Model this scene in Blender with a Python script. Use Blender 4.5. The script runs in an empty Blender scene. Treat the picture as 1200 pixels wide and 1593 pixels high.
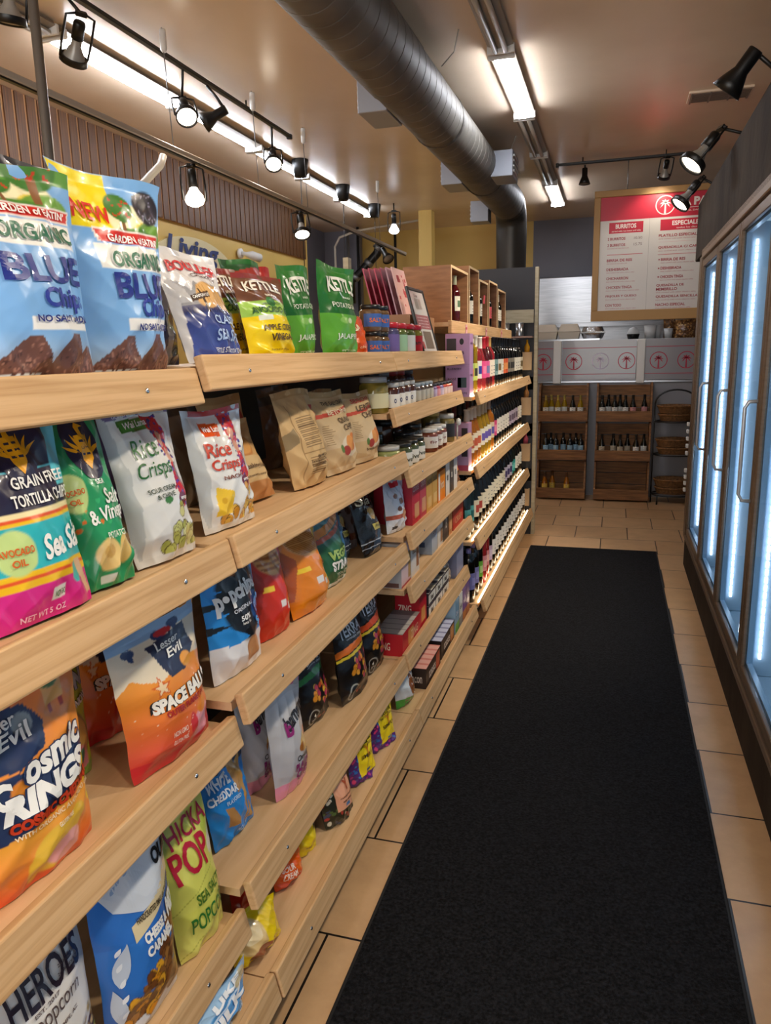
import bpy, bmesh, math, random
import numpy as np
from mathutils import Vector, Matrix

random.seed(7)
SC = bpy.context.scene
COL = SC.collection
PI = math.pi
R = math.radians

# ------------------------------------------------------------------ camera
F_PX, YAW, PITCH, ROLL = 1165.0, R(16.945), R(11.963), R(-1.283)
EYE = Vector((0, 0, 1.5))
fw = Vector((-math.sin(YAW) * math.cos(PITCH), math.cos(YAW) * math.cos(PITCH), -math.sin(PITCH)))
r0 = Vector((math.cos(YAW), math.sin(YAW), 0))
u0 = r0.cross(fw)
rt = r0 * math.cos(ROLL) + u0 * math.sin(ROLL)
up = -r0 * math.sin(ROLL) + u0 * math.cos(ROLL)
cam_d = bpy.data.cameras.new('camera')
cam = bpy.data.objects.new('camera', cam_d)
COL.objects.link(cam)
cam.matrix_world = Matrix(((rt.x, up.x, -fw.x, EYE.x), (rt.y, up.y, -fw.y, EYE.y), (rt.z, up.z, -fw.z, EYE.z), (0, 0, 0, 1)))
cam_d.sensor_fit = 'VERTICAL'
cam_d.sensor_height = 36
cam_d.lens = F_PX / 1593 * 36
cam_d.clip_start = 0.02
SC.camera = cam

# ------------------------------------------------------------------ world, exposure
W = bpy.data.worlds.new('world'); SC.world = W; W.use_nodes = True
W.node_tree.nodes['Background'].inputs[0].default_value = (0.95, 0.95, 1.0, 1)
W.node_tree.nodes['Background'].inputs[1].default_value = 0.85
SC.view_settings.view_transform = 'Standard'
SC.view_settings.look = 'None'
SC.view_settings.gamma = 1
SC.view_settings.exposure = 0.35
SC.view_settings.use_curve_mapping = False
SC.cycles.use_denoising = True
SC.cycles.max_bounces = 8
SC.cycles.transparent_max_bounces = 16
SC.cycles.sample_clamp_indirect = 4
SC.cycles.caustics_reflective = False
SC.cycles.caustics_refractive = False

def lamp_obj(name, kind, loc, energy, color=(1, 1, 1), aim=None, parent=None, **kw):
    d = bpy.data.lights.new(name, kind); d.energy = energy; d.color = color
    for k, v in kw.items(): setattr(d, k, v)
    o = bpy.data.objects.new(name, d); COL.objects.link(o); o.location = loc
    if aim is not None:
        o.rotation_euler = (Vector(aim) - Vector(loc)).to_track_quat('-Z', 'Y').to_euler()
    if parent: o.parent = parent
    return o

# daylight: unseen area fill added behind the camera, for an assumed shop front
lamp_obj('front_fill', 'AREA', (-1.3, -2.6, 1.9), 120, (1.0, 0.96, 0.90), aim=(-0.9, 4, 1.2), shape='RECTANGLE', size=4.5, size_y=2.2)

# ------------------------------------------------------------------ materials
def lin(h):
    h = h.lstrip('#'); out = []
    for i in (0, 2, 4):
        c = int(h[i:i + 2], 16) / 255
        out.append(c / 12.92 if c <= .04045 else ((c + .055) / 1.055) ** 2.4)
    return tuple(out)

MATS = {}
def mat(name, color='888888', rough=.5, metal=0., spec=.5, coat=0., emit=None, es=0., trans=0., alpha=1., ior=1.45):
    if name in MATS: return MATS[name]
    m = bpy.data.materials.new(name); m.use_nodes = True
    b = m.node_tree.nodes['Principled BSDF']
    b.inputs['Base Color'].default_value = (*lin(color), 1)
    b.inputs['Roughness'].default_value = rough
    b.inputs['Metallic'].default_value = metal
    b.inputs['Specular IOR Level'].default_value = spec
    b.inputs['Coat Weight'].default_value = coat
    b.inputs['Transmission Weight'].default_value = trans
    b.inputs['IOR'].default_value = ior
    b.inputs['Alpha'].default_value = alpha
    if emit:
        b.inputs['Emission Color'].default_value = (*lin(emit), 1)
        b.inputs['Emission Strength'].default_value = es
    MATS[name] = m
    return m

def nodes(m):
    nt = m.node_tree
    return nt, nt.nodes, nt.links, nt.nodes['Principled BSDF']

def vcol(name, rough=.4, coat=0., spec=.5, trans=0.):
    """printed stock: the print is the mesh's own 'Col' attribute"""
    m = mat(name, 'ffffff', rough, 0, spec, coat, trans=trans)
    nt, N, L, b = nodes(m)
    if 'Col' not in N:
        a = N.new('ShaderNodeAttribute'); a.attribute_name = 'Col'; a.name = 'Col'
        L.new(a.outputs['Color'], b.inputs['Base Color'])
    return m

def noisy(name, c1, c2, scale=(1, 1, 1), nscale=8, rough=.6, detail=6, bump=0., coat=0., spec=.5, lo=.35, hi=.65, distort=0., metal=0., bscale=None):
    if name in MATS: return MATS[name]
    m = mat(name, c1, rough, metal, spec, coat)
    nt, N, L, b = nodes(m)
    tc = N.new('ShaderNodeTexCoord'); mp = N.new('ShaderNodeMapping'); mp.inputs['Scale'].default_value = scale
    no = N.new('ShaderNodeTexNoise'); no.inputs['Scale'].default_value = nscale; no.inputs['Detail'].default_value = detail
    no.inputs['Distortion'].default_value = distort
    cr = N.new('ShaderNodeValToRGB')
    cr.color_ramp.elements[0].position = lo; cr.color_ramp.elements[1].position = hi
    cr.color_ramp.elements[0].color = (*lin(c1), 1); cr.color_ramp.elements[1].color = (*lin(c2), 1)
    L.new(tc.outputs['Object'], mp.inputs[0]); L.new(mp.outputs[0], no.inputs['Vector'])
    L.new(no.outputs[0], cr.inputs[0]); L.new(cr.outputs[0], b.inputs['Base Color'])
    if bump:
        bp = N.new('ShaderNodeBump'); bp.inputs['Strength'].default_value = bump; bp.inputs['Distance'].default_value = .01
        if bscale:
            n2 = N.new('ShaderNodeTexNoise'); n2.inputs['Scale'].default_value = bscale; n2.inputs['Detail'].default_value = 4
            L.new(tc.outputs['Object'], n2.inputs['Vector']); L.new(n2.outputs[0], bp.inputs['Height'])
        else:
            L.new(no.outputs[0], bp.inputs['Height'])
        L.new(bp.outputs[0], b.inputs['Normal'])
    return m

WOOD = noisy('maple_board', 'DAB384', 'BF9464', (14, .9, 30), 3, .55, 8, .04, spec=.3, lo=.40, hi=.72, distort=.6)
WOODX = noisy('maple_board_cross', 'D6AC7A', 'B98A58', (.9, 14, 30), 3, .38, 8, .04, coat=.15, lo=.40, hi=.72, distort=.6)
DECKW = noisy('maple_deck', 'DDB98E', 'C8A174', (10, .8, 10), 3, .5, 7, .02, spec=.35, lo=.4, hi=.75, distort=.5)
DARKWOOD = noisy('slat_walnut', '64401F', '452A15', (30, 30, 1.2), 3, .5, 6)
GAPWOOD = mat('slat_backing', 'A87B50', .7)
CRATE = noisy('crate_pine', '8E6238', '664223', (2, 20, 20), 3, .6, 7, .05)
PLYBOX = noisy('ply_box', 'A9774E', '8F6340', (3, 3, 18), 3, .5, 6)
PLYEDGE = mat('ply_edge', 'E2C498', .55)
CEIL = noisy('ceiling_paint', 'E0CDB6', 'D5C1AA', (1, 1, 1), 1.3, .26, 5, .10, spec=.5, bscale=3.0)
YELLOW = noisy('yellow_wall_paint', 'D2B264', 'C6A659', (1, 1, 1), 1.0, .5, 3)
GREYW = noisy('grey_wall_paint', '70707A', '63636d', (1, 1, 1), 1.0, .55, 3)
DARKROOM = mat('dark_recess', '2a2622', .8)
BLACK = mat('black_paint', '0b0b0c', .38)
BLACKM = mat('black_matte', '101011', .7)
WHITEP = mat('white_enamel', 'D9DAD8', .35)
STEEL = noisy('brushed_steel', 'B9BCC2', 'A2A6AD', (1, 1, 40), 4, .28, 4, metal=1.0)
GREYM = mat('grey_steel', '82868A', .38, .85)
CONDUIT = mat('white_conduit', 'B9B2A6', .45)
DUCTM = noisy('galvanised_duct', '69655D', '57534C', (1, 1, 1), 5, .55, 5, .06, metal=.15, spec=.35)
OUTLETM = mat('outlet_sheet', '9AA0AC', .4, .35)
CHROME = mat('screw_zinc', 'D0D2D6', .22, 1.)
BRACKET = mat('bracket_grey', '6f6a62', .45, .6)
PEG = noisy('pegboard_dark', '5A5850', '4a4842', (1, 1, 1), 4, .6, 3)
BRONZE = noisy('bronze_frame', '6F5B48', '64513f', (1, 1, 30), 4, .4, 3, metal=.25)
CONCRETE = noisy('concrete_panel', '3E352C', '2A231D', (1, 1, .3), 7, .8, 8, .25, lo=.3, hi=.7, bscale=22, spec=.15)
LINER = mat('cooler_liner', 'C2D2DE', .35)
NAVYP = mat('charcoal_panel', '26262B', .5)
BEIGEP = noisy('beige_trim_board', 'B9AE93', 'A89C80', (3, 3, 20), 3, .55, 5)
GREYCOUNTER = mat('grey_counter', '8C8C92', .45)

def emis(name, color, s):
    return mat(name, 'ffffff', .5, emit=color, es=s)

def glass_mat(name, tint='ffffff', refl=.06, mixw=None, rough=.02):
    """thin pane: clear, with a fresnel sheen"""
    if name in MATS: return MATS[name]
    m = bpy.data.materials.new(name); m.use_nodes = True
    N = m.node_tree.nodes; L = m.node_tree.links; N.clear()
    o = N.new('ShaderNodeOutputMaterial'); mx = N.new('ShaderNodeMixShader')
    t = N.new('ShaderNodeBsdfTransparent'); t.inputs[0].default_value = (*lin(tint), 1)
    g = N.new('ShaderNodeBsdfGlossy'); g.inputs['Roughness'].default_value = rough
    if mixw is None:
        fr = N.new('ShaderNodeFresnel'); fr.inputs[0].default_value = 1.35
        L.new(fr.outputs[0], mx.inputs[0])
    else:
        mx.inputs[0].default_value = mixw
    L.new(t.outputs[0], mx.inputs[1]); L.new(g.outputs[0], mx.inputs[2]); L.new(mx.outputs[0], o.inputs[0])
    MATS[name] = m
    return m
PANE = glass_mat('cooler_pane', 'E4EFF7', mixw=.08)
JARG = glass_mat('jar_glass', 'F0F4F0')

# ------------------------------------------------------------------ mesh builder
class MB:
    def __init__(self):
        self.v = []; self.f = []; self.c = []; self.mi = []; self.sm = []
    def add(self, vs, fs, col=None, mi=0, smooth=False, M=None):
        o = len(self.v)
        if M is not None: vs = [tuple(M @ Vector(p)) for p in vs]
        self.v.extend(tuple(map(float, p)) for p in vs)
        c = lin(col) if isinstance(col, str) else (col if col is not None else (.8, .8, .8))
        self.c.extend([c] * len(vs))
        for f in fs:
            self.f.append(tuple(o + i for i in f)); self.mi.append(mi); self.sm.append(smooth)
        return self
    def box(self, c, s, col=None, mi=0, bev=0., M=None, seg=1):
        bm = bmesh.new(); bmesh.ops.create_cube(bm, size=1)
        for v in bm.verts: v.co = Vector((v.co.x * s[0], v.co.y * s[1], v.co.z * s[2])) + Vector(c)
        if bev > 0: bmesh.ops.bevel(bm, geom=bm.edges[:], offset=bev, segments=seg, affect='EDGES', profile=.5)
        bm.verts.index_update()
        self.add([v.co[:] for v in bm.verts], [[v.index for v in f.verts] for f in bm.faces], col, mi, False, M)
        bm.free(); return self
    def lathe(self, prof, n=20, col=None, mi=0, M=None, a0=0., a1=2 * PI, smooth=True):
        full = abs(a1 - a0 - 2 * PI) < 1e-6
        k = n if full else n + 1
        vs = []; fs = []
        for r, z in prof:
            for i in range(k):
                a = a0 + (a1 - a0) * i / n
                vs.append((r * math.cos(a), r * math.sin(a), z))
        for j in range(len(prof) - 1):
            for i in range(n):
                i2 = (i + 1) % k
                fs.append((j * k + i, j * k + i2, (j + 1) * k + i2, (j + 1) * k + i))
        return self.add(vs, fs, col, mi, smooth, M)
    def tube(self, pts, r, n=8, col=None, mi=0, cap=True, M=None):
        pts = [Vector(p) for p in pts]; vs = []; fs = []; t0 = None
        for i, p in enumerate(pts):
            t = (pts[min(i + 1, len(pts) - 1)] - pts[max(i - 1, 0)]).normalized()
            if t0 is None:
                a = t.orthogonal().normalized()
            else:
                a = (a - t * a.dot(t)).normalized()
            b = t.cross(a); t0 = t
            rr = r[i] if isinstance(r, (list, tuple)) else r
            for k in range(n):
                th = 2 * PI * k / n
                vs.append(tuple(p + a * (rr * math.cos(th)) + b * (rr * math.sin(th))))
        for i in range(len(pts) - 1):
            for k in range(n):
                k2 = (k + 1) % n
                fs.append((i * n + k, i * n + k2, (i + 1) * n + k2, (i + 1) * n + k))
        if cap:
            fs.append(tuple(reversed(range(n)))); fs.append(tuple((len(pts) - 1) * n + k for k in range(n)))
        return self.add(vs, fs, col, mi, True, M)
    def poly(self, pts, depth, col=None, mi=0, M=None):
        """flat polygon in local xz-plane (y = 0) extruded by depth along +y"""
        n = len(pts)
        vs = [(x, 0, z) for x, z in pts] + [(x, depth, z) for x, z in pts]
        fs = [tuple(range(n)), tuple(reversed(range(n, 2 * n)))] + [(i, i + n, (i + 1) % n + n, (i + 1) % n) for i in range(n)]
        return self.add(vs, fs, col, mi, False, M)
    def mesh(self, name, mats):
        me = bpy.data.meshes.new(name); me.from_pydata(self.v, [], self.f)
        for m in (mats if isinstance(mats, (list, tuple)) else [mats]): me.materials.append(m)
        a = me.color_attributes.new('Col', 'FLOAT_COLOR', 'POINT')
        arr = np.ones((len(self.v), 4), np.float32)
        if self.v: arr[:, :3] = np.array(self.c, np.float32)
        a.data.foreach_set('color', arr.ravel())
        me.polygons.foreach_set('material_index', self.mi)
        me.polygons.foreach_set('use_smooth', self.sm)
        me.update(); return me
    def build(self, name, mats, parent=None, loc=None, rot=None):
        o = bpy.data.objects.new(name, self.mesh(name, mats)); COL.objects.link(o)
        if parent: o.parent = parent
        if loc is not None: o.location = loc
        if rot is not None: o.rotation_euler = rot
        return o

def tag(o, label=None, cat=None, group=None, kind=None):
    for k, v in (('label', label), ('category', cat), ('group', group), ('kind', kind)):
        if v: o[k] = v
    return o

def thing(name, label, cat, loc=(0, 0, 0), rz=0., group=None, rot=None):
    o = bpy.data.objects.new(name, None); COL.objects.link(o); o.empty_display_size = .05
    o.location = loc; o.rotation_euler = rot if rot else (0, 0, rz)
    return tag(o, label, cat, group)

def copy_tree(o, parent=None):
    c = o.copy(); COL.objects.link(c); c.parent = parent
    for ch in o.children: copy_tree(ch, c)
    return c

def struct(name, mb, m, **kw):
    return tag(mb.build(name, m, **kw), kind='structure')

# ------------------------------------------------------------------ lettering
_TXT = {}
def text_geo(s, bold=.0, shear=0., space=1.):
    key = (s, bold, shear, space)
    if key in _TXT: return _TXT[key]
    cu = bpy.data.curves.new('t', 'FONT'); cu.body = s; cu.offset = bold; cu.shear = shear
    cu.resolution_u = 3; cu.fill_mode = 'FRONT'; cu.space_character = space; cu.align_x = 'CENTER'
    o = bpy.data.objects.new('t', cu); COL.objects.link(o)
    me = bpy.data.meshes.new_from_object(o.evaluated_get(bpy.context.evaluated_depsgraph_get()))
    bpy.data.objects.remove(o); bpy.data.curves.remove(cu)
    v = np.array([x.co[:] for x in me.vertices]) if len(me.vertices) else np.zeros((0, 3))
    f = [tuple(p.vertices) for p in me.polygons]
    bpy.data.meshes.remove(me)
    if len(v):
        lo, hi = v.min(0), v.max(0)
        v = (v - (lo + hi) / 2)[:, :2]; v = v / np.maximum((hi - lo)[:2], 1e-6)
    _TXT[key] = (v, f); return _TXT[key]

def flat_text(mb, s, M, x, z, hgt, wid, col, bold=.015, shear=0., y=-.0008, mi=0):
    """lettering on a flat face: local x runs along the line, z up, -y to the viewer"""
    v, f = text_geo(s, bold, shear)
    if len(v): mb.add([(x + p[0] * wid, y, z + p[1] * hgt) for p in v], f, col, mi, False, M)
# ------------------------------------------------------------------ room shell
ZC = 3.25
struct('floor', MB().box((-1.4, 4.2, -.05), (6.4, 15, .1)), None)
fl = bpy.data.objects['floor']; fl.data.materials.clear()
def floor_mat():
    m = mat('floor_tile', 'C9A77E', .34, spec=.5); nt, N, L, b = nodes(m)
    tc = N.new('ShaderNodeTexCoord'); mp = N.new('ShaderNodeMapping'); mp.inputs['Location'].default_value = (.05 + 8.24, -1.995 + 8.24, 0)
    br = N.new('ShaderNodeTexBrick'); br.inputs['Scale'].default_value = 1
    br.inputs['Brick Width'].default_value = .412; br.inputs['Row Height'].default_value = .412
    br.inputs['Mortar Size'].default_value = .0035; br.inputs['Mortar Smooth'].default_value = .05; br.offset = .5; br.inputs['Bias'].default_value = 0
    br.inputs['Color1'].default_value = (*lin('D3AC80'), 1); br.inputs['Color2'].default_value = (*lin('C69E72'), 1)
    br.inputs['Mortar'].default_value = (*lin('1d1712'), 1)
    no = N.new('ShaderNodeTexNoise'); no.inputs['Scale'].default_value = 7; no.inputs['Detail'].default_value = 9; no.inputs['Roughness'].default_value = .65
    cr = N.new('ShaderNodeValToRGB'); cr.color_ramp.elements[0].position = .32; cr.color_ramp.elements[1].position = .62
    cr.color_ramp.elements[0].color = (.62, .58, .54, 1); cr.color_ramp.elements[1].color = (1, 1, 1, 1)
    mx = N.new('ShaderNodeMix'); mx.data_type = 'RGBA'; mx.blend_type = 'MULTIPLY'; mx.inputs[0].default_value = .42
    L.new(tc.outputs['Object'], mp.inputs[0]); L.new(mp.outputs[0], br.inputs['Vector']); L.new(tc.outputs['Object'], no.inputs['Vector'])
    L.new(no.outputs[0], cr.inputs[0]); L.new(br.outputs['Color'], mx.inputs[6]); L.new(cr.outputs[0], mx.inputs[7])
    L.new(mx.outputs[2], b.inputs['Base Color'])
    bp = N.new('ShaderNodeBump'); bp.inputs['Strength'].default_value = .5; bp.inputs['Distance'].default_value = .004; bp.invert = True
    L.new(br.outputs['Fac'], bp.inputs['Height']); L.new(bp.outputs[0], b.inputs['Normal'])
    return m
fl.data.materials.append(floor_mat())
struct('ceiling', MB().box((-1.4, 4.2, ZC + .05), (6.4, 15, .1)), CEIL)
struct('wall_left', MB().box((-3.93, 3.1, 1.625), (.1, 12.8, 3.25)), YELLOW)
struct('wall_back', MB().box((-2.65, 11.2, 1.625), (3.0, .1, 3.25)), YELLOW)
struct('wall_kitchen', MB().box((.3, 11.2, 1.625), (2.9, .1, 3.25)), GREYW)
struct('wall_recess', MB().box((-3.9, 10.9, 1.625), (.6, .1, 3.25)).box((-4.2, 10.3, 1.625), (.1, 1.3, 3.25)), GREYW)
struct('wall_right', MB().box((1.55, 4.2, 1.625), (.1, 15, 3.25)), GREYW)
struct('column_1', MB().box((-2.36, 9.82, 1.625), (.17, .17, 3.25)), YELLOW)
struct('column_2', MB().box((-1.44, 10.7, 1.625), (.24, .24, 3.25)), YELLOW)
# sloping dark slat cladding along the upper wall
mb = MB(); mb.box((-3.865, 3.7, 2.975), (.02, 11.4, .545), mi=1)
y = -1.9; rs = random.Random(3)
while y < 9.36:
    mb.box((-3.850, y, 2.975 + rs.uniform(-.004, .0)), (.010, .082, .54), mi=0, bev=.002); y += .105
cl = mb.build('slat_cladding', [DARKWOOD, GAPWOOD]); tag(cl, kind='structure'); cl.name = 'trim_1'

# black aisle runner
MATM = noisy('black_carpet', '0a0a0b', '26262a', (1, 1, 1), 130, .95, 4, .9, spec=.15, lo=.35, hi=.75)
mb = MB().box((-.108, 2.2, .006), (.916, 7.07, .012), bev=.004)
t = tag(mb.build('floor_mat', MATM), 'long black ribbed carpet runner lying along the tiled aisle', 'floor mat')
mb = MB()
for x in (-.562, .346): mb.box((x, 2.2, .005), (.022, 7.1, .010), bev=.003)
mb.box((-.108, 5.74, .005), (.93, .022, .010), bev=.003)
mb.build('rubber_border', BLACKM, t)

# ------------------------------------------------------------------ snack gondola, three bays
LIP_T, LIP_H = .02, .066
def lip_board(parent, y0, y1, xt, zt, tilt=14, name='front_board', screws=True, m=None, h=LIP_H):
    """tilted front board; (xt, zt) is its outer top edge"""
    mb = MB(); L = y1 - y0
    mb.box((-LIP_T / 2, 0, -h / 2), (LIP_T, L - .004, h), bev=.0035, seg=2)
    o = mb.build(name, m or WOOD, parent); o.location = (xt, (y0 + y1) / 2, zt); o.rotation_euler = (0, -R(tilt), 0)
    if screws:
        for s in (-1, 1):
            sb = MB(); Mx = Matrix.Translation((0.0005, s * (L / 2 - .17), -h * .52)) @ Matrix.Rotation(PI / 2, 4, 'Y')
            sb.lathe([(0, .002), (.003, .002), (.0045, .0008), (.0045, 0)], 10, M=Mx); sb.build('screw', CHROME, o)
    return o

def bay(label, y0, y1, levels, xback=-1.16, ztop=1.47):
    t = thing('gondola_shelf', label, 'shelf', ((-1.16 - .7) / 2, (y0 + y1) / 2, 0), group='wooden shelving bays along the aisle')
    ox, oy = t.location.x, t.location.y
    def P(o): o.location.x -= ox; o.location.y -= oy; return o
    mb = MB().box((xback, oy, ztop / 2), (.02, y1 - y0 - .002, ztop)); P(mb.build('back_panel', PEG, t))
    mb = MB().box((-.93, oy, .07), (.44, y1 - y0 - .01, .14)); P(mb.build('plinth', BLACKM, t))
    for s, yy in ((1, y0 + .012), (-1, y1 - .012)):
        mb = MB().box((xback + .02, yy, ztop / 2), (.03, .02, ztop)); P(mb.build('upright', GREYM, t))
    for k, (xt, zt, ya, yb) in enumerate(levels):
        zd = zt - .022
        mb = MB().box(((xback + xt) / 2 - .012, (ya + yb) / 2, zd - .009), (xt - .026 - xback, yb - ya - .004, .018))
        d = P(mb.build('shelf_deck', DECKW, t))
        b2 = MB()
        for yy in (ya + .012, yb - .012):
            b2.box((xback + .07, yy, zd - .03), (.12, .004, .022))
        P(b2.build('bracket', BRACKET, t))
        P(lip_board(t, ya, yb, xt, zt))
    return t
Y0, Y1, Y2, Y3 = -.1, 1.22, 2.455, 3.66
bay('nearest wooden shelf bay, holding the large blue chip bags', Y0, Y1,
    [(-.722, 1.483, Y0, Y1), (-.680, 1.168, Y0, Y1), (-.690, .808, Y0, Y1), (-.700, .368, Y0, Y1), (-.640, .222, Y0, Y1)])
bay('middle wooden shelf bay, holding the tan paper chip bags', Y1, Y2,
    [(-.711, 1.506, Y1, Y2), (-.671, 1.174, Y1, Y2), (-.675, .852, Y1, Y2), (-.686, .427, Y1, Y2), (-.636, .222, Y1, Y2)])
bay('far wooden shelf bay beside the wine, holding jars and boxes', Y2, Y3,
    [(-.711, 1.506, Y2, Y3), (-.712, 1.318, Y2, Y3), (-.664, 1.110, Y2, Y3), (-.660, .888, Y2, Y3), (-.661, .692, Y2, Y3), (-.680, .432, Y2, Y3), (-.636, .222, Y2, Y3)])

# wine rack beyond
Y4 = 6.12
wr = thing('wine_rack', 'wooden wine rack with glowing shelf lights, past the snack shelves', 'shelf', (-.9, 4.9, 0))
def W(o): o.location.x += .9; o.location.y -= 4.9; return o
W(MB().box((-1.16, 4.9, .84), (.02, Y4 - Y3 - .02, 1.66)).build('back_panel', mat('wine_back', 'cdbb9c', .6), wr))
W(MB().box((-.93, 4.9, .07), (.44, 2.4, .14)).build('plinth', BLACKM, wr))
WLEV = [(-.642, 1.305), (-.645, .935), (-.640, .566), (-.606, .235)]
LED = emis('led_strip', 'FFE9C4', 6)
for xt, zt in WLEV:
    W(MB().box(((-1.16 + xt) / 2 - .012, 4.9, zt - .035), (xt + 1.16 - .03, 2.42, .018)).build('shelf_deck', DECKW, wr))
    W(lip_board(wr, 3.70, Y4 - .02, xt, zt, tilt=17))
    W(MB().box((xt - .029, 4.9, zt - .020), (.007, 2.36, .010)).build('light_strip', LED, wr))
W(MB().box((-.97, 4.815, 1.632), (.38, 2.25, .02)).build('top_shelf', DECKW, wr))
W(MB().box((-.775, 4.815, 1.62), (.02, 2.25, .062), bev=.003).build('top_board', WOOD, wr))
# end panel
ep = thing('end_panel', 'tall charcoal end panel with pale edge post at the far end of the wine rack', 'panel', (-.9, 6.17, 0))
def E_(o): o.location.x += .9; o.location.y -= 6.17; return o
mb = MB(); X0, X1 = -1.20, -.615
mb.box(((X0 + X1) / 2, 6.17, 1.97), (X1 - X0, .05, .32)); mb.box((-.64, 6.17, .905), (.05, .05, 1.81)); mb.box((X0 + .02, 6.17, .905), (.05, .05, 1.81))
for z in (.13, .50, .87, 1.24): mb.box(((X0 + X1) / 2, 6.17, z), (X1 - X0, .05, .10))
mb.box(((X0 + X1) / 2, 6.20, .9), (X1 - X0, .01, 1.8))
E_(mb.build('board', NAVYP, ep))
E_(MB().box((-.60, 6.17, 1.065), (.03, .055, 2.13), bev=.004).build('edge_post', BEIGEP, ep))
E_(MB().box((-.9, 6.135, 1.76), (.56, .02, .10)).build('cross_rail', BEIGEP, ep))
E_(MB().box((-.86, 6.085, 1.60), (.48, .12, .012)).build('ledge', mat('ledge_pink', '9a7b6e', .5), ep))

# ------------------------------------------------------------------ reach-in cooler on the other side
CX = .505
ck = thing('glass_door_cooler', 'long brown-framed glass door cooler with cold white light inside', 'cooler', (.9, 2.2, 0))
def K(o): o.location.x -= .9; o.location.y -= 2.2; return o
YC, YN = 5.28, -.5
K(MB().box((.95, (YC + YN) / 2 + .06, .115), (.86, YC - YN + .28, .23)).build('base', CONCRETE, ck))
K(MB().box((.95, (YC + YN) / 2 + .18, 2.245), (.90, YC - YN + .52, .37), bev=.006).build('canopy_box', CONCRETE, ck))
mb = MB(); mb.box((1.38, (YC + YN) / 2, 1.15), (.02, YC - YN, 1.83)); mb.box((.95, YC + .06, 1.15), (.86, .12, 1.83), mi=1); mb.box((.95, YN, 1.15), (.86, .02, 1.83))
mb.box((.97, (YC + YN) / 2, 2.05), (.80, YC - YN, .02)); mb.box((.97, (YC + YN) / 2, .25), (.80, YC - YN, .02))
K(mb.build('cabinet', [LINER, BRONZE], ck))
K(MB().box((CX + .02, (YC + YN) / 2, 2.065), (.05, YC - YN + .05, .055), bev=.004).build('header_rail', mat('header_tan', '87705A', .45, .2), ck))
K(MB().box((CX + .012, YC + .07, 1.14), (.034, .12, 1.83), bev=.004).build('corner_post', BRONZE, ck))
K(MB().box((CX + .015, (YC + YN) / 2, .245), (.045, YC - YN, .03), bev=.004).build('sill_rail', BRONZE, ck))
DP = .765; yb = YC; LEDC = emis('cooler_led', 'E6F0FF', 4)
k = 0
while yb - DP > YN - .1:
    ya = yb - DP
    d = thing('door', None, None); d.parent = ck; d.location = (CX - .9, (ya + yb) / 2 - 2.2, 1.145)
    w, h, th = DP - .008, 1.76, .04
    mb = MB()
    for s in (-1, 1):
        mb.box((.009, s * (w / 2 - .022), 0), (.018, .044, h), bev=.003); mb.box((.009, 0, s * (h / 2 - .022)), (.018, w - .088, .044), bev=.003)
    mb.build('door_frame', BRONZE, d)
    mb = MB()
    for s in (-1, 1): mb.box((.030, s * (w / 2 - .020), 0), (.020, .040, h - .02)); mb.box((.030, 0, s * (h / 2 - .028)), (.020, w - .08, .05))
    mb.build('gasket_frame', mat('gasket_pale', '9DB8CE', .25), d)
    mb = MB().box((.014, 0, 0), (.005, w - .089, h - .089)); mb.build('glass_pane', PANE, d)
    mb = MB(); hy = -w / 2 + .026; hz = -.03
    mb.tube([(.002, hy, hz + .185), (-.03, hy, hz + .183), (-.042, hy, hz + .16), (-.042, hy, hz - .16), (-.03, hy, hz - .183), (.002, hy, hz - .185)], .007, 8)
    mb.build('handle', mat('handle_grey', 'B4B7BA', .3, .4), d)
    # white post with a light strip behind each mullion, and shelves
    K(MB().box((CX + .085, yb - .0, 1.14), (.085, .05, 1.76), bev=.004).build('shelf_post', LINER, ck))
    mb = MB()
    for q in range(54): mb.box((CX + .066, yb - .032, .345 + q * .03), (.009, .012, .022))
    K(mb.build('light_post', LEDC, ck))
    lamp_obj('cooler_glow', 'AREA', (CX + .16 - .9, yb - .05 - 2.2, 1.14), 3.0, (.86, .93, 1), aim=(CX + .45 - .9, yb - .4 - 2.2, 1.0), parent=ck, shape='RECTANGLE', size=.03, size_y=1.6)
    for j, z in enumerate((.33, .66, .98, 1.30, 1.60)):
        mb = MB()
        for q in range(7): mb.tube([(CX + .19, ya + .06 + q * .105, z), (1.34, ya + .06 + q * .105, z)], .003, 5)
        for xx in (CX + .19, CX + .45, CX + .75): mb.tube([(xx, ya + .05, z - .005), (xx, yb - .05, z - .005)], .004, 5)
        mb.box((CX + .185, (ya + yb) / 2, z), (.006, DP - .1, .03))
        K(mb.build('wire_shelf', WHITEP, ck))
    yb = ya; k += 1

# ------------------------------------------------------------------ duct
dk = thing('ventilation_duct', 'dark grey round spiral duct hanging under the ceiling', 'duct', (-1.2, 5, 3.0))
def D_(o): o.location -= Vector((-1.2, 5, 3.0)); return o
def ax(y): return -1.245 + (y - 2.4) * .018
mb = MB(); ys = []; rr = []
y = 1.2
prof = []
while y < 8.3:
    r_ = .176 if y > 4.2 else .182
    prof += [(r_, y), (r_, y + .118), (r_ - .0035, y + .121), (r_ - .0035, y + .124), (r_, y + .127)]; y += .13
for (ra, ya), (rb, yb_) in zip(prof[:-1], prof[1:]):
    vs = []; n = 28
    for rad, yy in ((ra, ya), (rb, yb_)):
        for i in range(n):
            a = 2 * PI * i / n; vs.append((ax(yy) + rad * math.cos(a), yy, 3.02 + rad * math.sin(a)))
    mb.add(vs, [(i, i + n, (i + 1) % n + n, (i + 1) % n) for i in range(n)], smooth=True)
D_(mb.build('spiral_duct', DUCTM, dk))
pts = [(ax(8.3), 8.3, 3.02)]
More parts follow.
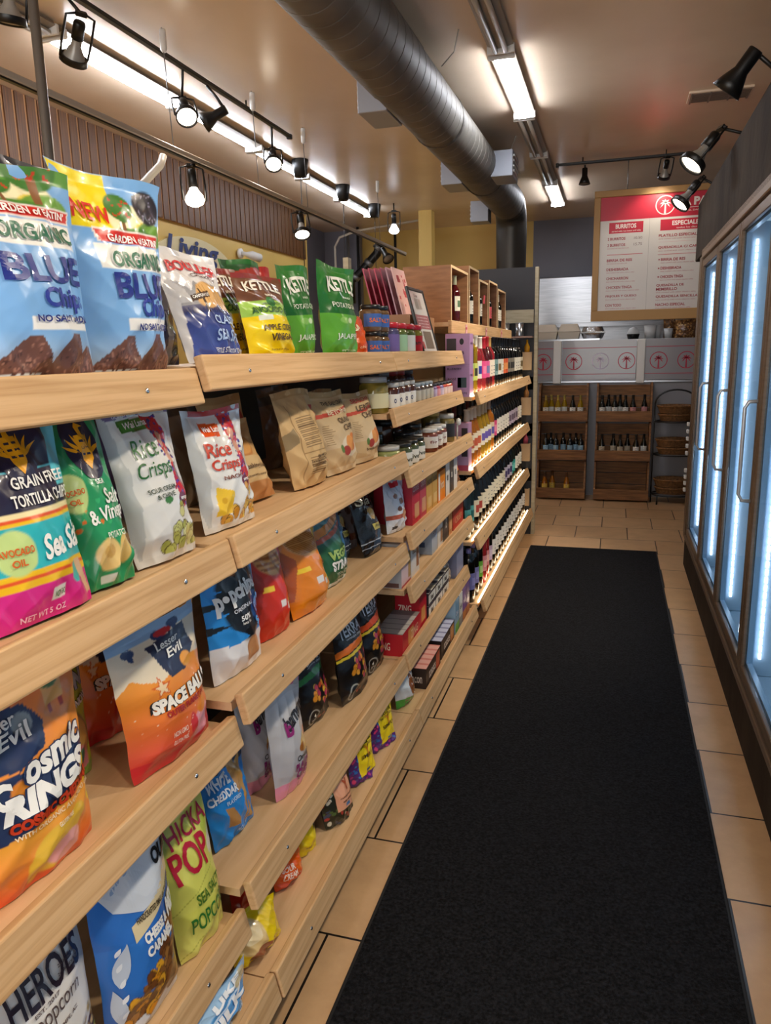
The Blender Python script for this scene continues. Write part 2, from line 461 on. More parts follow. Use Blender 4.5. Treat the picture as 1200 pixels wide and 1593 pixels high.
for a in range(0, 91, 15):
    pts.append((ax(8.5), 8.45 + .24 * math.sin(R(a)), 3.02 - .24 * (1 - math.cos(R(a)))))
pts += [(ax(8.5), 8.69, 2.3), (ax(8.5), 8.69, 1.2)]
D_(MB().tube(pts, [.17] * 2 + [.166] * 6 + [.16] * 2, 24).build('elbow', mat('duct_elbow', '3f3c38', .4, .5), dk))
D_(MB().tube([(ax(7.0), 7.0, 3.02), (ax(7.0), 7.02, 3.02)], .185, 28).build('clamp_band', mat('band', '4a4741', .45, .5), dk))
D_(MB().tube([(ax(5.3), 5.3, 3.02), (ax(5.3), 5.33, 3.02)], .181, 28).build('clamp_band', mat('band', '4a4741', .45, .5), dk))
def outlet(side, y, L=.34, z=3.0, name='air_outlet'):
    o = thing(name, None, None); o.parent = dk; o.location = Vector((ax(y) + side * .22, y, z)) - Vector((-1.2, 5, 3.0))
    MB().box((0, 0, 0), (.18, L, .20), bev=.004).build('box', OUTLETM, o)
    mb = MB()
    for q in range(4): mb.box((side * .094, 0, -.06 + q * .04), (.012, L - .06, .014))
    mb.build('grille', mat('grille_white', 'C8CAC8', .4), o)
    return o
outlet(-1, 4.75, z=2.99); outlet(-1, 6.85, z=2.99); outlet(1, 6.75, z=3.0)
o = outlet(-1, 8.05, L=.2, z=2.88)
mb = MB()
mb.tube([(-.90, 4.55, ZC), (-.96, 4.72, 3.2), (-1.05, 4.8, 3.16)], .004, 6)
mb.tube([(-.86, 6.8, ZC), (-.93, 6.97, 3.17), (-1.03, 7.0, 3.18)], .004, 6)
D_(mb.build('hanger_strap', CONDUIT, dk))
# ------------------------------------------------------------------ lamps
TUBE = emis('tube_lit', 'EAF2FF', 50)
TUBEW = emis('lens_lit', 'F2F6FF', 42)
TUBEOFF = mat('tube_unlit', 'b9b4aa', .4)
FACE = emis('lamp_face', 'FFF0D8', 14)
REFL = mat('strip_reflector', '8F867A', .4)

def strip_light(label, x, y0, y1, lit, wide=False, group=None):
    t = thing('fluorescent_light', label, 'ceiling light', (x, (y0 + y1) / 2, ZC), group=group)
    L = y1 - y0
    mb = MB(); mb.add([(-.075, -L / 2, -.03), (-.045, -L / 2, 0), (.045, -L / 2, 0), (.075, -L / 2, -.03), (.02, -L / 2, -.045), (-.02, -L / 2, -.045),
                       (-.075, L / 2, -.03), (-.045, L / 2, 0), (.045, L / 2, 0), (.075, L / 2, -.03), (.02, L / 2, -.045), (-.02, L / 2, -.045)],
                      [(0, 1, 2, 3, 4, 5), (11, 10, 9, 8, 7, 6)] + [(i, i + 6, (i + 1) % 6 + 6, (i + 1) % 6) for i in range(6)])
    mb.build('housing', REFL, t)
    for s in (-1, 1): MB().box((0, s * (L / 2 - .012), -.045), (.16, .022, .05), bev=.004).build('end_cap', WHITEP, t)
    if wide:
        mb = MB().box((.0, 0, -.058), (.085, L - .05, .034), bev=.012, seg=3); mb.build('tube', TUBEW, t)
    else:
        for s in (-1, 1) if not lit else (0,):
            MB().tube([(s * .03, -L / 2 + .02, -.060), (s * .03, L / 2 - .02, -.060)], .015 if not lit else .010, 12).build('tube', TUBE if lit else TUBEOFF, t)
    return t
G = 'fluorescent strip lights along the ceiling'
strip_light('unlit strip light beside the grey pole, nearest along the slatted wall', -2.95, 2.5, 3.72, False, group=G)
strip_light('broad bright strip light behind the black lamp track', -2.95, 3.76, 4.98, True, True, G)
strip_light('slim lit strip light just past the broad bright one', -2.97, 5.02, 6.2, True, group=G)
strip_light('slim lit strip light between the black track end and first black pendant', -2.99, 6.24, 7.28, True, group=G)
strip_light('slim lit strip light between the first and second black pendants', -3.01, 7.32, 8.42, True, group=G)
strip_light('slim lit strip light by the last black pendant', -3.03, 8.46, 9.55, True, group=G)
strip_light('unlit strip light nearest the camera beside the round duct', -.70, 3.5, 4.80, False, group=G)
strip_light('bright strip light over the aisle beside the round duct', -.71, 4.86, 6.10, True, True, G)
strip_light('first unlit strip light past the bright one beside the duct', -.72, 6.14, 7.3, False, group=G)
strip_light('second unlit strip light past the bright one beside the duct', -.72, 7.34, 8.5, False, group=G)
strip_light('lit strip light at the kitchen end, above the charcoal panel', -.725, 8.54, 9.78, True, True, G)

def head(name, label, loc, aim, mount, energy, group, style='can', face=FACE, size=1., spot=76):
    loc = Vector(loc); q = (Vector(aim) - loc).to_track_quat('-Z', 'Y')
    t = thing(name, label, 'spotlight', loc, group=group); t.rotation_mode = 'QUATERNION'; t.rotation_quaternion = q
    s = size; lit = energy > 0
    if style == 'can':
        prof = [(0, .10 * s), (.026 * s, .10 * s), (.030 * s, .095 * s), (.030 * s, .015 * s), (.05 * s, -.03 * s), (.064 * s, -.07 * s), (.060 * s, -.07 * s), (.046 * s, -.03 * s), (.0, -.01 * s)]
        MB().lathe(prof, 24).build('lamp_shade', BLACK, t)
        MB().lathe([(0, -.064 * s), (.054 * s, -.062 * s), (.054 * s, -.05 * s), (.02 * s, .0)], 24).build('bulb', face if lit else mat('bulb_off', '8c8378', .3), t)
        fz = -.08 * s
    elif style == 'ring':
        MB().lathe([(0, .13 * s), (.024 * s, .13 * s), (.028 * s, .12 * s), (.028 * s, .05 * s), (.0, .05 * s)], 20).build('socket', BLACK, t)
        MB().lathe([(.022 * s, .052 * s), (.024 * s, .02 * s), (.045 * s, -.02 * s), (.058 * s, -.045 * s)], 24).build('reflector', mat('bulb_grey', '9d9a94', .3, .2), t)
        MB().lathe([(.064 * s, -.03 * s), (.066 * s, -.06 * s), (.058 * s, -.062 * s), (.056 * s, -.03 * s), (.064 * s, -.03 * s)], 24).build('rim', BLACK, t)
        MB().lathe([(0, -.058 * s), (.04 * s, -.056 * s), (.057 * s, -.046 * s)], 24).build('bulb', face if lit else mat('bulb_off', '8c8378', .3), t)
        fz = -.07 * s
    else:
        MB().lathe([(0, .14 * s), (.022 * s, .14 * s), (.026 * s, .13 * s), (.026 * s, .03 * s), (.0, .03 * s)], 20).build('socket', BLACK, t)
        MB().lathe([(0, -.072 * s), (.03 * s, -.068 * s), (.05 * s, -.055 * s), (.056 * s, -.04 * s), (.05 * s, -.018 * s), (.026 * s, .02 * s), (.022 * s, .035 * s)], 24).build('bulb', face if lit else mat('bulb_off', '8c8378', .3), t)
        fz = -.085 * s
    inv = q.to_matrix().to_4x4().inverted()
    m = inv @ (Vector(mount) - loc)
    mb = MB()
    if style == 'can':
        mb.tube([(0, 0, .09 * s), m * .5 + Vector((0, 0, .05)), m * .985], .009, 8)
    else:
        a = Vector((.07 * s, 0, .02 * s)); b = Vector((-.07 * s, 0, .02 * s)); c = Vector((0, 0, .17 * s))
        mb.tube([(.066 * s, 0, -.04 * s), (.07 * s, 0, .05 * s), (.066 * s, 0, .15 * s), (.02 * s, 0, .165 * s)], .006, 6)
        mb.tube([(-.066 * s, 0, -.04 * s), (-.07 * s, 0, .05 * s), (-.066 * s, 0, .15 * s), (-.02 * s, 0, .165 * s)], .006, 6)
        mb.box((0, 0, .165 * s), (.05 * s, .02, .02 * s)); mb.tube([(0, 0, .165 * s), m], .008, 8)
    mb.build('bracket', BLACK, t)
    if lit:
        lamp_obj('beam', 'SPOT', (0, 0, fz - .02), energy, (1, .86, .68), parent=t, spot_size=R(spot), spot_blend=.55, shadow_soft_size=.05)
    return t

# black track by the slatted wall
def track(name, label, a, b, drop, group='lamp tracks'):
    a, b = Vector(a), Vector(b); mid = (a + b) / 2
    t = thing(name, label, 'lamp track', mid, group=group)
    d = (b - a); L = d.length; ang = math.atan2(d.y, d.x)
    MB().box((0, 0, 0), (L, .035, .022), bev=.003).build('rail', BLACK, t, rot=(0, 0, ang))
    for s in (-1, 1): MB().box((s * (L / 2 - .012), 0, -.004), (.03, .042, .036), bev=.004).build('end_cap', BLACK, t, rot=(0, 0, ang))
    for f in (.2, .8):
        p = a.lerp(b, f) - mid
        MB().tube([(p.x, p.y, .0), (p.x, p.y, drop)], .006, 6).build('mount', BLACK, t)
    return t
TX = -2.54
track('lamp_track', 'long black lamp track below the ceiling by the slatted wall', (TX, 2.2, 3.2), (TX, 5.96, 3.2), ZC - 3.2)
GL = 'spotlights on the black track by the slats'
head('track_spotlight', 'black spotlight beside the grey pole, tilted down, first on the black track', (TX, 2.98, 2.98), (TX - .3, 3.2, 1.5), (TX, 2.95, 3.183), 0, GL, 'ring')
head('track_spotlight', 'black spotlight against the broad bright strip, turned to the wall', (TX - .02, 3.42, 2.97), (TX - .55, 3.75, 2.3), (TX, 3.35, 3.183), 0, GL, 'ring')
head('track_spotlight', 'lit spotlight with round ring, third on the black track', (TX, 4.38, 2.95), (TX + .6, 3.6, 2.0), (TX, 4.38, 3.183), 22, GL, 'ring')
head('track_spotlight', 'unlit black cone spotlight just past the lit ring one', (TX + .02, 4.68, 3.0), (TX - 1.2, 4.4, 2.4), (TX, 4.66, 3.183), 0, GL, 'can')
head('track_spotlight', 'lit spotlight with round ring at the end of the black track', (TX, 5.62, 2.95), (TX + .5, 4.6, 1.9), (TX, 5.62, 3.183), 22, GL, 'ring')

# pale hanging rail on thin cables
RX = -2.4
t = thing('hanging_rail', 'pale hanging lamp rail on thin cables behind the chip bags', 'lamp track', (RX, 5.3, 2.635), group='lamp tracks')
MB().box((0, 0, 0), (.035, 7.2, .03), bev=.004).build('rail', CONDUIT, t)
MB().box((0, 0, -.019), (.02, 7.2, .008)).build('slot', BLACK, t)
for yy in (3.98, 5.05, 5.93, 7.9):
    mb = MB(); mb.tube([(-.02, yy - 5.3, ZC - 2.635), (0, yy - 5.3, .015)], .0028, 6); mb.build('cable', GREYM, t)
    mb = MB(); mb.lathe([(0, .05), (.016, .05), (.018, .04), (.018, -.05), (.010, -.062), (0, -.062)], 12, M=Matrix.Translation((-.015, yy - 5.3, .555))); mb.build('cable_grip', WHITEP, t)
GR = 'spotlights on the pale hanging rail'
head('rail_spotlight', 'bright bare bulb spotlight above the white mountain chip bag', (RX, 4.17, 2.44), (RX + .15, 4.0, 1.5), (RX, 4.17, 2.598), 30, GR, 'bulb', spot=110)
head('rail_spotlight', 'bright bare bulb spotlight above the green chip bags', (RX, 5.78, 2.47), (RX + .35, 5.2, 1.4), (RX, 5.78, 2.598), 30, GR, 'ring', spot=110)
head('rail_spotlight', 'unlit black cone spotlight by the greeting cards', (RX + .03, 8.0, 2.52), (RX + .5, 7.6, 1.9), (RX, 8.0, 2.598), 0, GR, 'can')
head('ceiling_spotlight', 'small grey spotlight with lit rim hanging before the first yellow column', (-2.6, 9.15, 2.98), (-2.6, 9.1, 1), (-2.6, 9.15, ZC), 14, 'ceiling spotlights', 'bulb', face=emis('face_dim', 'EDF2FF', 3), size=1.1)

# pendants with black cups
for i, (yy, nm, zz) in enumerate(((6.85, 'nearest black cup pendant beside the slim strip lights', 1.2), (8.0, 'middle black cup pendant beside the slim strip lights', 1.2), (9.12, 'farthest black cup pendant, its shade hanging by the blue jars', 2.0))):
    t = thing('pendant_lamp', nm, 'pendant lamp', (-2.83, yy, ZC), group='black pendant lamps')
    MB().lathe([(0, 0), (.075, 0), (.078, -.01), (.055, -.145), (.048, -.15), (0, -.15)], 20).build('canopy', BLACK, t)
    MB().tube([(0, 0, -.15), (0, 0, zz - ZC)], .004, 6).build('cord', BLACK, t)
    MB().lathe([(.02, zz - ZC + .1), (.045, zz - ZC + .09), (.075, zz - ZC - .07), (.07, zz - ZC - .07), (.035, zz - ZC + .07)], 20).build('lamp_shade', BLACK, t)

# spotlights over the cooler, turned to the shelves
track('lamp_track', 'black lamp track lying on top of the cooler canopy', (.72, -.3, 2.457), (.72, 5.5, 2.457), -.02)
GC = 'spotlights reaching out over the cooler'
COOLHEADS = [(3.57, .43, 2.56, 'can', 'large black cone spotlight over the cooler, nearest the camera'),
             (4.22, .355, 2.41, 'ring', 'lit spotlight over the cooler in front of the ceiling vent'),
             (5.62, .405, 2.46, 'ring', 'lit spotlight overlapping the red menu header'),
             (2.3, .44, 2.58, 'can', 'added unseen cone spotlight over the cooler, above the green chip bags'),  # this and the next two heads are out of view, added to light the near shelves
             (1.25, .44, 2.58, 'can', 'added unseen cone spotlight over the cooler, facing the rice crisp bags'),
             (.2, .44, 2.58, 'can', 'added unseen cone spotlight at the near end of the cooler top')]
SPOT_E = {3.57: 42, 4.22: 36, 5.62: 46, 2.3: 42, 1.25: 38, .2: 30}
for yy, xx, zz, st, lb in COOLHEADS:
    head('cooler_spotlight', lb, (xx, yy, zz), (-.72, yy + (.5 if st == 'can' and yy > 3 else -.45), 1.05), (.70, yy + .12, 2.478), SPOT_E[yy], GC, st, spot=84)

# cross track before the menu
track('lamp_track', 'short black lamp track running across the ceiling before the menu board', (-.60, 7.75, 3.2), (.62, 7.75, 3.2), ZC - 3.2)
head('track_spotlight', 'small unlit black spotlight hanging straight down from the cross track', (-.335, 7.75, 3.07), (-.335, 7.7, 1), (-.335, 7.75, 3.183), 0, 'spotlights on the cross track', 'can', size=.85)
head('track_spotlight', 'small lit chrome spotlight aimed at the menu from the cross track', (.37, 7.72, 3.05), (.2, 8.6, 1.9), (.37, 7.75, 3.178), 6, 'spotlights on the cross track', 'ring', size=.85, spot=100)

# ceiling vent
t = thing('ceiling_vent', 'white slatted ceiling vent above the cooler spotlights', 'vent', (.64, 6.25, ZC))
MB().box((0, 0, -.008), (.42, .24, .016), bev=.003).build('frame', CEIL, t)
mb = MB()
for q in range(9): mb.box((0, -.09 + q * .0225, -.018), (.38, .012, .004), M=Matrix.Translation((0, 0, 0)))
for q in (-.19, -.065, .065, .19): mb.box((q, 0, -.02), (.012, .22, .008))
mb.build('grille', mat('vent_grille', '6d6056', .5), t)

# grey pole and white diagonal arm
t = thing('support_pole', 'thin grey steel pole from floor to ceiling behind the blue chip bags', 'pole', (-1.98, 2.44, 0))
MB().tube([(0, 0, 0), (0, 0, ZC)], .0175, 14).build('shaft', mat('pole_grey', '7d7b78', .4, .6), t)
MB().lathe([(0, .0), (.045, 0), (.045, .012), (.0, .012)], 16).build('foot_plate', GREYM, t)
tag(MB().tube([(-2.52, 3.0, 0), (-2.52, 3.0, 1.9), (-2.55, 3.42, 2.12), (-2.58, 4.12, 2.60), (-2.58, 4.16, 2.66)], .022, 12).build('diagonal_arm', CONDUIT),
    'white diagonal pipe arm rising behind the second blue chip bag', 'pipe')

# oval sign and camera on the yellow wall
t = thing('oval_sign', 'pale oval wall sign with dark blue script letters', 'sign', (-3.86, 6.66, 2.28))
mb = MB(); n = 48; pts = [(0.80 * math.cos(2 * PI * i / n), .33 * math.sin(2 * PI * i / n)) for i in range(n)]
Mx = Matrix.Rotation(PI / 2, 4, 'Z')
MB().poly(pts, .02, M=Mx).build('board', mat('sign_cream', 'D8CBA0', .5), t)
mb = MB()
v, f = text_geo('Living', .03, .2)
mb.add([(-.05 + p[0] * .95, -.012, .19 + p[1] * .24) for p in v], f, '1d2f66', M=Mx); mb.build('lettering', mat('sign_blue', '1d2f66', .5), t)
t = thing('security_camera', 'small white security camera on the yellow wall beside the oval sign', 'camera', (-3.86, 7.55, 2.57))
MB().lathe([(0, 0), (.05, 0), (.05, .03), (0, .03)], 16, M=Matrix.Rotation(PI / 2, 4, 'Y')).build('mount', WHITEP, t)
MB().tube([(.03, 0, 0), (.08, 0, -.01), (.12, .06, -.02), (.16, .16, -.04)], [.02, .02, .045, .045], 14).build('body', WHITEP, t)
MB().tube([(.16, .16, -.04), (.165, .172, -.042)], .03, 12).build('lens', BLACK, t)

# pipes in the dark recess at the far corner
t = thing('drain_pipe', 'black stepped drain pipe with grey couplings in the far corner', 'pipe', (-3.4, 10.3, 2.6))
def Q(*p): return [(a + 3.4, b - 10.3, c - 2.6) for a, b, c in p]
MB().tube(Q((-3.17, 10.4, 3.0), (-3.2, 10.4, 2.86), (-3.45, 10.4, 2.62), (-3.6, 10.4, 2.5), (-3.6, 10.4, 2.2)), .06, 12).build('pipe_run', BLACK, t)
for p in ((-3.19, 10.4, 2.93), (-3.33, 10.4, 2.735), (-3.53, 10.4, 2.56)):
    MB().lathe([(0, -.03), (.07, -.03), (.07, .03), (0, .03)], 14, M=Matrix.Translation(Vector(Q(p)[0])) @ Matrix.Rotation(.7, 4, 'Y')).build('coupling', GREYM, t)
for k, (a, b, lb) in enumerate((((-3.7, 10.6, 2.2), (-3.7, 10.6, 3.25), 'thin grey pipe nearest the slats in the dark corner'), ((-3.55, 10.6, 2.1), (-3.55, 10.6, 3.25), 'short black pipe standing behind the drain pipe'),
                              ((-3.0, 10.6, 2.1), (-3.0, 10.6, 3.25), 'thin black pipe between the drain pipe and yellow wall'))):
    tag(MB().tube([a, b], .02, 8).build('thin_pipe', GREYM if k == 0 else BLACKM), lb, 'pipe', 'pipes in the dark corner')
tag(MB().tube([(-3.75, 10.2, 2.4), (-3.75, 10.2, 2.95), (-3.66, 10.15, 3.06), (-3.4, 10.1, 3.12), (-2.5, 9.95, 3.17)], .016, 8).build('ceiling_conduit', CONDUIT), 'thin pale conduit curving along the ceiling in the far corner', 'pipe')
# ------------------------------------------------------------------ printed film bags
class Cv:
    """print artwork sampled on the bag's own grid: u -1..1 across, v 0..1 up"""
    def __init__(s, U, V, asp): s.U, s.V, s.a = U, V, asp; s.c = np.zeros(U.shape + (3,))
    def put(s, m, h):
        m = np.clip(m, 0, 1)[..., None]; s.c = s.c * (1 - m) + np.array(lin(h)) * m; return s
    def fill(s, h): s.c[:] = lin(h); return s
    def band(s, v0, v1, h, sl=0., cur=0.):
        w = s.V - sl * s.U - cur * s.U ** 2; return s.put((w >= v0) & (w <= v1), h)
    def rect(s, u0, u1, v0, v1, h, sl=0.): 
        w = s.V - sl * (s.U - (u0 + u1) / 2)
        return s.put((s.U >= u0) & (s.U <= u1) & (w >= v0) & (w <= v1), h)
    def ell(s, u, v, ru, rv, h, rot=0.):
        x = (s.U - u) * s.a; y = s.V - v; cr, sr = math.cos(rot), math.sin(rot)
        d = ((x * cr + y * sr) / (ru * s.a)) ** 2 + ((-x * sr + y * cr) / rv) ** 2
        return s.put((1.12 - d) * 5, h)
    def poly(s, p, h):
        ins = np.zeros(s.U.shape, bool); n = len(p)
        for i in range(n):
            (x1, y1), (x2, y2) = p[i], p[(i + 1) % n]
            if y1 == y2: continue
            ins ^= ((y1 > s.V) != (y2 > s.V)) & (s.U < (x2 - x1) * (s.V - y1) / (y2 - y1) + x1)
        return s.put(ins.astype(float), h)
    def mix(s, v0, h0, v1, h1, lo=None):
        k = np.clip((s.V - v0) / (v1 - v0), 0, 1)[..., None]
        m = ((s.V >= min(v0, v1)) & (s.V <= max(v0, v1)))[..., None]
        s.c = np.where(m, np.array(lin(h0)) * (1 - k) + np.array(lin(h1)) * k, s.c); return s
    def chips(s, u0, u1, v0, v1, n, r, pal, seed=1, elong=1.5, inside=None):
        q = random.Random(seed); pts = []
        for _ in range(n): pts.append((q.uniform(u0, u1), q.uniform(v0, v1)))
        pts.sort(key=lambda p: -p[1])
        for u, v in pts:
            if inside and not inside(u, v): continue
            rr = r * q.uniform(.7, 1.2); rot = q.uniform(0, PI); col = q.choice(pal)
            s.ell(u, v, rr * elong * 1.12 / s.a * .5, rr * 1.12, '3a2410' if len(pal) > 3 else pal[0], rot)
            s.ell(u, v, rr * elong / s.a * .5, rr, col, rot)
        return s
    def speck(s, amp, k=60, seed=3):
        g = np.random.default_rng(seed); n = g.random(s.U.shape)
        s.c = np.clip(s.c * (1 + amp * (n[..., None] - .5) * 2), 0, 1); return s

FILM = vcol('printed_film', .30, .25)
FOIL = vcol('printed_foil', .22, .45)
PAPER = vcol('printed_paper', .62)
INK = vcol('printed_ink', .34, .2)
INKP = vcol('printed_ink_matte', .6)

BAGS = {}
def bag(pos, name, label, art, texts=(), t=.075, res=(56, 76), m=None, crumple=.0046, seed=1, back='888888', cat='chip bag', group=None, roll=0., topw=1.0, flat=.30, yaw=.018, dx=0., dz=0., puff=.95):
    xl, yl, xr, yr, z, h, lean = pos
    t *= 1.0; A = Vector((xl + dx - yaw, yl, z)); B = Vector((xr + dx, yr, z)); w = (B - A).length; ex = (B - A) / w
    q = random.Random(seed); g = np.random.default_rng(seed)
    waves = [(g.uniform(-7, 7), g.uniform(4, 15), g.uniform(0, 6.28), g.uniform(.4, 1)) for _ in range(7)]
    ph = q.uniform(0, 6)
    def prof(V):
        f = np.where(V < .28, flat + (1 - flat) * np.sin(np.clip(V / .28, 0, 1) * PI / 2), 1.0)
        k = np.clip((V - .34) / .60, 0, 1)
        return f * (1 - k ** 1.7) * .985 + .015
    def S(U, V, side=1):
        f = prof(V); hw = w / 2 * (topw - (topw - .93) * np.clip(1 - V, 0, 1) ** .5) * (1 - .05 * f)
        hw = hw * (1 + .018 * np.sin(5.5 * V + ph) * (1 - V) + .007 * np.sin(15 * V + 2 * ph) + .006 * np.sin(29 * V + ph)) * (1 - .045 * np.clip(1 - V / .09, 0, 1) ** 2)
        x = U * hw + .012 * w * np.sin(3.1 * V + 2 * ph)
        th = t / 2 * f * np.clip(1 - np.abs(U) ** 2.2, 0, 1) ** puff
        d = 0
        for a, b, c, e in waves: d = d + e * (1 - np.abs(np.sin(a * U + b * V + c)) * 1.6)
        edge = np.clip(1 - np.abs(U) ** 4, 0, 1)
        wgt = .25 + .9 * np.clip((np.abs(V - .45) - .18) / .35, 0, 1) + .5 * U ** 2
        th = th + crumple * d * wgt * edge * np.clip(f * 1.6, .12, 1)
        y = -side * th + .007 * np.sin(U * 3.2 + ph) * np.clip((V - .72) / .28, 0, 1) ** 1.5
        zz = V * h + .004 * np.sin(U * 2.3 + ph * 2) * V
        return x, y, zz
    nu, nv = res
    u = np.linspace(-1, 1, nu); v = np.linspace(0, 1, nv); U, V = np.meshgrid(u, v)
    c = Cv(U, V, w / 2 / h); art(c)
    sealm = ((V > .955) | (V < .03)) & (np.sin(V * 900) > .2)
    mb = MB()
    x, y, zz = S(U, V)
    P = np.stack([x, y, zz], -1).reshape(-1, 3)
    F = [(j * nu + i, j * nu + i + 1, (j + 1) * nu + i + 1, (j + 1) * nu + i) for j in range(nv - 1) for i in range(nu - 1)]
    mb.v.extend(map(tuple, P)); mb.c.extend(map(tuple, c.c.reshape(-1, 3))); mb.f.extend(F); mb.mi.extend([0] * len(F)); mb.sm.extend([True] * len(F))
    # back skin, sharing the outline
    nb = nu
    vb = np.linspace(0, 1, 24); U2, V2 = np.meshgrid(np.linspace(-1, 1, 18), vb)
    x, y, zz = S(U2, V2, -1); P2 = np.stack([x, y, zz], -1).reshape(-1, 3); o = len(mb.v)
    F2 = [(o + j * 18 + i + 1, o + j * 18 + i, o + (j + 1) * 18 + i, o + (j + 1) * 18 + i + 1) for j in range(23) for i in range(17)]
    mb.v.extend(map(tuple, P2)); mb.c.extend([lin(back)] * len(P2)); mb.f.extend(F2); mb.mi.extend([0] * len(F2)); mb.sm.extend([True] * len(F2))
    # bottom gusset closes the base
    x, y, zz = S(np.linspace(-1, 1, 18), np.zeros(18)); x2, y2, z2 = S(np.linspace(-1, 1, 18), np.zeros(18), -1)
    o = len(mb.v); mb.v.extend(zip(x, y, zz)); mb.v.extend(zip(x2, y2, z2)); mb.c.extend([lin(back)] * 36)
    for i in range(17): mb.f.append((o + i + 1, o + i, o + 18 + i, o + 18 + i + 1)); mb.mi.append(0); mb.sm.append(False)
    bagm = m or FILM
    ob = mb.build(name, bagm); tag(ob, label, cat, group)
    ey = Vector((0, 0, 1)).cross(ex)                       # away from the viewer
    th = R(lean); upv = Vector((0, 0, 1)) * math.cos(th) + ey * math.sin(th)
    yv = upv.cross(ex)
    M = Matrix((ex, yv, upv)).transposed().to_4x4()
    # keep the leaning base on the shelf
    low = min((M @ Vector(p)).z for p in (list(P[:nu * 20:2]) + list(P2[:18 * 8])))
    M = Matrix.Translation((A + B) / 2 + Vector((0, 0, dz - min(low, 0) + .0005))) @ Matrix.Rotation(roll, 4, ex.cross(Vector((0, 0, 1)))) @ M
    ob.matrix_world = M
    if texts:
        tb = MB(); uv = []
        def lay(bm, w2, h1, off, cc):
            for it in range(4):
                es = [e for e in bm.edges if math.hypot((e.verts[0].co.x - e.verts[1].co.x) * w2, (e.verts[0].co.y - e.verts[1].co.y) * h1) > .0075]
                if not es: break
                bmesh.ops.subdivide_edges(bm, edges=es, cuts=1); bmesh.ops.triangulate(bm, faces=bm.faces[:])
            bm.verts.index_update(); p = np.array([x.co[:2] for x in bm.verts]); ff = [[x.index for x in f.verts] for f in bm.faces]; bm.free()
            uu, v_ = np.clip(p[:, 0], -.99, .99), np.clip(p[:, 1], .005, .99)
            X, Y, Z = S(uu, v_); e = 2e-3; Xu, Yu, Zu = S(uu + e, v_); Xv, Yv, Zv = S(uu, v_ + e)
            n = np.cross(np.stack([Xu - X, Yu - Y, Zu - Z], -1), np.stack([Xv - X, Yv - Y, Zv - Z], -1)); n /= np.linalg.norm(n, axis=1)[:, None]
            if n[:, 1].mean() > 0: ff = [f[::-1] for f in ff]; n = -n
            tb.add([tuple(a) for a in np.stack([X, Y, Z], -1) + n * off], ff, cc)
        for T in texts:
            if T[0] == '#':
                _, pts, col = T; bm = bmesh.new(); bm.faces.new([bm.verts.new((a, b, 0)) for a, b in pts]); bmesh.ops.triangulate(bm, faces=bm.faces[:])
                uv.append((bm, col)); continue
            s, u0, v0, hv, wu, col = T[:6]; kw = T[6] if len(T) > 6 else {}
            layers = [(kw.get('bold', .02), col, .0024)]
            if 'ol' in kw: layers = [(kw.get('bold', .02) + kw.get('olw', .045), kw['ol'], .0017)] + layers
            for li, (bo, cc, off) in enumerate(layers):
                tv, tf = text_geo(s, bo, kw.get('shear', 0))
                if not len(tv): continue
                sc_ = 1.0 if li == len(layers) - 1 else 1 + kw.get('olg', .06)
                # split long edges so that letters follow the film
                bm = bmesh.new(); vv = [bm.verts.new((p[0], p[1], 0)) for p in tv]
                for f in tf:
                    try: bm.faces.new([vv[i] for i in f])
                    except ValueError: pass
                Wm, Hm = wu * w / 2, hv * h
                for it in range(4):
                    es = [e for e in bm.edges if math.hypot((e.verts[0].co.x - e.verts[1].co.x) * Wm, (e.verts[0].co.y - e.verts[1].co.y) * Hm) > .0075]
                    if not es: break
                    bmesh.ops.subdivide_edges(bm, edges=es, cuts=1); bmesh.ops.triangulate(bm, faces=bm.faces[:])
                bm.verts.index_update()
                p = np.array([x.co[:2] for x in bm.verts]); ff = [[x.index for x in f.verts] for f in bm.faces]; bm.free()
                gx, gy = p[:, 0] * Wm * sc_, p[:, 1] * Hm * sc_ + kw.get('arc', 0) * h * (1 - (2 * p[:, 0]) ** 2)
                ro = kw.get('rot', 0); cr, sr = math.cos(ro), math.sin(ro)
                uu = u0 + (gx * cr - gy * sr) / (w / 2); v_ = v0 + (gx * sr + gy * cr) / h
                ok = (np.abs(uu) < .985) & (v_ > .005) & (v_ < .99)
                uu = np.clip(uu, -.99, .99); v_ = np.clip(v_, .005, .99)
                X, Y, Z = S(uu, v_); e = 2e-3
                Xu, Yu, Zu = S(uu + e, v_); Xv, Yv, Zv = S(uu, v_ + e)
                n = np.cross(np.stack([Xu - X, Yu - Y, Zu - Z], -1), np.stack([Xv - X, Yv - Y, Zv - Z], -1)); n /= np.linalg.norm(n, axis=1)[:, None]
                pp = np.stack([X, Y, Z], -1) + n * off
                ff = [f for f in ff if all(ok[i] for i in f)]
                tb.add([tuple(a) for a in pp], ff, cc)
        for i_, (bm, cc) in enumerate(uv): lay(bm, w / 2, h, .0011 + .00005 * i_, cc)
        tb.build('lettering', INKP if bagm is PAPER else INK, ob)
    return ob

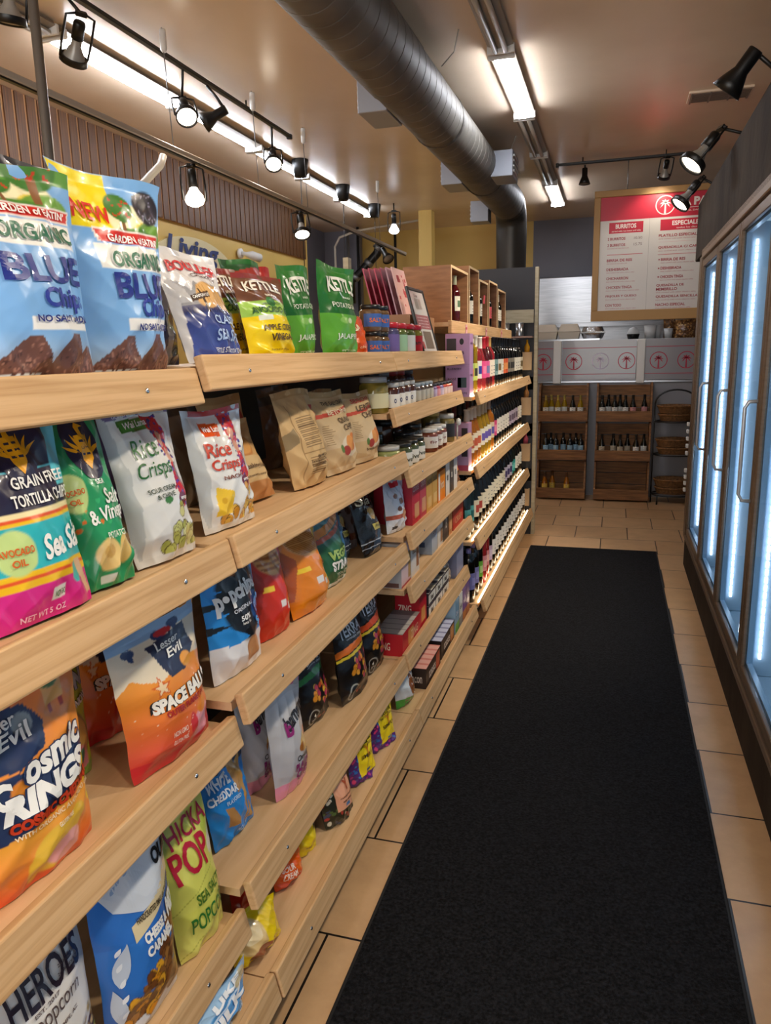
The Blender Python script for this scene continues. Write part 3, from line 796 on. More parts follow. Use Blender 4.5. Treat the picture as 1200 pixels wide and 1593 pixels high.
POS = dict(
    blue1=(-0.784, 0.768, -0.784, 0.999, 1.4612, 0.302, 0.1),
    blue2=(-0.782, 0.976, -0.782, 1.247, 1.4612, 0.33, 2.7),
    bould=(-0.773, 1.287, -0.773, 1.482, 1.4842, 0.212, 10.2),
    bouldback=(-0.827, 1.247, -0.827, 1.366, 1.4842, 0.192, 7.4),
    kavob=(-0.801, 1.527, -0.801, 1.632, 1.4842, 0.218, 9.1),
    kavof=(-0.771, 1.556, -0.771, 1.786, 1.4842, 0.201, 10.5),
    kgreenb=(-0.873, 1.814, -0.873, 2.008, 1.4842, 0.235, 10.6),
    kred=(-0.884, 1.975, -0.884, 2.084, 1.4842, 0.231, 6.1),
    kjal1=(-0.773, 1.785, -0.773, 1.955, 1.4842, 0.245, -1.1),
    kjal2=(-0.767, 1.947, -0.767, 2.229, 1.4842, 0.266, -2.2),
    orange=(-0.772, 2.228, -0.772, 2.347, 1.4842, 0.127, 5.6),
    brown=(-0.802, 2.4, -0.802, 2.503, 1.4842, 0.219, 6.2),
    siete1=(-0.676, 0.646, -0.696, 0.829, 1.1462, 0.284, 4.5),
    siete2=(-0.699, 0.838, -0.699, 0.956, 1.1462, 0.286, 7.9),
    rice1=(-0.713, 0.985, -0.718, 1.195, 1.1462, 0.269, 8.4),
    rice2=(-0.709, 1.191, -0.709, 1.377, 1.1462, 0.246, 6.1),
    tanlie=(-0.79, 1.527, -0.79, 1.711, 1.1522, 0.197, 11.4),
    tanupb=(-0.955, 1.852, -0.955, 2.081, 1.1522, 0.253, 10.6),
    tanbig=(-0.723, 1.644, -0.723, 1.804, 1.1522, 0.257, 10.6),
    tanfr=(-0.744, 1.861, -0.729, 2.098, 1.1522, 0.243, 11.6),
    tanb2=(-0.772, 2.141, -0.772, 2.277, 1.1522, 0.238, 9.2),
    sri=(-0.757, 2.194, -0.757, 2.481, 1.1522, 0.227, 9.9),
    cosmic=(-0.745, 0.647, -0.755, 0.863, 0.7862, 0.286, 1.5),
    onion=(-0.838, 0.928, -0.838, 1.027, 0.7862, 0.215, 6.0),
    spaceb=(-0.865, 1.04, -0.865, 1.127, 0.7862, 0.224, 7.7),
    space=(-0.76, 1.003, -0.75, 1.281, 0.7862, 0.253, 7.4),
    pop=(-0.733, 1.243, -0.728, 1.443, 0.8302, 0.275, 5.3),
    red=(-0.72, 1.426, -0.715, 1.545, 0.8302, 0.246, 6.6),
    oranb=(-0.788, 1.638, -0.788, 1.768, 0.8302, 0.23, 9.5),
    oranf=(-0.718, 1.595, -0.713, 1.806, 0.8302, 0.237, 11.5),
    veg=(-0.725, 1.818, -0.72, 1.987, 0.8302, 0.231, 8.3),
    vegb=(-0.745, 2.041, -0.745, 2.159, 0.8302, 0.207, 8.4),
    blk1=(-0.755, 2.137, -0.745, 2.327, 0.8302, 0.203, 12.8),
    blk2=(-0.75, 2.33, -0.74, 2.552, 0.8302, 0.216, 12.0),
    heroes=(-0.842, 0.718, -0.842, 0.898, 0.3462, 0.366, 2.2),
    blumix=(-0.741, 0.834, -0.736, 1.014, 0.3462, 0.376, 0.4),
    hicka=(-0.712, 1.039, -0.702, 1.191, 0.3462, 0.329, 7.0),
    ched=(-0.796, 1.308, -0.766, 1.483, 0.4052, 0.202, 9.4),
    banb=(-0.769, 1.43, -0.759, 1.527, 0.4052, 0.275, 2.9),
    banf=(-0.704, 1.421, -0.699, 1.577, 0.4052, 0.283, 3.3),
    ter1=(-0.802, 1.844, -0.787, 2.088, 0.4052, 0.235, 7.7),
    ter2=(-0.743, 1.99, -0.733, 2.26, 0.4052, 0.264, 5.7),
    ter3=(-0.731, 2.181, -0.726, 2.407, 0.4052, 0.276, 4.9),
    terb=(-0.862, 1.774, -0.862, 1.946, 0.4052, 0.196, 6.9),
    milk=(-0.627, 0.943, -0.607, 1.081, 0.2002, 0.22, 9.2),
    yelch=(-0.687, 1.178, -0.657, 1.28, 0.2002, 0.116, 10.7),
    redb=(-0.738, 1.315, -0.718, 1.389, 0.2002, 0.103, 6.4),
    orng=(-0.727, 1.429, -0.717, 1.522, 0.2002, 0.103, 9.4),
    yelb=(-0.71, 1.52, -0.7, 1.586, 0.2002, 0.14, 5.8),
    peach=(-0.683, 1.67, -0.668, 1.809, 0.2002, 0.185, 7.5),
    stel1=(-0.665, 1.852, -0.65, 2.015, 0.2002, 0.212, 4.5),
    stel2=(-0.658, 2.066, -0.643, 2.245, 0.2002, 0.2, 4.9),
    ging=(-0.673, 2.454, -0.663, 2.611, 0.2002, 0.169, 5.9))
# ------------------------------------------------------------------ the bags, shelf by shelf
# base line of each bag on its shelf: (x, y of one end, y of the other)
BASE = dict(blue1=(-.757, .765, .998), blue2=(-.772, .998, 1.218), bould=(-.752, 1.262, 1.468), bouldback=(-.86, 1.24, 1.40), kavob=(-.852, 1.56, 1.70), kavof=(-.768, 1.55, 1.78),
    kgreenb=(-.885, 1.74, 1.93), kred=(-.95, 1.95, 2.09), kjal1=(-.80, 1.815, 1.985), kjal2=(-.762, 1.985, 2.25), orange=(-.775, 2.262, 2.38), brown=(-.86, 2.33, 2.44),
    siete1=(-.738, .705, .915), siete2=(-.745, .90, 1.026), rice1=(-.742, 1.034, 1.214), rice2=(-.745, 1.265, 1.475), tanlie=(-.81, 1.50, 1.715), tanupb=(-.90, 1.60, 1.80),
    tanbig=(-.765, 1.745, 1.955), tanfr=(-.762, 1.975, 2.215), tanb2=(-.865, 2.19, 2.36), sri=(-.762, 2.225, 2.448), cosmic=(-.748, .63, .872), space=(-.738, .962, 1.213), pop=(-.75, 1.265, 1.475),
    red=(-.765, 1.505, 1.655), oranb=(-.875, 1.66, 1.83), oranf=(-.745, 1.66, 1.88), veg=(-.768, 1.90, 2.10), vegb=(-.805, 2.105, 2.19), blk1=(-.835, 2.20, 2.325), blk2=(-.758, 2.28, 2.448),
    hicka=(-.742, 1.052, 1.212), ched=(-.80, 1.30, 1.475), banb=(-.832, 1.52, 1.655), banf=(-.750, 1.515, 1.685), ter1=(-.825, 1.86, 2.05), ter2=(-.765, 2.04, 2.26), ter3=(-.768, 2.262, 2.448))
def fix(k, **kw):
    xl, yl, xr, yr, z, h, lean = POS[k]; x, a, b = BASE[k]
    if a > 1.22 and z == 1.1462: z = 1.1522
    return (x, a, x, b, z, kw.get('h', h), kw.get('lean', lean))
BIG = (90, 120)
WHT = 'F4F4F0'

def art_blue(new, dv=0.):
    def f(c):
        c.fill('7FB4EA').mix(0, 'C3D6E6', .25, '7FB4EA')
        c.band(0, .075, 'D8DEDF')
        if new: c.poly([(-1, 1), (-.06, 1), (-.06, .93), (-.2, .74), (-1, .72)], 'F5DC10')
        else: c.rect(-1, .1, .86, 1, 'F0DC30')
        u0 = -.02 if new else -.25
        V0 = c.V; c.V = c.V - dv
        c.ell(u0 + .3, .765, .55, .10, 'F6EFC4').ell(u0 + .6, .74, .34, .05, 'F3DA5A').ell(u0 + .72, .73, .42, .06, '6FA23C').ell(u0 + .3, .715, .5, .04, '4F8B33')
        c.rect(u0 + .02, u0 + .10, .72, .82, '8A5A34').ell(u0 + .06, .845, .24, .07, '3F7A2E')
        c.chips(u0 - .14, u0 + .26, .80, .89, 14, .010, ['C8321E', 'C8321E'], 4, 1.0)
        if not new: c.band(.84, 1.2, '5E9A3C').ell(.35, .90, .4, .10, '3F7A2E').rect(.30, .42, .74, .86, '8A5A34').chips(.05, .7, .85, .97, 20, .012, ['C8321E', 'C8321E'], 4, 1.0)
        if new: c.ell(.66, .865, .32, .085, '1B1626'); c.chips(.4, .92, .80, .94, 60, .010, ['2C2438', '3a3048', '8a86a0', '1c1626'], 9, 1.0, lambda u, v: ((u - .66) / .30) ** 2 + ((v - .865) / .078) ** 2 < 1)
        c.poly([(-.55, .665), (.86, .665), (.93, .735), (-.62, .735)], 'F1E9E2').poly([(-.52, .672), (.84, .672), (.90, .729), (-.58, .729)], 'D2251C')
        c.rect(-.62, .86, .545, .66, 'F2F1EA')
        c.V = V0; c.rect(-.35, .95, .25, .305, 'F4F4F1')
        for a, b, s in (((-1.0, .06), (.0, .06), .16), ((-.35, .0), (.75, .03), .23), ((.2, .03), (1.0, .05), .15)):
            um = (a[0] + b[0]) / 2
            c.poly([a, b, (um + .28, a[1] + s), (um + .12, a[1] + s * 1.02)], '6E4A40')
            q = random.Random(int(s * 100))
            for _ in range(170):
                uu, vv = q.uniform(a[0], b[0]), q.uniform(0, s)
                if abs(uu - (um + .2 * vv / s)) < .5 * (1 - vv / s): c.ell(uu, a[1] + vv, .014, .0065, q.choice(['94685A', '4a302c', '845a4e', 'A87a68']))
    return f
TB = [('GARDEN of EATIN\u2019', .12, .70, .036, 1.30, WHT, dict(bold=.03)), ('ORGANIC', .12, .602, .078, 1.30, '1F6A4E', dict(bold=.03, ol='F4F4EE', olg=.04)),
      ('BLUE', .10, .475, .125, 1.36, '1D2E86', dict(bold=.03)), ('Chips', .30, .36, .115, .86, '24379A', dict(bold=.03)), ('NO SALT ADDED', .30, .278, .032, 1.18, '23307E', dict(bold=.03))]
bag(fix('blue1', lean=6), 'chip_bag', 'blue corn chip bag nearest the camera on the top shelf, with green garden scene', art_blue(False, .085), [(s, u, v + (.085 if v > .58 else .045 if v > .4 else .02), hv, wu, c, k) for s, u, v, hv, wu, c, k in TB], res=BIG, seed=11, t=.09, back='7FB4EA', group='blue corn chip bags')
bag(fix('blue2', x=-.785, yl=.985, yr=1.205), 'chip_bag', 'blue corn chip bag with a yellow NEW corner on the top shelf', art_blue(True),
    [(s, u + .05, v - .012, hv, wu * .9, c, k) for s, u, v, hv, wu, c, k in TB] + [('NEW', -.53, .80, .085, .62, 'D3261C', dict(bold=.02, rot=-.08))], res=BIG, seed=12, t=.085, topw=1.2, back='7FB4EA', group='blue corn chip bags')
bag((-.90, .98, -.86, 1.16, 1.4612, .3462, 2), 'chip_bag', 'partly hidden bag behind the blue ones, its blackberry print showing', lambda c: (c.fill('7FB4EA').ell(0, .90, .95, .14, '17131f').chips(-.9, .9, .80, 1, 90, .011, ['2C2438', '3a3048', '8a86a0', '1c1626'], 5, 1.0)), t=.05, seed=13, back='17131f')

def art_bould(c):
    c.fill('3B4C92').mix(.0, '42539c', .42, '2f3f80').mix(.42, '3D3B60', .56, '8C8CA0')
    c.band(.50, 1, 'DEDCDD').poly([(-1, .48), (-1, .62), (-.72, .72), (-.45, .6), (-.2, .7), (.1, .58), (.35, .69), (.7, .6), (1, .66), (1, .46)], '9A9A9E')
    c.poly([(-1, .66), (-.85, .75), (-.6, .62), (-.5, .5), (-1, .5)], 'BDBDC0')
    c.ell(-.02, .565, .40, .115, 'D9AC6E', .4).ell(.42, .55, .22, .115, 'CDA164').ell(.72, .50, .2, .10, 'D3A86B')
    for k in range(7): c.rect(-.3 + k * .085, -.285 + k * .085, .47, .66, 'C0904F')
    q = random.Random(2)
    for k in range(26): 
        u = -1 + k * .08; c.poly([(u - .05, .38), (u + .05, .38), (u, .43 + q.uniform(0, .05))], '2E3763')
    c.band(0, .40, '3B4C96'); c.mix(.0, '4a5aa6', .40, '33427f')
    c.poly([(-.55, .50), (.02, .545), (.02, .60), (-.55, .555)], '4A3428').rect(-.28, -.2, .40, .62, '4A3428')
    c.poly([(-1, 0), (-.86, 0), (-.80, .5), (-1, .62)], 'C9C9CC')
def tx_bould(): return [('BOULDER', .06, .83, .10, 1.62, 'C4272E', dict(bold=.025)), ('CANYON', .22, .745, .030, .9, '5a4340', {}), ('CANYON CUT', -.26, .548, .028, .50, WHT, dict(rot=.10)),
    ('CLASSIC', .28, .335, .078, .92, 'A9C4EC', dict(bold=.02)), ('SEA SALT', .30, .205, .088, 1.0, 'A9C4EC', dict(bold=.02)), ('KETTLE STYLE POTATO CHIPS', .3, .085, .04, 1.2, 'DDE4F0', dict(bold=.02))]
bag(fix('bould', lean=17, h=.225), 'chip_bag', 'white and navy mountain chip bag facing out, ripple chips and canyon signpost printed', art_bould, tx_bould(), res=BIG, seed=21, m=FOIL, back='C9C9CC', group='white and navy mountain chip bags')
bag(fix('bouldback', x=-.85), 'chip_bag', 'navy mountain chip bag half hidden between the blue corn bag and the white front', lambda c: c.fill('2C3568').band(.55, 1, '8a8a96').poly([(.1, 0), (.35, 0), (.55, .4), (.3, .55)], 'B9B9BF'), seed=22, m=FOIL, t=.06, back='2C3568', group='white and navy mountain chip bags')

def art_kavo(c):
    c.fill('F2D40C').band(.50, .68, '9FCB58').band(.68, 1, '73472C').band(.945, 1, '8f2f26').ell(0, .66, .18, .06, '2F7A3A').rect(-.62, -.2, .45, .51, 'DFE8DA')
TK = [('KETTLE', 0, .84, .115, 1.5, 'F3EEDD', dict(bold=.03, arc=.02)), ('BRAND', .2, .735, .03, .55, 'F3EEDD', {}), ('MADE WITH', 0, .635, .026, .7, '2f5a24', {}), ('AVOCADO OIL', 0, .565, .075, 1.56, '235A2C', dict(bold=.03)),
      ('APPLE CIDER', .02, .36, .07, 1.3, '4B3312', dict(bold=.025)), ('VINEGAR', .05, .25, .075, 1.0, '4B3312', dict(bold=.025)), ('potato chips', .0, .12, .03, .8, '7a6210', {})]
bag(fix('kavob', x=-.84, yl=1.50, yr=1.66), 'chip_bag', 'brown, green and yellow kettle chip bag half covered by its twin in front', art_kavo, TK, seed=31, back='73472C', group='brown, green and yellow chip bags', t=.055)
bag(fix('kavof', x=-.755), 'chip_bag', 'brown, green and yellow apple cider vinegar chip bag in full view', art_kavo, TK, res=BIG, seed=32, back='73472C', group='brown, green and yellow chip bags')
def art_kgreen(c): c.fill('1D5A2A').band(.955, 1, '2E7B36').rect(-1, 1, .80, .90, 'B43026', .05)
bag(fix('kgreenb', h=.262), 'chip_bag', 'dark green chip bag with red stripe standing behind the yellow ones', art_kgreen, [('KETTLE', 0, .72, .12, 1.4, 'E9E6D6', dict(bold=.03)), ('POTATO', .1, .5, .06, 1.2, 'D9E6C9', {})], seed=33, back='1D5A2A', t=.06)
bag(fix('kred', h=.262), 'chip_bag', 'red chip bag top rising between the dark and bright green bags', lambda c: c.fill('C22A26').band(0, .5, '8c1f1c'), seed=34, back='C22A26', t=.05)
def art_kjal(c): c.fill('2C7F2D').band(0, .475, '63AF36').band(.94, 1, '357f33').mix(.475, '1F6A2C', .94, '2C7F2D').ell(-.2, .41, .22, .035, '8cc765').ell(.1, .41, .12, .03, 'd8ecc0')
TJ = [('KETTLE', .08, .77, .16, 1.42, 'F2F1E6', dict(bold=.035, arc=.03)), ('BRAND', .1, .655, .022, .42, 'E8F2DC', {}), ('POTATO CHIPS', .08, .565, .052, 1.42, 'EEF3E2', dict(bold=.01)), ('JALAPE\u00d1O', .05, .24, .085, 1.3, 'F3F6E8', dict(bold=.012)), ('great taste', .1, .09, .034, .9, 'DCEBC6', {})]
bag(fix('kjal1', x=-.785, lean=3, yl=1.78, yr=1.985), 'chip_bag', 'bright green jalapeno chip bag, the one nearer the yellow bags', art_kjal, TJ, res=BIG, seed=35, back='2C7F2D', group='bright green chip bags')
bag(fix('kjal2', x=-.76, lean=3, yl=1.955, yr=2.20), 'chip_bag', 'bright green jalapeno chip bag overlapping its twin, next to the orange bag', art_kjal, TJ, res=BIG, seed=36, back='2C7F2D', group='bright green chip bags')
bag(fix('orange', x=-.775, yr=2.36), 'chip_bag', 'small orange barbecue chip bag squeezed between green bags and jars', lambda c: c.fill('E2571B'), [('BA', -.3, .72, .16, .7, 'F7E5C8', {}), ('chips', 0, .25, .08, .9, 'F7D0A8', {})], seed=37, back='E2571B', t=.05)
bag(fix('brown', x=-.84), 'chip_bag', 'dark brown chip bag standing behind the small orange one', lambda c: c.fill('5B3A33').band(.4, .8, '6b4a42'), [('CHIPS', 0, .8, .12, 1.5, 'D8C8B4', {}), ('SEA SALT', 0, .38, .09, 1.6, 'CBB8A2', {})], seed=38, back='5B3A33', t=.05)

# --- second shelf
def petal(u, v, a, L, wd, asp):
    """slender leaf from (u, v) in direction a; asp = half width / height of the bag"""
    pts = []
    for k in range(9):
        f = k / 8; pts.append((f * L, wd * math.sin(PI * min(1, f ** .8))))
    pts = pts + [(x, -y) for x, y in reversed(pts[1:-1])]
    ca, sa = math.cos(a), math.sin(a)
    return [(u + (x * ca - y * sa) / asp, v + x * sa + y * ca) for x, y in pts]
def emblem(u, v, asp, s=1., name=True):
    G_, N_ = 'F0A818', '24233F'; o = []
    n = 20
    o.append(('#', [(u + .165 * s / asp * math.copysign(abs(math.cos(2 * PI * i / n)) ** .8, math.cos(2 * PI * i / n)), v + (.19 * s * math.sin(2 * PI * i / n) if math.sin(2 * PI * i / n) > 0 else .27 * s * math.sin(2 * PI * i / n) * (1 - .0 * i))) for i in range(n)], N_))
    for sx in (-1, 1):
        for k in range(6):
            a = R(28 + k * 21) if sx > 0 else R(180 - 28 - k * 21)
            if k > 3: continue
            o.append(('#', petal(u + sx * .022 * s / asp, v - .10 * s, a + sx * R(0), (.185 - .012 * k) * s, .0125 * s, asp), G_))
    o.append(('#', [(u - .055 * s / asp, v + .035 * s), (u + .055 * s / asp, v + .035 * s), (u + .05 * s / asp, v - .13 * s), (u, v - .20 * s), (u - .05 * s / asp, v - .13 * s)], G_))
    for j in range(3):
        for sx in (-1, 1): o.append(('#', [(u + sx * .022 * s / asp - .012 / asp, v - .10 * s + j * .043 * s), (u + sx * .022 * s / asp + .012 / asp, v - .10 * s + j * .043 * s), (u + sx * .022 * s / asp + .012 / asp, v - .085 * s + j * .043 * s), (u + sx * .022 * s / asp - .012 / asp, v - .085 * s + j * .043 * s)], N_))
    o.append(('#', [(u - .018 / asp, v + .03 * s), (u + .012 / asp, v + .03 * s), (u + .02 * s / asp, v + .085 * s), (u + .065 * s / asp, v + .095 * s), (u + .005, v + .12 * s), (u - .022 * s / asp, v + .09 * s)], G_))
    return o
def art_s1(c):
    c.fill('27233D').band(.0, .175, 'D62A8C').band(.175, .205, 'F0C21E').band(.205, .225, 'E4572A').band(.225, .245, 'F0C21E').band(.245, .455, '2FB5BE')
    c.band(.455, .475, 'F0C21E').band(.475, .495, 'E4572A').band(.495, .515, 'F6E6B0').band(.70, .708, '5CC3D8')
    c.band(.72, .74, '27233D').rect(.72, 1, .6, 1, '5FC7D6').rect(-1, -.62, .7, 1, '5FC7D6')
    c.ell(-.42, .34, .3, .105, 'BFD98A').rect(.05, .35, .08, .14, 'E8EEE8').ell(.62, .17, .13, .05, '35B7B9').poly([(.62, .235), (.8, .23), (1, .05), (.9, .04)], 'D9B48E')
bag(fix('siete1', lean=12, h=.295), 'chip_bag', 'teal and pink striped tortilla chip bag cut by the picture edge', art_s1,
    emblem(.12, .845, .36, .80) + [('GRAIN FREE', .34, .65, .058, 1.05, WHT, dict(bold=.02)), ('TORTILLA CHIPS', .32, .565, .058, 1.2, WHT, dict(bold=.02)), ('Sea Salt', .48, .3462, .12, 1.0, WHT, dict(bold=.03, shear=.25, rot=.08)), ('AVOCADO', -.42, .3462, .034, .5, 'D2631F', dict(bold=.03)), ('OIL', -.42, .295, .034, .22, 'D2631F', dict(bold=.03)),
     ('NON GMO', .2, .11, .03, .26, '2b7a45', {}), ('NET WT 5 OZ', -.1, .04, .028, .8, 'F3C7DD', {})], res=BIG, seed=41, back='27233D')
def art_s2(c):
    c.fill('2A9A62').band(.93, 1, '1D5E46')
    c.chips(-.9, .9, .05, .5, 16, .012, ['3fb978', 'E8742A', '3fb978'], 8, 2.2)
    c.ell(-.66, .52, .32, .105, 'C5DC8E'); c.ell(-.2, .17, .36, .085, 'EACB82').ell(.38, .18, .22, .08, 'E8C678').ell(.82, .22, .18, .08, 'E3BF70').ell(-.2, .185, .2, .035, 'd2a85c').rect(-.4, -.1, .02, .06, 'DDE8E0')
bag(fix('siete2', lean=13, h=.292), 'chip_bag', 'green salt and vinegar chip bag between the teal and white bags', art_s2,
    emblem(.10, .78, .25, .80) + [('SIETE', .10, .925, .036, .62, WHT, dict(bold=.02)), ('AVOCADO', -.66, .525, .03, .5, 'D2631F', dict(bold=.03)), ('OIL', -.66, .475, .03, .24, 'D2631F', dict(bold=.03)), ('SEA', .12, .55, .028, .3, WHT, {}), ('Salt', .38, .47, .085, .72, WHT, dict(bold=.02, shear=.15)),
     ('& Vinegar', .16, .375, .10, 1.4, WHT, dict(bold=.025, shear=.2, rot=.1)), ('POTATO CHIPS', .3, .265, .034, 1.05, 'EAF4E4', dict(bold=.02))], res=BIG, seed=42, back='1D5E46')
def art_rice(red):
    def f(c):
        c.fill('E2E4E3').band(.955, 1, '6B5B8A' if not red else 'B5252B'); c.poly([(-1, 1), (-1, .2), (-.86, .0), (-.8, 0), (-.72, .6), (-.8, .95)], 'C3C8C9')
        if not red: c.poly([(-.55, .86), (.34, .85), (.40, .93), (-.60, .95)], '3D7A34').poly([(-.5, .873), (.3, .863), (.35, .918), (-.54, .936)], '4C8F3E')
        else: c.poly([(-.50, .78), (.02, .77), (.06, .88), (-.52, .90)], 'E4571E')
        u = .42 if not red else .36
        c.poly([(u - .22, .95), (u + .18, .95), (u + .26, .78), (u + .12, .62), (u + .32, .40), (u + .05, .30), (u - .12, .42), (u - .02, .62), (u - .16, .78)], 'C62A3A')
        c.chips(u - .2, u + .28, .32, .95, 60, .014, ['4a3f9a', '6a3f9a', 'b0305a', '2f3f8a'], 6, 1.4, lambda a, b: abs(a - u - .05) < .22)
        c.ell(u - .02, .77, .10, .055, 'D9A28C').ell(u + .05, .66, .12, .05, 'D9A28C')
        c.ell(u - .02, .365, .15, .045, '6E1F3A')
        c.chips(-.5 if red else -.3, .95, .05, .33, 46, .036, ['E0B64A', 'D79F35', 'EBCB6A', 'c98f2e'] if red else ['C9CC7A', 'B6BC62', 'DADC98', 'a6ac55'], 15, 2.6, lambda a, b: b < .10 + .23 * max(0, 1 - abs(a - .30) / .6))
        if red: c.poly([(-.7, .12), (-.25, .12), (-.2, .30), (-.62, .36)], 'F0C93A').ell(-.5, .24, .06, .025, 'D8A92A')
        else: c.ell(-.1, .385, .12, .025, '3D7A34')
        c.band(0, .05, 'D9DBDA')
    return f
bag(fix('rice1', lean=11), 'chip_bag', 'white rice crisps bag with green name panel and sour cream print', art_rice(False),
    [('Rice', -.20, .74, .13, .66, '2F6B34', dict(bold=.0, shear=.1)), ('Crisps', -.14, .585, .13, .92, '2F6B34', dict(bold=.0, shear=.1)), ('Wai Lana', -.1, .90, .045, .72, WHT, dict(shear=.25)), ('SOUR CREAM', -.15, .46, .032, .72, '3a4a3c', {}), ('& CHIVE', -.15, .415, .032, .5, '3a4a3c', {}),
     ('vegan', .40, .365, .03, .24, WHT, {}), ('GLUTEN-FREE \u2022 VEGAN', -.05, .975, .022, 1.3, 'D9D4E6', {})], res=BIG, seed=43, m=FOIL, back='C3C8C9', group='white rice crisp bags', t=.08)
bag(fix('rice2', lean=9), 'chip_bag', 'white rice crisps bag with red top and nacho cheese print', art_rice(True),
    [('Rice', -.30, .66, .12, .72, 'C5402A', dict(shear=.1)), ('Crisps', -.20, .52, .12, .85, 'C5402A', dict(shear=.1)), ('Wai Lana', -.24, .835, .05, .46, WHT, dict(shear=.25)), ('NACHO', -.05, .42, .034, .7, '7a3a2a', {}), ('vegan', .34, .365, .03, .22, WHT, {})], res=BIG, seed=44, m=FOIL, back='C3C8C9', group='white rice crisp bags', t=.075)
# tan paper bags
KR = 'C9A876'
def lines(c, u0, u1, v0, v1, n, col):
    q = random.Random(5)
    for k in range(n):
        v = v0 + (v1 - v0) * k / n; c.rect(u0, u1 - q.uniform(0, .15), v, v + (v1 - v0) / n * .42, col)
def art_tback(c):
    c.fill(KR).band(.93, 1, 'B8955F').rect(-.62, -.60, .05, .86, '8a6a40').rect(-.62, .55, .34, .3462, '8a6a40').poly([(-1, .40), (-.66, .46), (-.66, .62), (-1, .56)], '8E7A58')
    lines(c, -.52, .45, .40, .72, 15, '6a4f30'); lines(c, -.45, .35, .12, .30, 8, '7a5c38'); c.rect(.62, .9, .68, .83, 'B9402F').ell(.72, .26, .14, .07, 'B8402E')
def art_tfront(top, chip):
    def f(c):
        c.fill('D3B587').band(.93, 1, 'B8955F').mix(.3, 'D9C09A', .9, 'CDAE7C').rect(-1, 1, .71, .76, top, .04)
        c.ell(.1, .30, .48, .13, 'EADBC0'); c.ell(.25, .34, .26, .10, 'D9803C', .6).ell(.05, .33, .2, .10, 'E39A52', -.4).ell(-.2, .25, .16, .06, 'A83A2E'); c.ell(-.38, .28, .07, .05, '5B7A3A')
        lines(c, -.85, -.5, .35, .6, 10, '9a7b50'); c.band(0, .07, 'E0CCA6')
    return f
bag(fix('tanlie', x=-.80, lean=24, h=.21, yl=1.44, yr=1.615), 'chip_bag', 'tan paper chip bag slumped low behind the nacho rice crisps', lambda c: c.fill('C49A62').band(0, .25, 'B47A44').ell(0, .66, .5, .17, 'B87838').ell(.02, .665, .44, .14, 'D0954E').band(.2, .5, 'CDAE7C'),
    [('Breaking News', .15, .36, .07, 1.3, '5a4128', {}), ('a crunchy story told', .1, .26, .03, 1.2, '6a4f30', {})], seed=51, m=PAPER, back=KR, t=.08, cat='chip bag', group='tan paper chip bags')
bag(fix('tanupb', x=-.95, yl=1.64, yr=1.86), 'chip_bag', 'tan paper chip bag in shadow at the back, showing its printed rear', art_tback, seed=52, m=PAPER, back=KR, t=.07, group='tan paper chip bags')
bag(fix('tanbig', x=-.765, yl=1.635, yr=1.845), 'chip_bag', 'plump tan paper bag turned backwards, rows of small print showing', art_tback, [('BIG PARTY', .1, .285, .03, .6, '4a3520', {}), ('Family Sized Classic', .0, .245, .03, .9, '4a3520', {}), ('Lundi Bakery', -.1, .205, .03, .7, '4a3520', {})], res=BIG, seed=53, m=PAPER, back=KR, t=.10, crumple=.0045, group='tan paper chip bags')
bag(fix('tanfr', x=-.765, yl=1.875, yr=2.09), 'chip_bag', 'tan paper quinoa chip bag with a red band and orange chip picture', art_tfront('C4442F', 1),
    [('THE DAILY CRAVE', .1, .85, .05, 1.4, '3d2c1a', {}), ('BEYOND', .1, .735, .06, 1.3, 'EAD9B8', dict(bold=.02)), ('QUINOA', .3, .62, .075, 1.0, '5a4128', {}), ('CHIPS', .35, .53, .075, .8, '5a4128', {})], res=BIG, seed=54, m=PAPER, back=KR, t=.09, crumple=.004, group='tan paper chip bags')
bag(fix('tanb2', x=-.86, yl=2.09, yr=2.26), 'chip_bag', 'tan paper chip bag squeezed between the quinoa and lentil bags', art_tfront('C4442F', 1), [('JUMBO', 0, .735, .06, 1.5, 'EAD9B8', dict(bold=.02)), ('QUINOA', .2, .60, .08, 1.5, '5a4128', {}), ('CHIPS', .2, .49, .08, 1.2, '5a4128', {})], seed=55, m=PAPER, back=KR, t=.06, group='tan paper chip bags')
bag(fix('sri', x=-.765, yr=2.42), 'chip_bag', 'pale paper sriracha lentil chip bag beside the pickle jar', lambda c: art_tfront('C4442F', 1)(c.fill('D8C29C')) ,
    [('SRIRACHA', .1, .88, .06, 1.5, 'C4362A', dict(bold=.02)), ('LENTIL', .2, .77, .085, 1.2, '5a4128', {}), ('CHIPS', .2, .66, .085, 1.0, '5a4128', {}), ('Breaking News', .1, .17, .05, 1.2, '5a4128', {})], res=BIG, seed=56, m=PAPER, back='D8C29C', t=.08, group='tan paper chip bags')
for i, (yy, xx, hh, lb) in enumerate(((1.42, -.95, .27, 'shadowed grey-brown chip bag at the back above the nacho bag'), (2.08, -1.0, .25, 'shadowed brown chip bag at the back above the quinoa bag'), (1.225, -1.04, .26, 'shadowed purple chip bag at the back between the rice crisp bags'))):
    bag((xx, yy, xx, yy + .2, 1.1522, hh, 4), 'chip_bag', lb, lambda c, i=i: c.fill(('7a6a58', '6f5236', '5b4a78')[i]).band(.80, .90, '3d3226'), t=.05, seed=57 + i, back='5a4a3c')

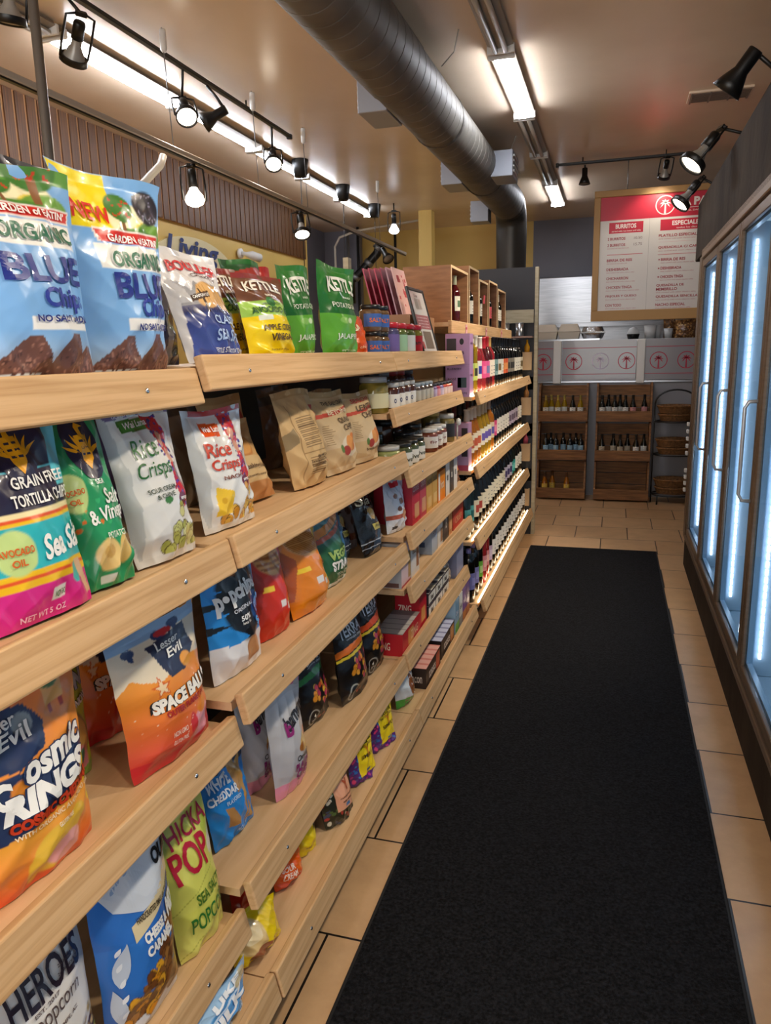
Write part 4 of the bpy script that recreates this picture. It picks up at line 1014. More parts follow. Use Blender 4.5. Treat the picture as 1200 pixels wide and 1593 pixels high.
# --- third shelf
def art_cosmic(c):
    c.fill('EE9A3A').mix(.0, 'D8502A', .30, 'EFA53C').mix(.3, 'EFA53C', 1., 'F0803A')
    c.poly([(-1, .97), (.12, .88), (.30, .76), (.2, .66), (-.25, .62), (-1, .68)], '27355A').poly([(-1, .62), (.1, .61), (.98, .57), (.98, .48), (.1, .35), (-1, .30)], '27355A')
    c.ell(.02, .80, .14, .05, '8E9AA0').poly([(.98, .97), (.55, .93), (.9, .9)], 'F0C050').ell(.9, .40, .16, .09, 'F2CE32').ell(1, .3, .12, .12, 'F2CE32')
    c.rect(.4, .74, .80, .90, 'F3B568').ell(.56, .92, .17, .04, '4F7A3A').rect(.45, .52, .76, .80, 'B03A2A').rect(.66, .73, .76, .80, 'B03A2A')
    c.ell(.1, .15, .42, .12, 'E3B83C').ell(-.22, .12, .14, .1, 'E3B83C').ell(.5, .22, .17, .06, 'E3B83C').ell(.28, .105, .30, .075, 'E6A8A8')
    for k in range(5): c.rect(.6 + k * .07, .61 + k * .07, .2 + .03 * (k % 3), .28 + .03 * (k % 3), 'F8E2C0', .4)
def planet(c): c.ell(-.30, .525, .14, .055, 'E38A2E')
bag(fix('cosmic', x=-.75, lean=4, yl=.63), 'chip_bag', 'orange puffed rings snack bag with navy blocks, cut by the picture edge', lambda c: (art_cosmic(c), planet(c)),
    [('Lesser', -.35, .845, .06, .62, WHT, dict(shear=.2)), ('Evil', -.15, .77, .075, .5, WHT, dict(shear=.2)), ('C', -.52, .54, .13, .24, WHT, dict(bold=.05)), ('osmic', .32, .605, .135, 1.10, WHT, dict(bold=.04, shear=.15, rot=.03, ol='27355A')), ('RINGS', .12, .465, .125, 1.45, WHT, dict(bold=.06, shear=.2, ol='27355A')),
     ('COSMIC CHEDDAR', .2, .375, .052, 1.5, 'C23A18', dict(bold=.06, ol='4a1a10', olg=.02)), ('WITH ORGANIC AVOCADO OIL', .2, .325, .026, 1.45, 'F7DDB4', {}), ('GLUTEN FREE', .22, .265, .022, .3, 'F7E5C8', {})], res=BIG, seed=61, t=.09, back='EE9A3A')
bag((-.88, .875, -.86, 1.015, .7862, .26, 5), 'chip_bag', 'lime green onion ring snack bag standing behind the orange rings bag', lambda c: c.fill('C9D430').band(.62, 1, 'A8B822').ell(.3, .26, .62, .22, '6a4f2a').ell(.3, .26, .58, .20, 'E9C46A').ell(.35, .13, .5, .12, 'EB9AA8').ell(.55, .16, .16, .055, '2E9A7A').ell(.1, .14, .16, .055, '2E9A7A').poly([(.2, 0), (1, 0), (1, .1)], '8FBF5A'),
    [('ONION', .2, .66, .13, 1.4, 'A8ACB0', dict(bold=.06, ol='17171b', rot=.1)), ('GALACTIC ONION', .2, .52, .055, 1.5, 'F2F2E8', dict(bold=.05, ol='17171b', rot=.1))], seed=62, t=.07, back='C9D430')
def art_space(c):
    c.fill('F0952A').mix(.12, 'DE4A3C', .5, 'EE8A2C').mix(.5, 'EE8A2C', .75, 'F0A33C').band(0, .12, 'CE3236')
    c.poly([(-1, .62), (-.75, .70), (-.6, .66), (-.3, .62), (.3, .70), (1, .62), (1, 1), (-1, 1)], 'E8DCC4').band(.90, 1, '8FB2D6')
    for u, v in ((-.62, .875), (.05, .90), (.42, .93)): c.ell(u, v, .13, .03, '27406E').ell(u, v - .03, .05, .03, '27406E')
    c.poly([(-.30, .86), (.62, .90), (.72, .72), (.28, .61), (-.12, .62)], '2B3350').ell(.16, .905, .18, .022, 'C5343A').ell(.36, .665, .15, .05, 'EFA53C')
    st = [(-.35 + (.20 if k % 2 == 0 else .08) * math.cos(R(90 + 36 * k)), .585 + (.085 if k % 2 == 0 else .034) * math.sin(R(90 + 36 * k))) for k in range(10)]
    c.poly(st, 'D9641E'); c.poly([(-.35 + (x + .35) * .7, .585 + (y - .585) * .7) for x, y in st], 'F3D9B0')
    c.ell(.42, .19, .36, .12, 'E39AA8').ell(.42, .31, .2, .05, 'E8862A').ell(.78, .17, .1, .07, 'CE3236').ell(.1, .22, .08, .09, 'CE3236')
    c.ell(.84, .42, .10, .05, '3d6a4a')
    q = random.Random(4)
    for k in range(40): c.ell(q.uniform(-.95, .95), q.uniform(.15, .6), .007, .004, 'F8E8D0')
bag(fix('space', x=-.765, yl=.985, yr=1.21), 'chip_bag', 'orange to red puffed balls bag with star and cream top', art_space,
    [('Lesser', .12, .835, .055, .56, WHT, dict(shear=.25)), ('Evil', .20, .765, .06, .44, WHT, dict(shear=.25)), ('SPACE BALLS', .06, .475, .095, 1.36, 'F6F2E8', dict(bold=.06, shear=.15, ol='1f1a1a', olg=.05, rot=.02)), ('OUTER PLANET PUFFS', .12, .395, .042, 1.15, 'A9231F', dict(bold=.05)), ('NON GMO', -.22, .235, .04, .3, 'F4D9C8', {}), ('GLUTEN FREE', -.22, .175, .03, .3, 'F4D9C8', {})],
    res=(100, 130), seed=63, t=.10, back='F0952A', group='orange puffed ball bags')
bag((-.915, 1.035, -.89, 1.19, .7862, .25, 5), 'chip_bag', 'shaded orange puffed balls bag peeking out behind its brighter twin', lambda c: (art_space(c)), [('SPACE', .2, .475, .095, 1.2, 'F6F2E8', dict(bold=.06, ol='1f1a1a'))], seed=64, t=.07, back='E0802A', group='orange puffed ball bags')
def art_pop(c):
    c.fill('2B8FE0').band(0, .28, 'E6E7EA').ell(.12, .62, .78, .36, '121318')
    for k in range(8): c.poly([(-1, .3 + k * .09), (-.45, .34 + k * .09), (-1, .36 + k * .09)], '17181d' if k % 2 else '2B8FE0')
    c.poly([(-.62, .42), (-.3, .36), (.1, .28), (-.6, .26)], '2B8FE0').ell(.0, .87, .36, .09, 'A9794E').ell(.02, .88, .30, .07, 'C08E5E').ell(.22, .16, .30, .11, 'A9744A').ell(.26, .17, .26, .085, 'C48C5C').band(.965, 1, '17181d')
    c.ell(.66, .44, .28, .17, '123f7e', .5)
bag(fix('pop', x=-.75, yl=1.24), 'chip_bag', 'black, blue and white popped chip bag with sea salt burst', art_pop,
    [('p', -.66, .585, .15, .24, WHT, dict(bold=.05)), ('pchips', .22, .645, .17, 1.12, WHT, dict(bold=.05, rot=.06)), ('\u2022', -.45, .63, .055, .17, WHT, dict(bold=.05)), ('ORIGINAL', .0, .525, .032, .70, 'D8DCE4', dict(rot=.06)), ('50%', .0, .445, .042, .35, WHT, dict(bold=.03)), ('less fat', .0, .405, .022, .3, WHT, {}),
     ('SEA', .66, .50, .085, .46, '5AB0F4', dict(bold=.06, rot=.55)), ('SALT', .70, .40, .085, .56, '5AB0F4', dict(bold=.06, rot=.55)), ('Never Fried', .52, .865, .03, .55, '5AB0F4', {})], res=BIG, seed=65, t=.075, back='2B8FE0')

# --- third shelf, middle bay
RUF = lambda c, col: [c.rect(-.7 + k * .09, -.67 + k * .09, .55, .95, col) for k in range(14)]
def art_unc(base, dark):
    def f(c):
        c.fill(base).ell(.0, .82, .75, .20, 'D9A05C')
        for k in range(22): c.put((np.abs(c.V - .66 - k * .018) < .004) & (((c.U) / .72) ** 2 + ((c.V - .82) / .19) ** 2 < 1), 'A9672E')
        c.rect(-.2, .12, .30, .37, 'E8E4E0').rect(.2, .4, .26, .32, 'E8E4E0').rect(.35, .8, .30, .36, 'F0CF3A').rect(-.9, -.3, .47, .52, 'F0CF3A')
        c.poly([(-1, .2), (-.9, .2), (-.62, .62), (-1, .8)], dark)
    return f
bag(fix('red', x=-.765, yl=1.445, yr=1.60), 'chip_bag', 'red ridged chip bag turned sideways, beside the black popped bag', art_unc('D4331F', 'B52A1A'), [('SALSA', .6, .56, .05, .5, '7a1a12', {}), ('CHIPS', .5, .33, .03, .4, '7a1a12', {})], seed=71, t=.09, back='D4331F', group='ridged chip bags turned sideways')
bag(fix('oranb', x=-.87, yl=1.60, yr=1.77), 'chip_bag', 'dark orange ridged chip bag hiding behind the front orange one', art_unc('D0731C', 'A9541A'), seed=72, t=.07, back='C8701C', group='ridged chip bags turned sideways')
bag(fix('oranf', x=-.75, yl=1.60, yr=1.815), 'chip_bag', 'plump orange ridged chip bag turned sideways with yellow smile', lambda c: (art_unc('E5871D', 'B85A1C')(c), c.ell(.92, .80, .16, .16, 'F4C72A')), [('CHEDDAR', .65, .50, .05, .55, '8a3a16', {}), ('(', .86, .80, .16, .08, '17171b', dict(bold=.02))], res=BIG, seed=73, t=.11, m=FOIL, back='E5871D', crumple=.005, group='ridged chip bags turned sideways')
bag(fix('veg', x=-.765, yl=1.82, yr=2.02), 'chip_bag', 'dark green veggie straws bag with white block letters', lambda c: c.fill('2E6A45').mix(.5, '2E6A45', 1, '4A7F8F').poly([(-1, .62), (1, .82), (1, .92), (-1, .72)], 'D98A3A').poly([(-1, .56), (1, .72), (1, .78), (-1, .62)], 'C25A3A').band(0, .05, 'E0E4DC'),
    [('VEGGIE', .2, .40, .12, 1.5, 'A9C86A', dict(bold=.05)), ('STRAWS', .25, .26, .12, 1.5, WHT, dict(bold=.05)), ('POTATO TOMATO', .3, .15, .035, 1.1, 'DCE8D4', {}), ('& SPINACH', .3, .10, .035, .8, 'DCE8D4', {})], res=BIG, seed=74, t=.08, back='2E6A45')
bag(fix('vegb', x=-.80, yl=2.0, yr=2.14), 'chip_bag', 'blue and peach snack bag showing behind the green veggie bag', lambda c: c.fill('35607C').poly([(-1, .4), (.4, .9), (1, 1), (-1, 1)], 'C9875E').ell(.3, .46, .5, .12, '6AB0E0').rect(.2, .6, .3, .36, 'DCE4EA'), seed=75, t=.06, back='35607C')
def art_blk(c):
    c.fill('17181B').ell(.15, .62, .35, .10, 'CDA257').ell(.2, .63, .24, .06, 'E0BC78').band(.36, .46, 'D0BE5A', 0, .0).rect(-1, -.25, .30, .5, '17181B').band(.0, .34, '2E3E52').poly([(-1, 0), (-.4, 0), (-.3, .36), (-1, .36)], '17181B').band(.20, .215, 'B9C4CE', .02).band(.12, .13, 'B9C4CE', .02).poly([(-.3, .62), (-.12, .52), (-.1, .66)], 'B7B7B0').band(0, .03, '0d0d0f')
SL = [('Sla', -.1, .84, .15, 1.3, 'B9B79A', dict(shear=.25, bold=.01)), ('kettle', .2, .72, .045, .7, '8a8a78', {}), ('Chips', .25, .41, .045, .7, '3a3a20', {})]
bag(fix('blk1', x=-.775, yl=2.14, yr=2.33), 'chip_bag', 'black chip bag with gold script, nearer the green veggie bag', art_blk, SL, res=BIG, seed=76, t=.075, m=FOIL, back='17181B', group='black chip bags with gold script')
bag(fix('blk2', x=-.772, yl=2.335, yr=2.545, lean=14), 'chip_bag', 'black chip bag with gold script, nearer the white almond bag', art_blk, SL, res=BIG, seed=77, t=.075, m=FOIL, back='17181B', group='black chip bags with gold script')

# --- fourth shelf
def art_hero(c):
    c.fill('E9E6E2').rect(-1, 1, 0, .13, '4A241F', .18).band(0, .03, '8FA83A', .2)
    c.chips(-.3, .98, .10, .36, 90, .018, ['E9D6A4', 'D8BC7E', 'F1E5C2', 'C9A661'], 21, 1.3, lambda u, v: v < .16 + .17 * (u + .3))
    c.chips(-1, -.7, .1, .2, 12, .018, ['E9D6A4', 'D8BC7E', 'F1E5C2', 'C9A661'], 22, 1.3)
bag((-.80, .60, -.775, .868, .3462, .345, 8), 'popcorn_bag', 'white popcorn bag with heroes lettering in the bottom corner of the shelf', art_hero,
    [('LITTLE', .12, .80, .06, .8, '2b2530', {}), ('HEROES', .30, .66, .155, 1.12, '2E2230', dict(bold=.02)), ('popcorn', .36, .50, .075, .75, '5a4a48', dict(bold=.0)), ('EST. 2017', .2, .565, .018, .4, '6a5a58', {}), ('TEMPE, AZ', .42, .43, .02, .4, '6a5a58', {}), ('T', .62, .86, .06, .14, '3a3340', dict(bold=.03)),
     ('Small Batch', .52, .225, .035, .5, 'E8D8B8', {}), ('DELECTABLE', .66, .12, .05, .6, 'C9D87A', dict(bold=.03)), ('2g Protein', .62, .66, .02, .3, '6a5a58', {}), ('2g Dietary Fiber', .64, .625, .02, .4, '6a5a58', {})], res=BIG, seed=81, t=.09, back='E9E6E2', cat='popcorn bag')
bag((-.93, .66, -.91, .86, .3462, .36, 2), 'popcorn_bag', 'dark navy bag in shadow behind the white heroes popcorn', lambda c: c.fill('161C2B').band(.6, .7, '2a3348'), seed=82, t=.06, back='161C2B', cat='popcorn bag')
def art_mix(c):
    c.fill('2F6FC4').mix(.0, '2458A4', .5, '3479CE').band(.93, 1, '3d7fd6')
    c.ell(.28, .05, .85, .10, 'D9DEE4')
    c.chips(-.66, .95, .08, .52, 170, .034, ['8A5A2E', 'D98F22', '7A4A24', 'A8743A', 'E3A52E', '6e4222'], 31, 1.35, lambda u, v: v < .20 + .32 * (u + .62) / 1.3)
LACE = [('#', [(-.92, .80), (.98, .985), (.98, .66), (-.1, .60), (-.62, .66)], 'CBD3DE'), ('#', [(-.40, .565), (.98, .70), (.98, .62), (-.42, .49)], 'DCCBA0'),
        ('#', petal(-.78, .30, R(75), .22, .035, .27), 'BFCBDC'), ('#', petal(-.74, .10, R(100), .20, .030, .27), 'BFCBDC')] + [('#', petal(-.6 + k * .17, .745 + k * .022, R(35 + 20 * (k % 2)), .05, .011, .27), '8FA6C8') for k in range(9)] + [('#', petal(-.76, .14 + k * .08, R(60), .05, .010, .27), 'E4EAF2') for k in range(5)]
bag((-.765, .862, -.748, 1.048, .3462, .375, 3), 'popcorn_bag', 'blue cheese and caramel mix popcorn bag with lace print', art_mix,
    LACE + [('OUR', .72, .765, .085, .55, '121216', dict(bold=.05, rot=.05)), ('HANDCRAFTED SMALL-BATCH POPCORN', .32, .588, .030, 1.22, '3a3020', dict(rot=.08)), ('CHEESE &', .10, .485, .052, .70, WHT, dict(bold=.06, rot=.05)), ('CARAMEL', .14, .42, .052, .78, WHT, dict(bold=.06, rot=.05)), ('MIX', .74, .505, .10, .46, WHT, dict(bold=.06, rot=.05))],
    res=(100, 130), seed=83, t=.11, back='2F6FC4', crumple=.005, cat='popcorn bag')
def art_hp(c): c.fill('DFE06A').mix(0, 'E6E47A', .3, 'DDDF62').ell(.75, .58, .2, .08, 'E9E6D4').ell(.7, .72, .22, .07, 'B9CC50').band(.43, .436, 'B5B84a', .12).band(.12, .126, 'B5B84a', .1)
bag(fix('hicka', x=-.745, yr=1.205), 'popcorn_bag', 'pale yellow sea salt popcorn bag with tall red letters', art_hp,
    [('SKINNY', .0, .90, .07, 1.5, 'B5263A', dict(rot=.1)), ('HICKA', .05, .785, .13, 1.5, 'B01E44', dict(bold=.01, rot=.1)), ('POP', -.15, .60, .20, 1.25, 'C0203C', dict(bold=.02, rot=.1)), ('SEA SALT', .12, .36, .075, 1.0, '4F7A2A', dict(rot=.12)), ('POPCORN', .15, .225, .105, 1.55, '2F7A34', dict(bold=.01, rot=.12))],
    res=BIG, seed=84, t=.075, back='DFE06A', cat='popcorn bag', crumple=.004)
def art_ched(c):
    c.fill('1F86D8').band(.80, 1, '16304a'); c.poly([(.1, .95), (.5, .98), (.45, .52), (.15, .50)], 'B98A4C').poly([(.45, .78), (.8, .9), (.55, .40), (.35, .05), (.62, .30), (.8, .1), (.3, .1)], 'C0924F').poly([(-.5, .42), (-.2, .38), (.05, .16), (-.45, .18)], 'B08048')
    c.chips(.12, .7, .3, .95, 26, .018, ['C79A5A', 'A87A3E', 'D0A868'], 41, 1.5, lambda u, v: .15 < u < .5 and v > .5)
bag(fix('ched', x=-.80, yl=1.27, yr=1.425), 'chip_bag', 'bright blue white cheddar cracker chip bag on the fourth shelf', art_ched,
    [('WHITE', -.45, .72, .13, .85, 'E6F0FA', dict(bold=.04)), ('CHEDDAR', -.38, .57, .10, 1.1, 'E6F0FA', dict(bold=.04)), ('FLAVORED', -.1, .46, .045, .6, 'CFE2F4', {}), ('NO', -.02, .085, .06, .14, 'CFE2F4', {}), ('NO', .35, .085, .06, .14, 'CFE2F4', {})], res=BIG, seed=85, t=.06, back='1F86D8')
def art_ban(c):
    c.fill('C2C2C6').mix(.15, 'B9B9C0', .9, 'CFCFD2').band(0, .14, 'DE8FA8').band(.95, 1, 'C26A94').ell(.42, .42, .32, .085, 'D9B06A').ell(.5, .45, .2, .06, 'E8CB92').ell(.2, .40, .2, .04, 'A8682E').ell(.75, .50, .2, .05, 'E0A088')
TBN = [('barnana', .32, .72, .15, 1.35, '26242a', dict(bold=.03, rot=.25)), ('b', -.25, .63, .14, .34, '9A2A78', dict(bold=.05)), ('Organic', .25, .315, .07, .9, '2a2a30', {}), ('PLANTAIN', .28, .245, .075, 1.15, '8A2A70', dict(bold=.05)), ('CHIPS', .18, .175, .075, .85, '8A2A70', dict(bold=.05)), ('KETTLE COOKED', .3, .125, .03, .9, '3a3a40', {})]
bag(fix('banb', x=-.835, yl=1.43, yr=1.575, lean=4), 'chip_bag', 'grey plantain chip bag tucked behind its twin', art_ban, TBN, seed=86, m=FOIL, back='B5B5BC', t=.07, group='grey plantain chip bags')
bag(fix('banf', x=-.752, yl=1.445, yr=1.60, h=.275), 'chip_bag', 'grey plantain chip bag with pink foot standing in front', art_ban, TBN, res=BIG, seed=87, m=FOIL, back='B5B5BC', t=.075, crumple=.004, group='grey plantain chip bags')
def art_terra(band_c):
    def f(c):
        c.fill('131214').band(.62, .70, band_c, .03).band(.57, .605, 'D8C030' if band_c != '2F8A3C' else '131214', .03)
        c.chips(-.5, .75, .22, .56, 46, .036, ['E0942A', 'C9452A', 'E8B83A', 'B83A5A', 'E3A03A'], 51, 1.8, lambda u, v: ((u - .1) / .62) ** 2 + ((v - .40) / .18) ** 2 < 1)
        c.chips(-.2, .95, .05, .18, 14, .03, ['5a3a2c', 'B0483a', '8a7a4a', '4a3626'], 52, 1.7)
        c.ell(-.52, .12, .25, .10, 'B8B8B0').ell(-.52, .12, .22, .086, '131214')
    return f
TT = [('TERRA', .05, .84, .13, 1.5, 'D9DEE6', dict(bold=.02)), ('vegetable chips', .1, .75, .035, 1.0, 'B9BEC6', {}), ('4', -.52, .145, .05, .10, 'E8E8E0', dict(bold=.02)), ('servings', -.52, .10, .018, .3, 'E8E8E0', {})]
gt = 'black vegetable chip bags'
bag((-.90, 1.715, -.88, 1.90, .4052, .21, 5), 'chip_bag', 'black vegetable chip bag in shadow, behind the plantain chip bags', art_terra('2F8A3C'), TT, seed=88, back='131214', t=.06, group=gt)
bag(fix('ter1', x=-.815, yl=1.84, yr=2.035), 'chip_bag', 'black vegetable chip bag with a green band', art_terra('2F8A3C'), TT, res=BIG, seed=89, back='131214', t=.08, group=gt)
bag(fix('ter2', x=-.762, yl=2.03, yr=2.235), 'chip_bag', 'black vegetable chip bag with an orange square, middle of the black ones', art_terra('D9701E'), TT, res=BIG, seed=90, back='131214', t=.08, group=gt)
bag(fix('ter3', x=-.765, yl=2.245, yr=2.435), 'chip_bag', 'black vegetable chip bag with orange and yellow bands, next to red boxes', art_terra('D9501E'), TT, res=BIG, seed=91, back='131214', t=.08, group=gt)

# --- bottom shelf
def art_milk(c): c.fill('A9CFEF').ell(.1, .45, .8, .26, '5AA0DE').poly([(-.9, .5), (.6, .62), (.6, .66), (-.9, .56)], 'D5E8F8').ell(.7, .75, .25, .15, 'D9CDA8').poly([(.6, 0), (1, 0), (1, .4), (.7, .2)], 'D8B48C').rect(.82, .98, .22, .42, '2f2a6a')
bag((-.70, .98, -.69, 1.18, .2002, .09, -4), 'popcorn_bag', 'light blue popcorn bag at the bottom edge of the picture', art_milk,
    [('LIKE', .2, .80, .12, .9, 'F2F6FA', dict(bold=.05, rot=.1)), ('MILK', .0, .48, .22, 1.5, 'F2F6FA', dict(bold=.05, rot=.1)), ('CORN', .5, .18, .1, .8, 'CFE4F6', dict(bold=.03, rot=.1))], res=BIG, seed=101, t=.06, m=FOIL, back='A9CFEF', cat='popcorn bag', crumple=.005)
def art_yel(c): c.fill('F2D31C').ell(-.35, .55, .5, .34, 'E9CF96').ell(-.3, .45, .42, .28, 'DDBE80').ell(-.3, .62, .36, .2, 'F0DCAE').ell(-.1, .14, .45, .16, '9A5A3A')
bag((-.712, 1.20, -.682, 1.35, .2002, .10, 14), 'chip_bag', 'yellow potato chip bag lying low on the bottom shelf', art_yel, res=BIG, seed=102, t=.07, m=FOIL, back='F2D31C', crumple=.006)
bag((-.79, 1.345, -.78, 1.435, .2002, .12, 8), 'chip_bag', 'red and cream chip bag behind the yellow one on the bottom shelf', lambda c: c.fill('C2301C').ell(.5, .35, .4, .18, 'E8DCC8').rect(.55, .9, 0, .8, 'E0905a'), seed=103, t=.05, m=FOIL, back='C2301C')
bag((-.735, 1.455, -.715, 1.56, .2002, .11, 12), 'chip_bag', 'small orange chip bag lying on the bare bottom shelf', lambda c: c.fill('EA5F16').mix(0, 'D8401a', .4, 'EE6A1A'), [('SOUR', -.3, .45, .14, .7, 'F6DCC8', dict(bold=.03)), ('CREAM', -.25, .28, .14, .8, 'F6DCC8', dict(bold=.03))], res=BIG, seed=104, t=.06, m=FOIL, back='EA5F16', crumple=.005)
bag((-.735, 1.585, -.72, 1.665, .2002, .14, 6), 'chip_bag', 'small yellow snack bag with dark flowers, upright behind the orange one', lambda c: c.fill('EBD01E').band(.62, 1, '3a322a').chips(-.9, .9, .62, .98, 20, .05, ['8a7a60', 'C9B08a', '5a4a3a'], 61, 1.2).band(.56, .58, 'B89a10').rect(.5, 1, .42, 1, '2a2622'), [('great taste', .1, .18, .06, 1.0, '8a6a10', {})], seed=105, t=.045, back='EBD01E')
def art_floral(panel, ground, pal, v0=.24):
    def f(c):
        c.fill(ground).chips(-1, 1, 0, 1, 150, .035, pal, 71, 1.4).rect(-.55, 1, v0, .98, panel).rect(-.1, .2, v0 + .03, v0 + .09, '4A78A8')
    return f
FLO = ['A8342E', '4F6A3A', 'D8D4C0', '3a4a6a', '22281f']
bag((-.705, 1.712, -.69, 1.86, .2002, .172, 6), 'snack_pouch', 'peach labelled pouch with dark floral sides on the bottom shelf', art_floral('E8A683', '22281f', FLO),
    [('MAUI MOR', .2, .74, .085, 1.1, '4a2a1c', {}), ('Y', .2, .60, .16, .34, 'B5502E', dict(bold=.02)), ('crunchy sweet bites', .2, .44, .035, 1.1, '5a3424', {}), ('all natural', .15, .38, .03, .8, '5a3424', {})], res=BIG, seed=106, t=.08, back='22281f', cat='snack pouch', flat=.6)
FLP = ['B5308A', '3A6AB8', 'E0407a', '6a2a8a', '3a8ac0']
TS = [('STELLAR', .15, .72, .08, 1.2, '4a3a10', {}), ('PRETZEL BRAIDS', .15, .64, .04, 1.1, '6a5418', {}), ('SIMPLY', .15, .46, .07, 1.0, '4a3a10', {}), ('Y', .2, .55, .2, .4, 'D9822E', dict(bold=.01))]
bag((-.705, 1.93, -.685, 2.075, .2002, .170, 5), 'snack_pouch', 'yellow pretzel pouch with purple foot, the nearer of two', art_floral('F0D422', '5a2a7a', FLP, .13), TS, res=BIG, seed=107, t=.05, back='4F8AC4', cat='snack pouch', group='yellow pretzel pouches', flat=.6)
bag((-.70, 2.135, -.682, 2.29, .2002, .160, 5), 'snack_pouch', 'yellow pretzel pouch with purple foot, the one next to the gingerbread bag', art_floral('F0D422', '5a2a7a', FLP, .13), TS, res=BIG, seed=108, t=.05, back='5a2a7a', cat='snack pouch', group='yellow pretzel pouches', flat=.6)
def art_ging(c): c.fill('D5DADC').band(0, .20, '3F9A38').ell(.25, .42, .34, .20, '8A4F2A').ell(.25, .60, .2, .12, '8A4F2A').ell(.0, .44, .14, .08, '8A4F2A').ell(.6, .30, .13, .08, '8A4F2A').ell(.18, .62, .03, .015, WHT).ell(.34, .62, .03, .015, WHT).ell(.25, .46, .04, .02, WHT)
bag((-.71, 2.462, -.69, 2.60, .2002, .165, 6), 'cookie_bag', 'white and green gingerbread cookie bag on the bottom shelf', art_ging, [('Ginger', -.1, .82, .09, .9, '5a6a78', dict(shear=.2)), ('bites', -.1, .72, .07, .6, '5a6a78', dict(shear=.2))], res=BIG, seed=109, t=.07, m=FOIL, back='D5DADC', cat='cookie bag')
# ------------------------------------------------------------------ jars
GLOSS = vcol('glossy_jar', .12, .6)
LIDM = vcol('lid_metal', .3, .2)
LABELM = vcol('paper_label', .5)
def mottle(h, amp, seed, n):
    g = np.random.default_rng(seed); b = np.array(lin(h)); return [tuple(np.clip(b * (1 + amp * (g.random() - .5) * 2), 0, 1)) for _ in range(n)]
def jar(label, x, y, z, r, h, body, lid, lab=None, group=None, name='jar', cat='jar', text=None, tcol='333333', lh=(.18, .66), kind='jar'):
    t = thing(name, label, cat, (x, y, z), group=group)
    mb = MB(); n = 20
    prof = [(0, 0), (r * .92, 0), (r, .004), (r, h * .74), (r * .93, h * .80), (r * .80, h * .84), (r * .80, h * .86)] if kind == 'jar' else [(0, 0), (r * .9, 0), (r, .003), (r, h * .97), (r * .9, h), (0, h)]
    mb.lathe(prof, n, body); mb.c = [tuple(np.clip(np.array(c) * random.uniform(.72, 1.25), 0, 1)) for c in mb.c]
    mb.build('glass' if kind == 'jar' else 'can_body', GLOSS, t)
    if kind == 'jar':
        MB().lathe([(r * .88, h * .84), (r * .92, h * .845), (r * .92, h * .985), (r * .86, h), (0, h)], n, lid).build('lid', LIDM, t)
    if lab:
        a0, a1 = -1.9, 1.0
        l = MB().lathe([(r + .0006, h * lh[0]), (r + .0006, h * lh[1])], 14, lab, a0=a0, a1=a1)
        l.build('label', LABELM, t)
        if text:
            v, f = text_geo(text, .02); mb = MB(); hh = h * (lh[1] - lh[0]) * .34; ww = min(1.9, .3 * len(text))
            vm = h * (lh[0] + lh[1]) / 2
            mb.add([((r + .0014) * math.cos(-.75 + p[0] * ww), (r + .0014) * math.sin(-.75 + p[0] * ww), vm + p[1] * hh) for p in v], f, tcol); mb.build('lettering', INKP, t)
    return t
ORD = ['first', 'second', 'third', 'fourth', 'fifth', 'sixth', 'seventh', 'eighth', 'ninth', 'tenth', 'eleventh', 'twelfth', 'thirteenth', 'fourteenth', 'fifteenth', 'sixteenth', 'seventeenth', 'eighteenth', 'nineteenth', 'twentieth',
       'twenty-first', 'twenty-second', 'twenty-third', 'twenty-fourth', 'twenty-fifth', 'twenty-sixth', 'twenty-seventh', 'twenty-eighth']
ZT, ZJ, Z2, Z3, Z4, Z5, Z0 = 1.4845, 1.2965, 1.0885, .8665, .6705, .4105, .2005
g = 'jars on the top shelf'
for i, (yy, a) in enumerate(((2.435, 'nearer the brown bag'), (2.525, 'nearer the red lids'))):
    for k in range(2):
        jar('jar with blue label and black lid, %s of its stack, %s' % (('bottom', 'top')[k], a), -.779, yy, ZT + k * .0865, .037, .086, '6d5238', '18181a', '3C62A8', g, text='SALT', tcol='E0732E')
for yy, b, l, lb, nm in ((2.625, '4a4668', 'C0202E', '6D5C9A', 'red lidded jar with purple label, next to the blue stack'), (2.735, '5E6A34', 'C0202E', '9CC4A0', 'red lidded jar with pale green label among the top shelf jars'),
                         (2.85, '5a6a3a', 'C0202E', 'E4E6E0', 'red lidded jar with white label, middle of the top shelf jars'), (2.965, '8E8A3A', 'D02838', 'C9202C', 'red lidded jar with red apple label beside the framed sign')):
    jar(nm, -.779, yy, ZT, .044, .122, b, l, lb, g, text='jam' if 'apple' in nm else None)
for i, (yy, c_) in enumerate(((2.66, '4a3a2a'), (2.78, '51502c'), (2.90, '33302a'))):
    jar('dark unlabelled jar in the back row of the top shelf, %s from the blue stack' % ORD[i], -.875, yy, ZT, .042, .13, c_, '2a2a2c', None, g)

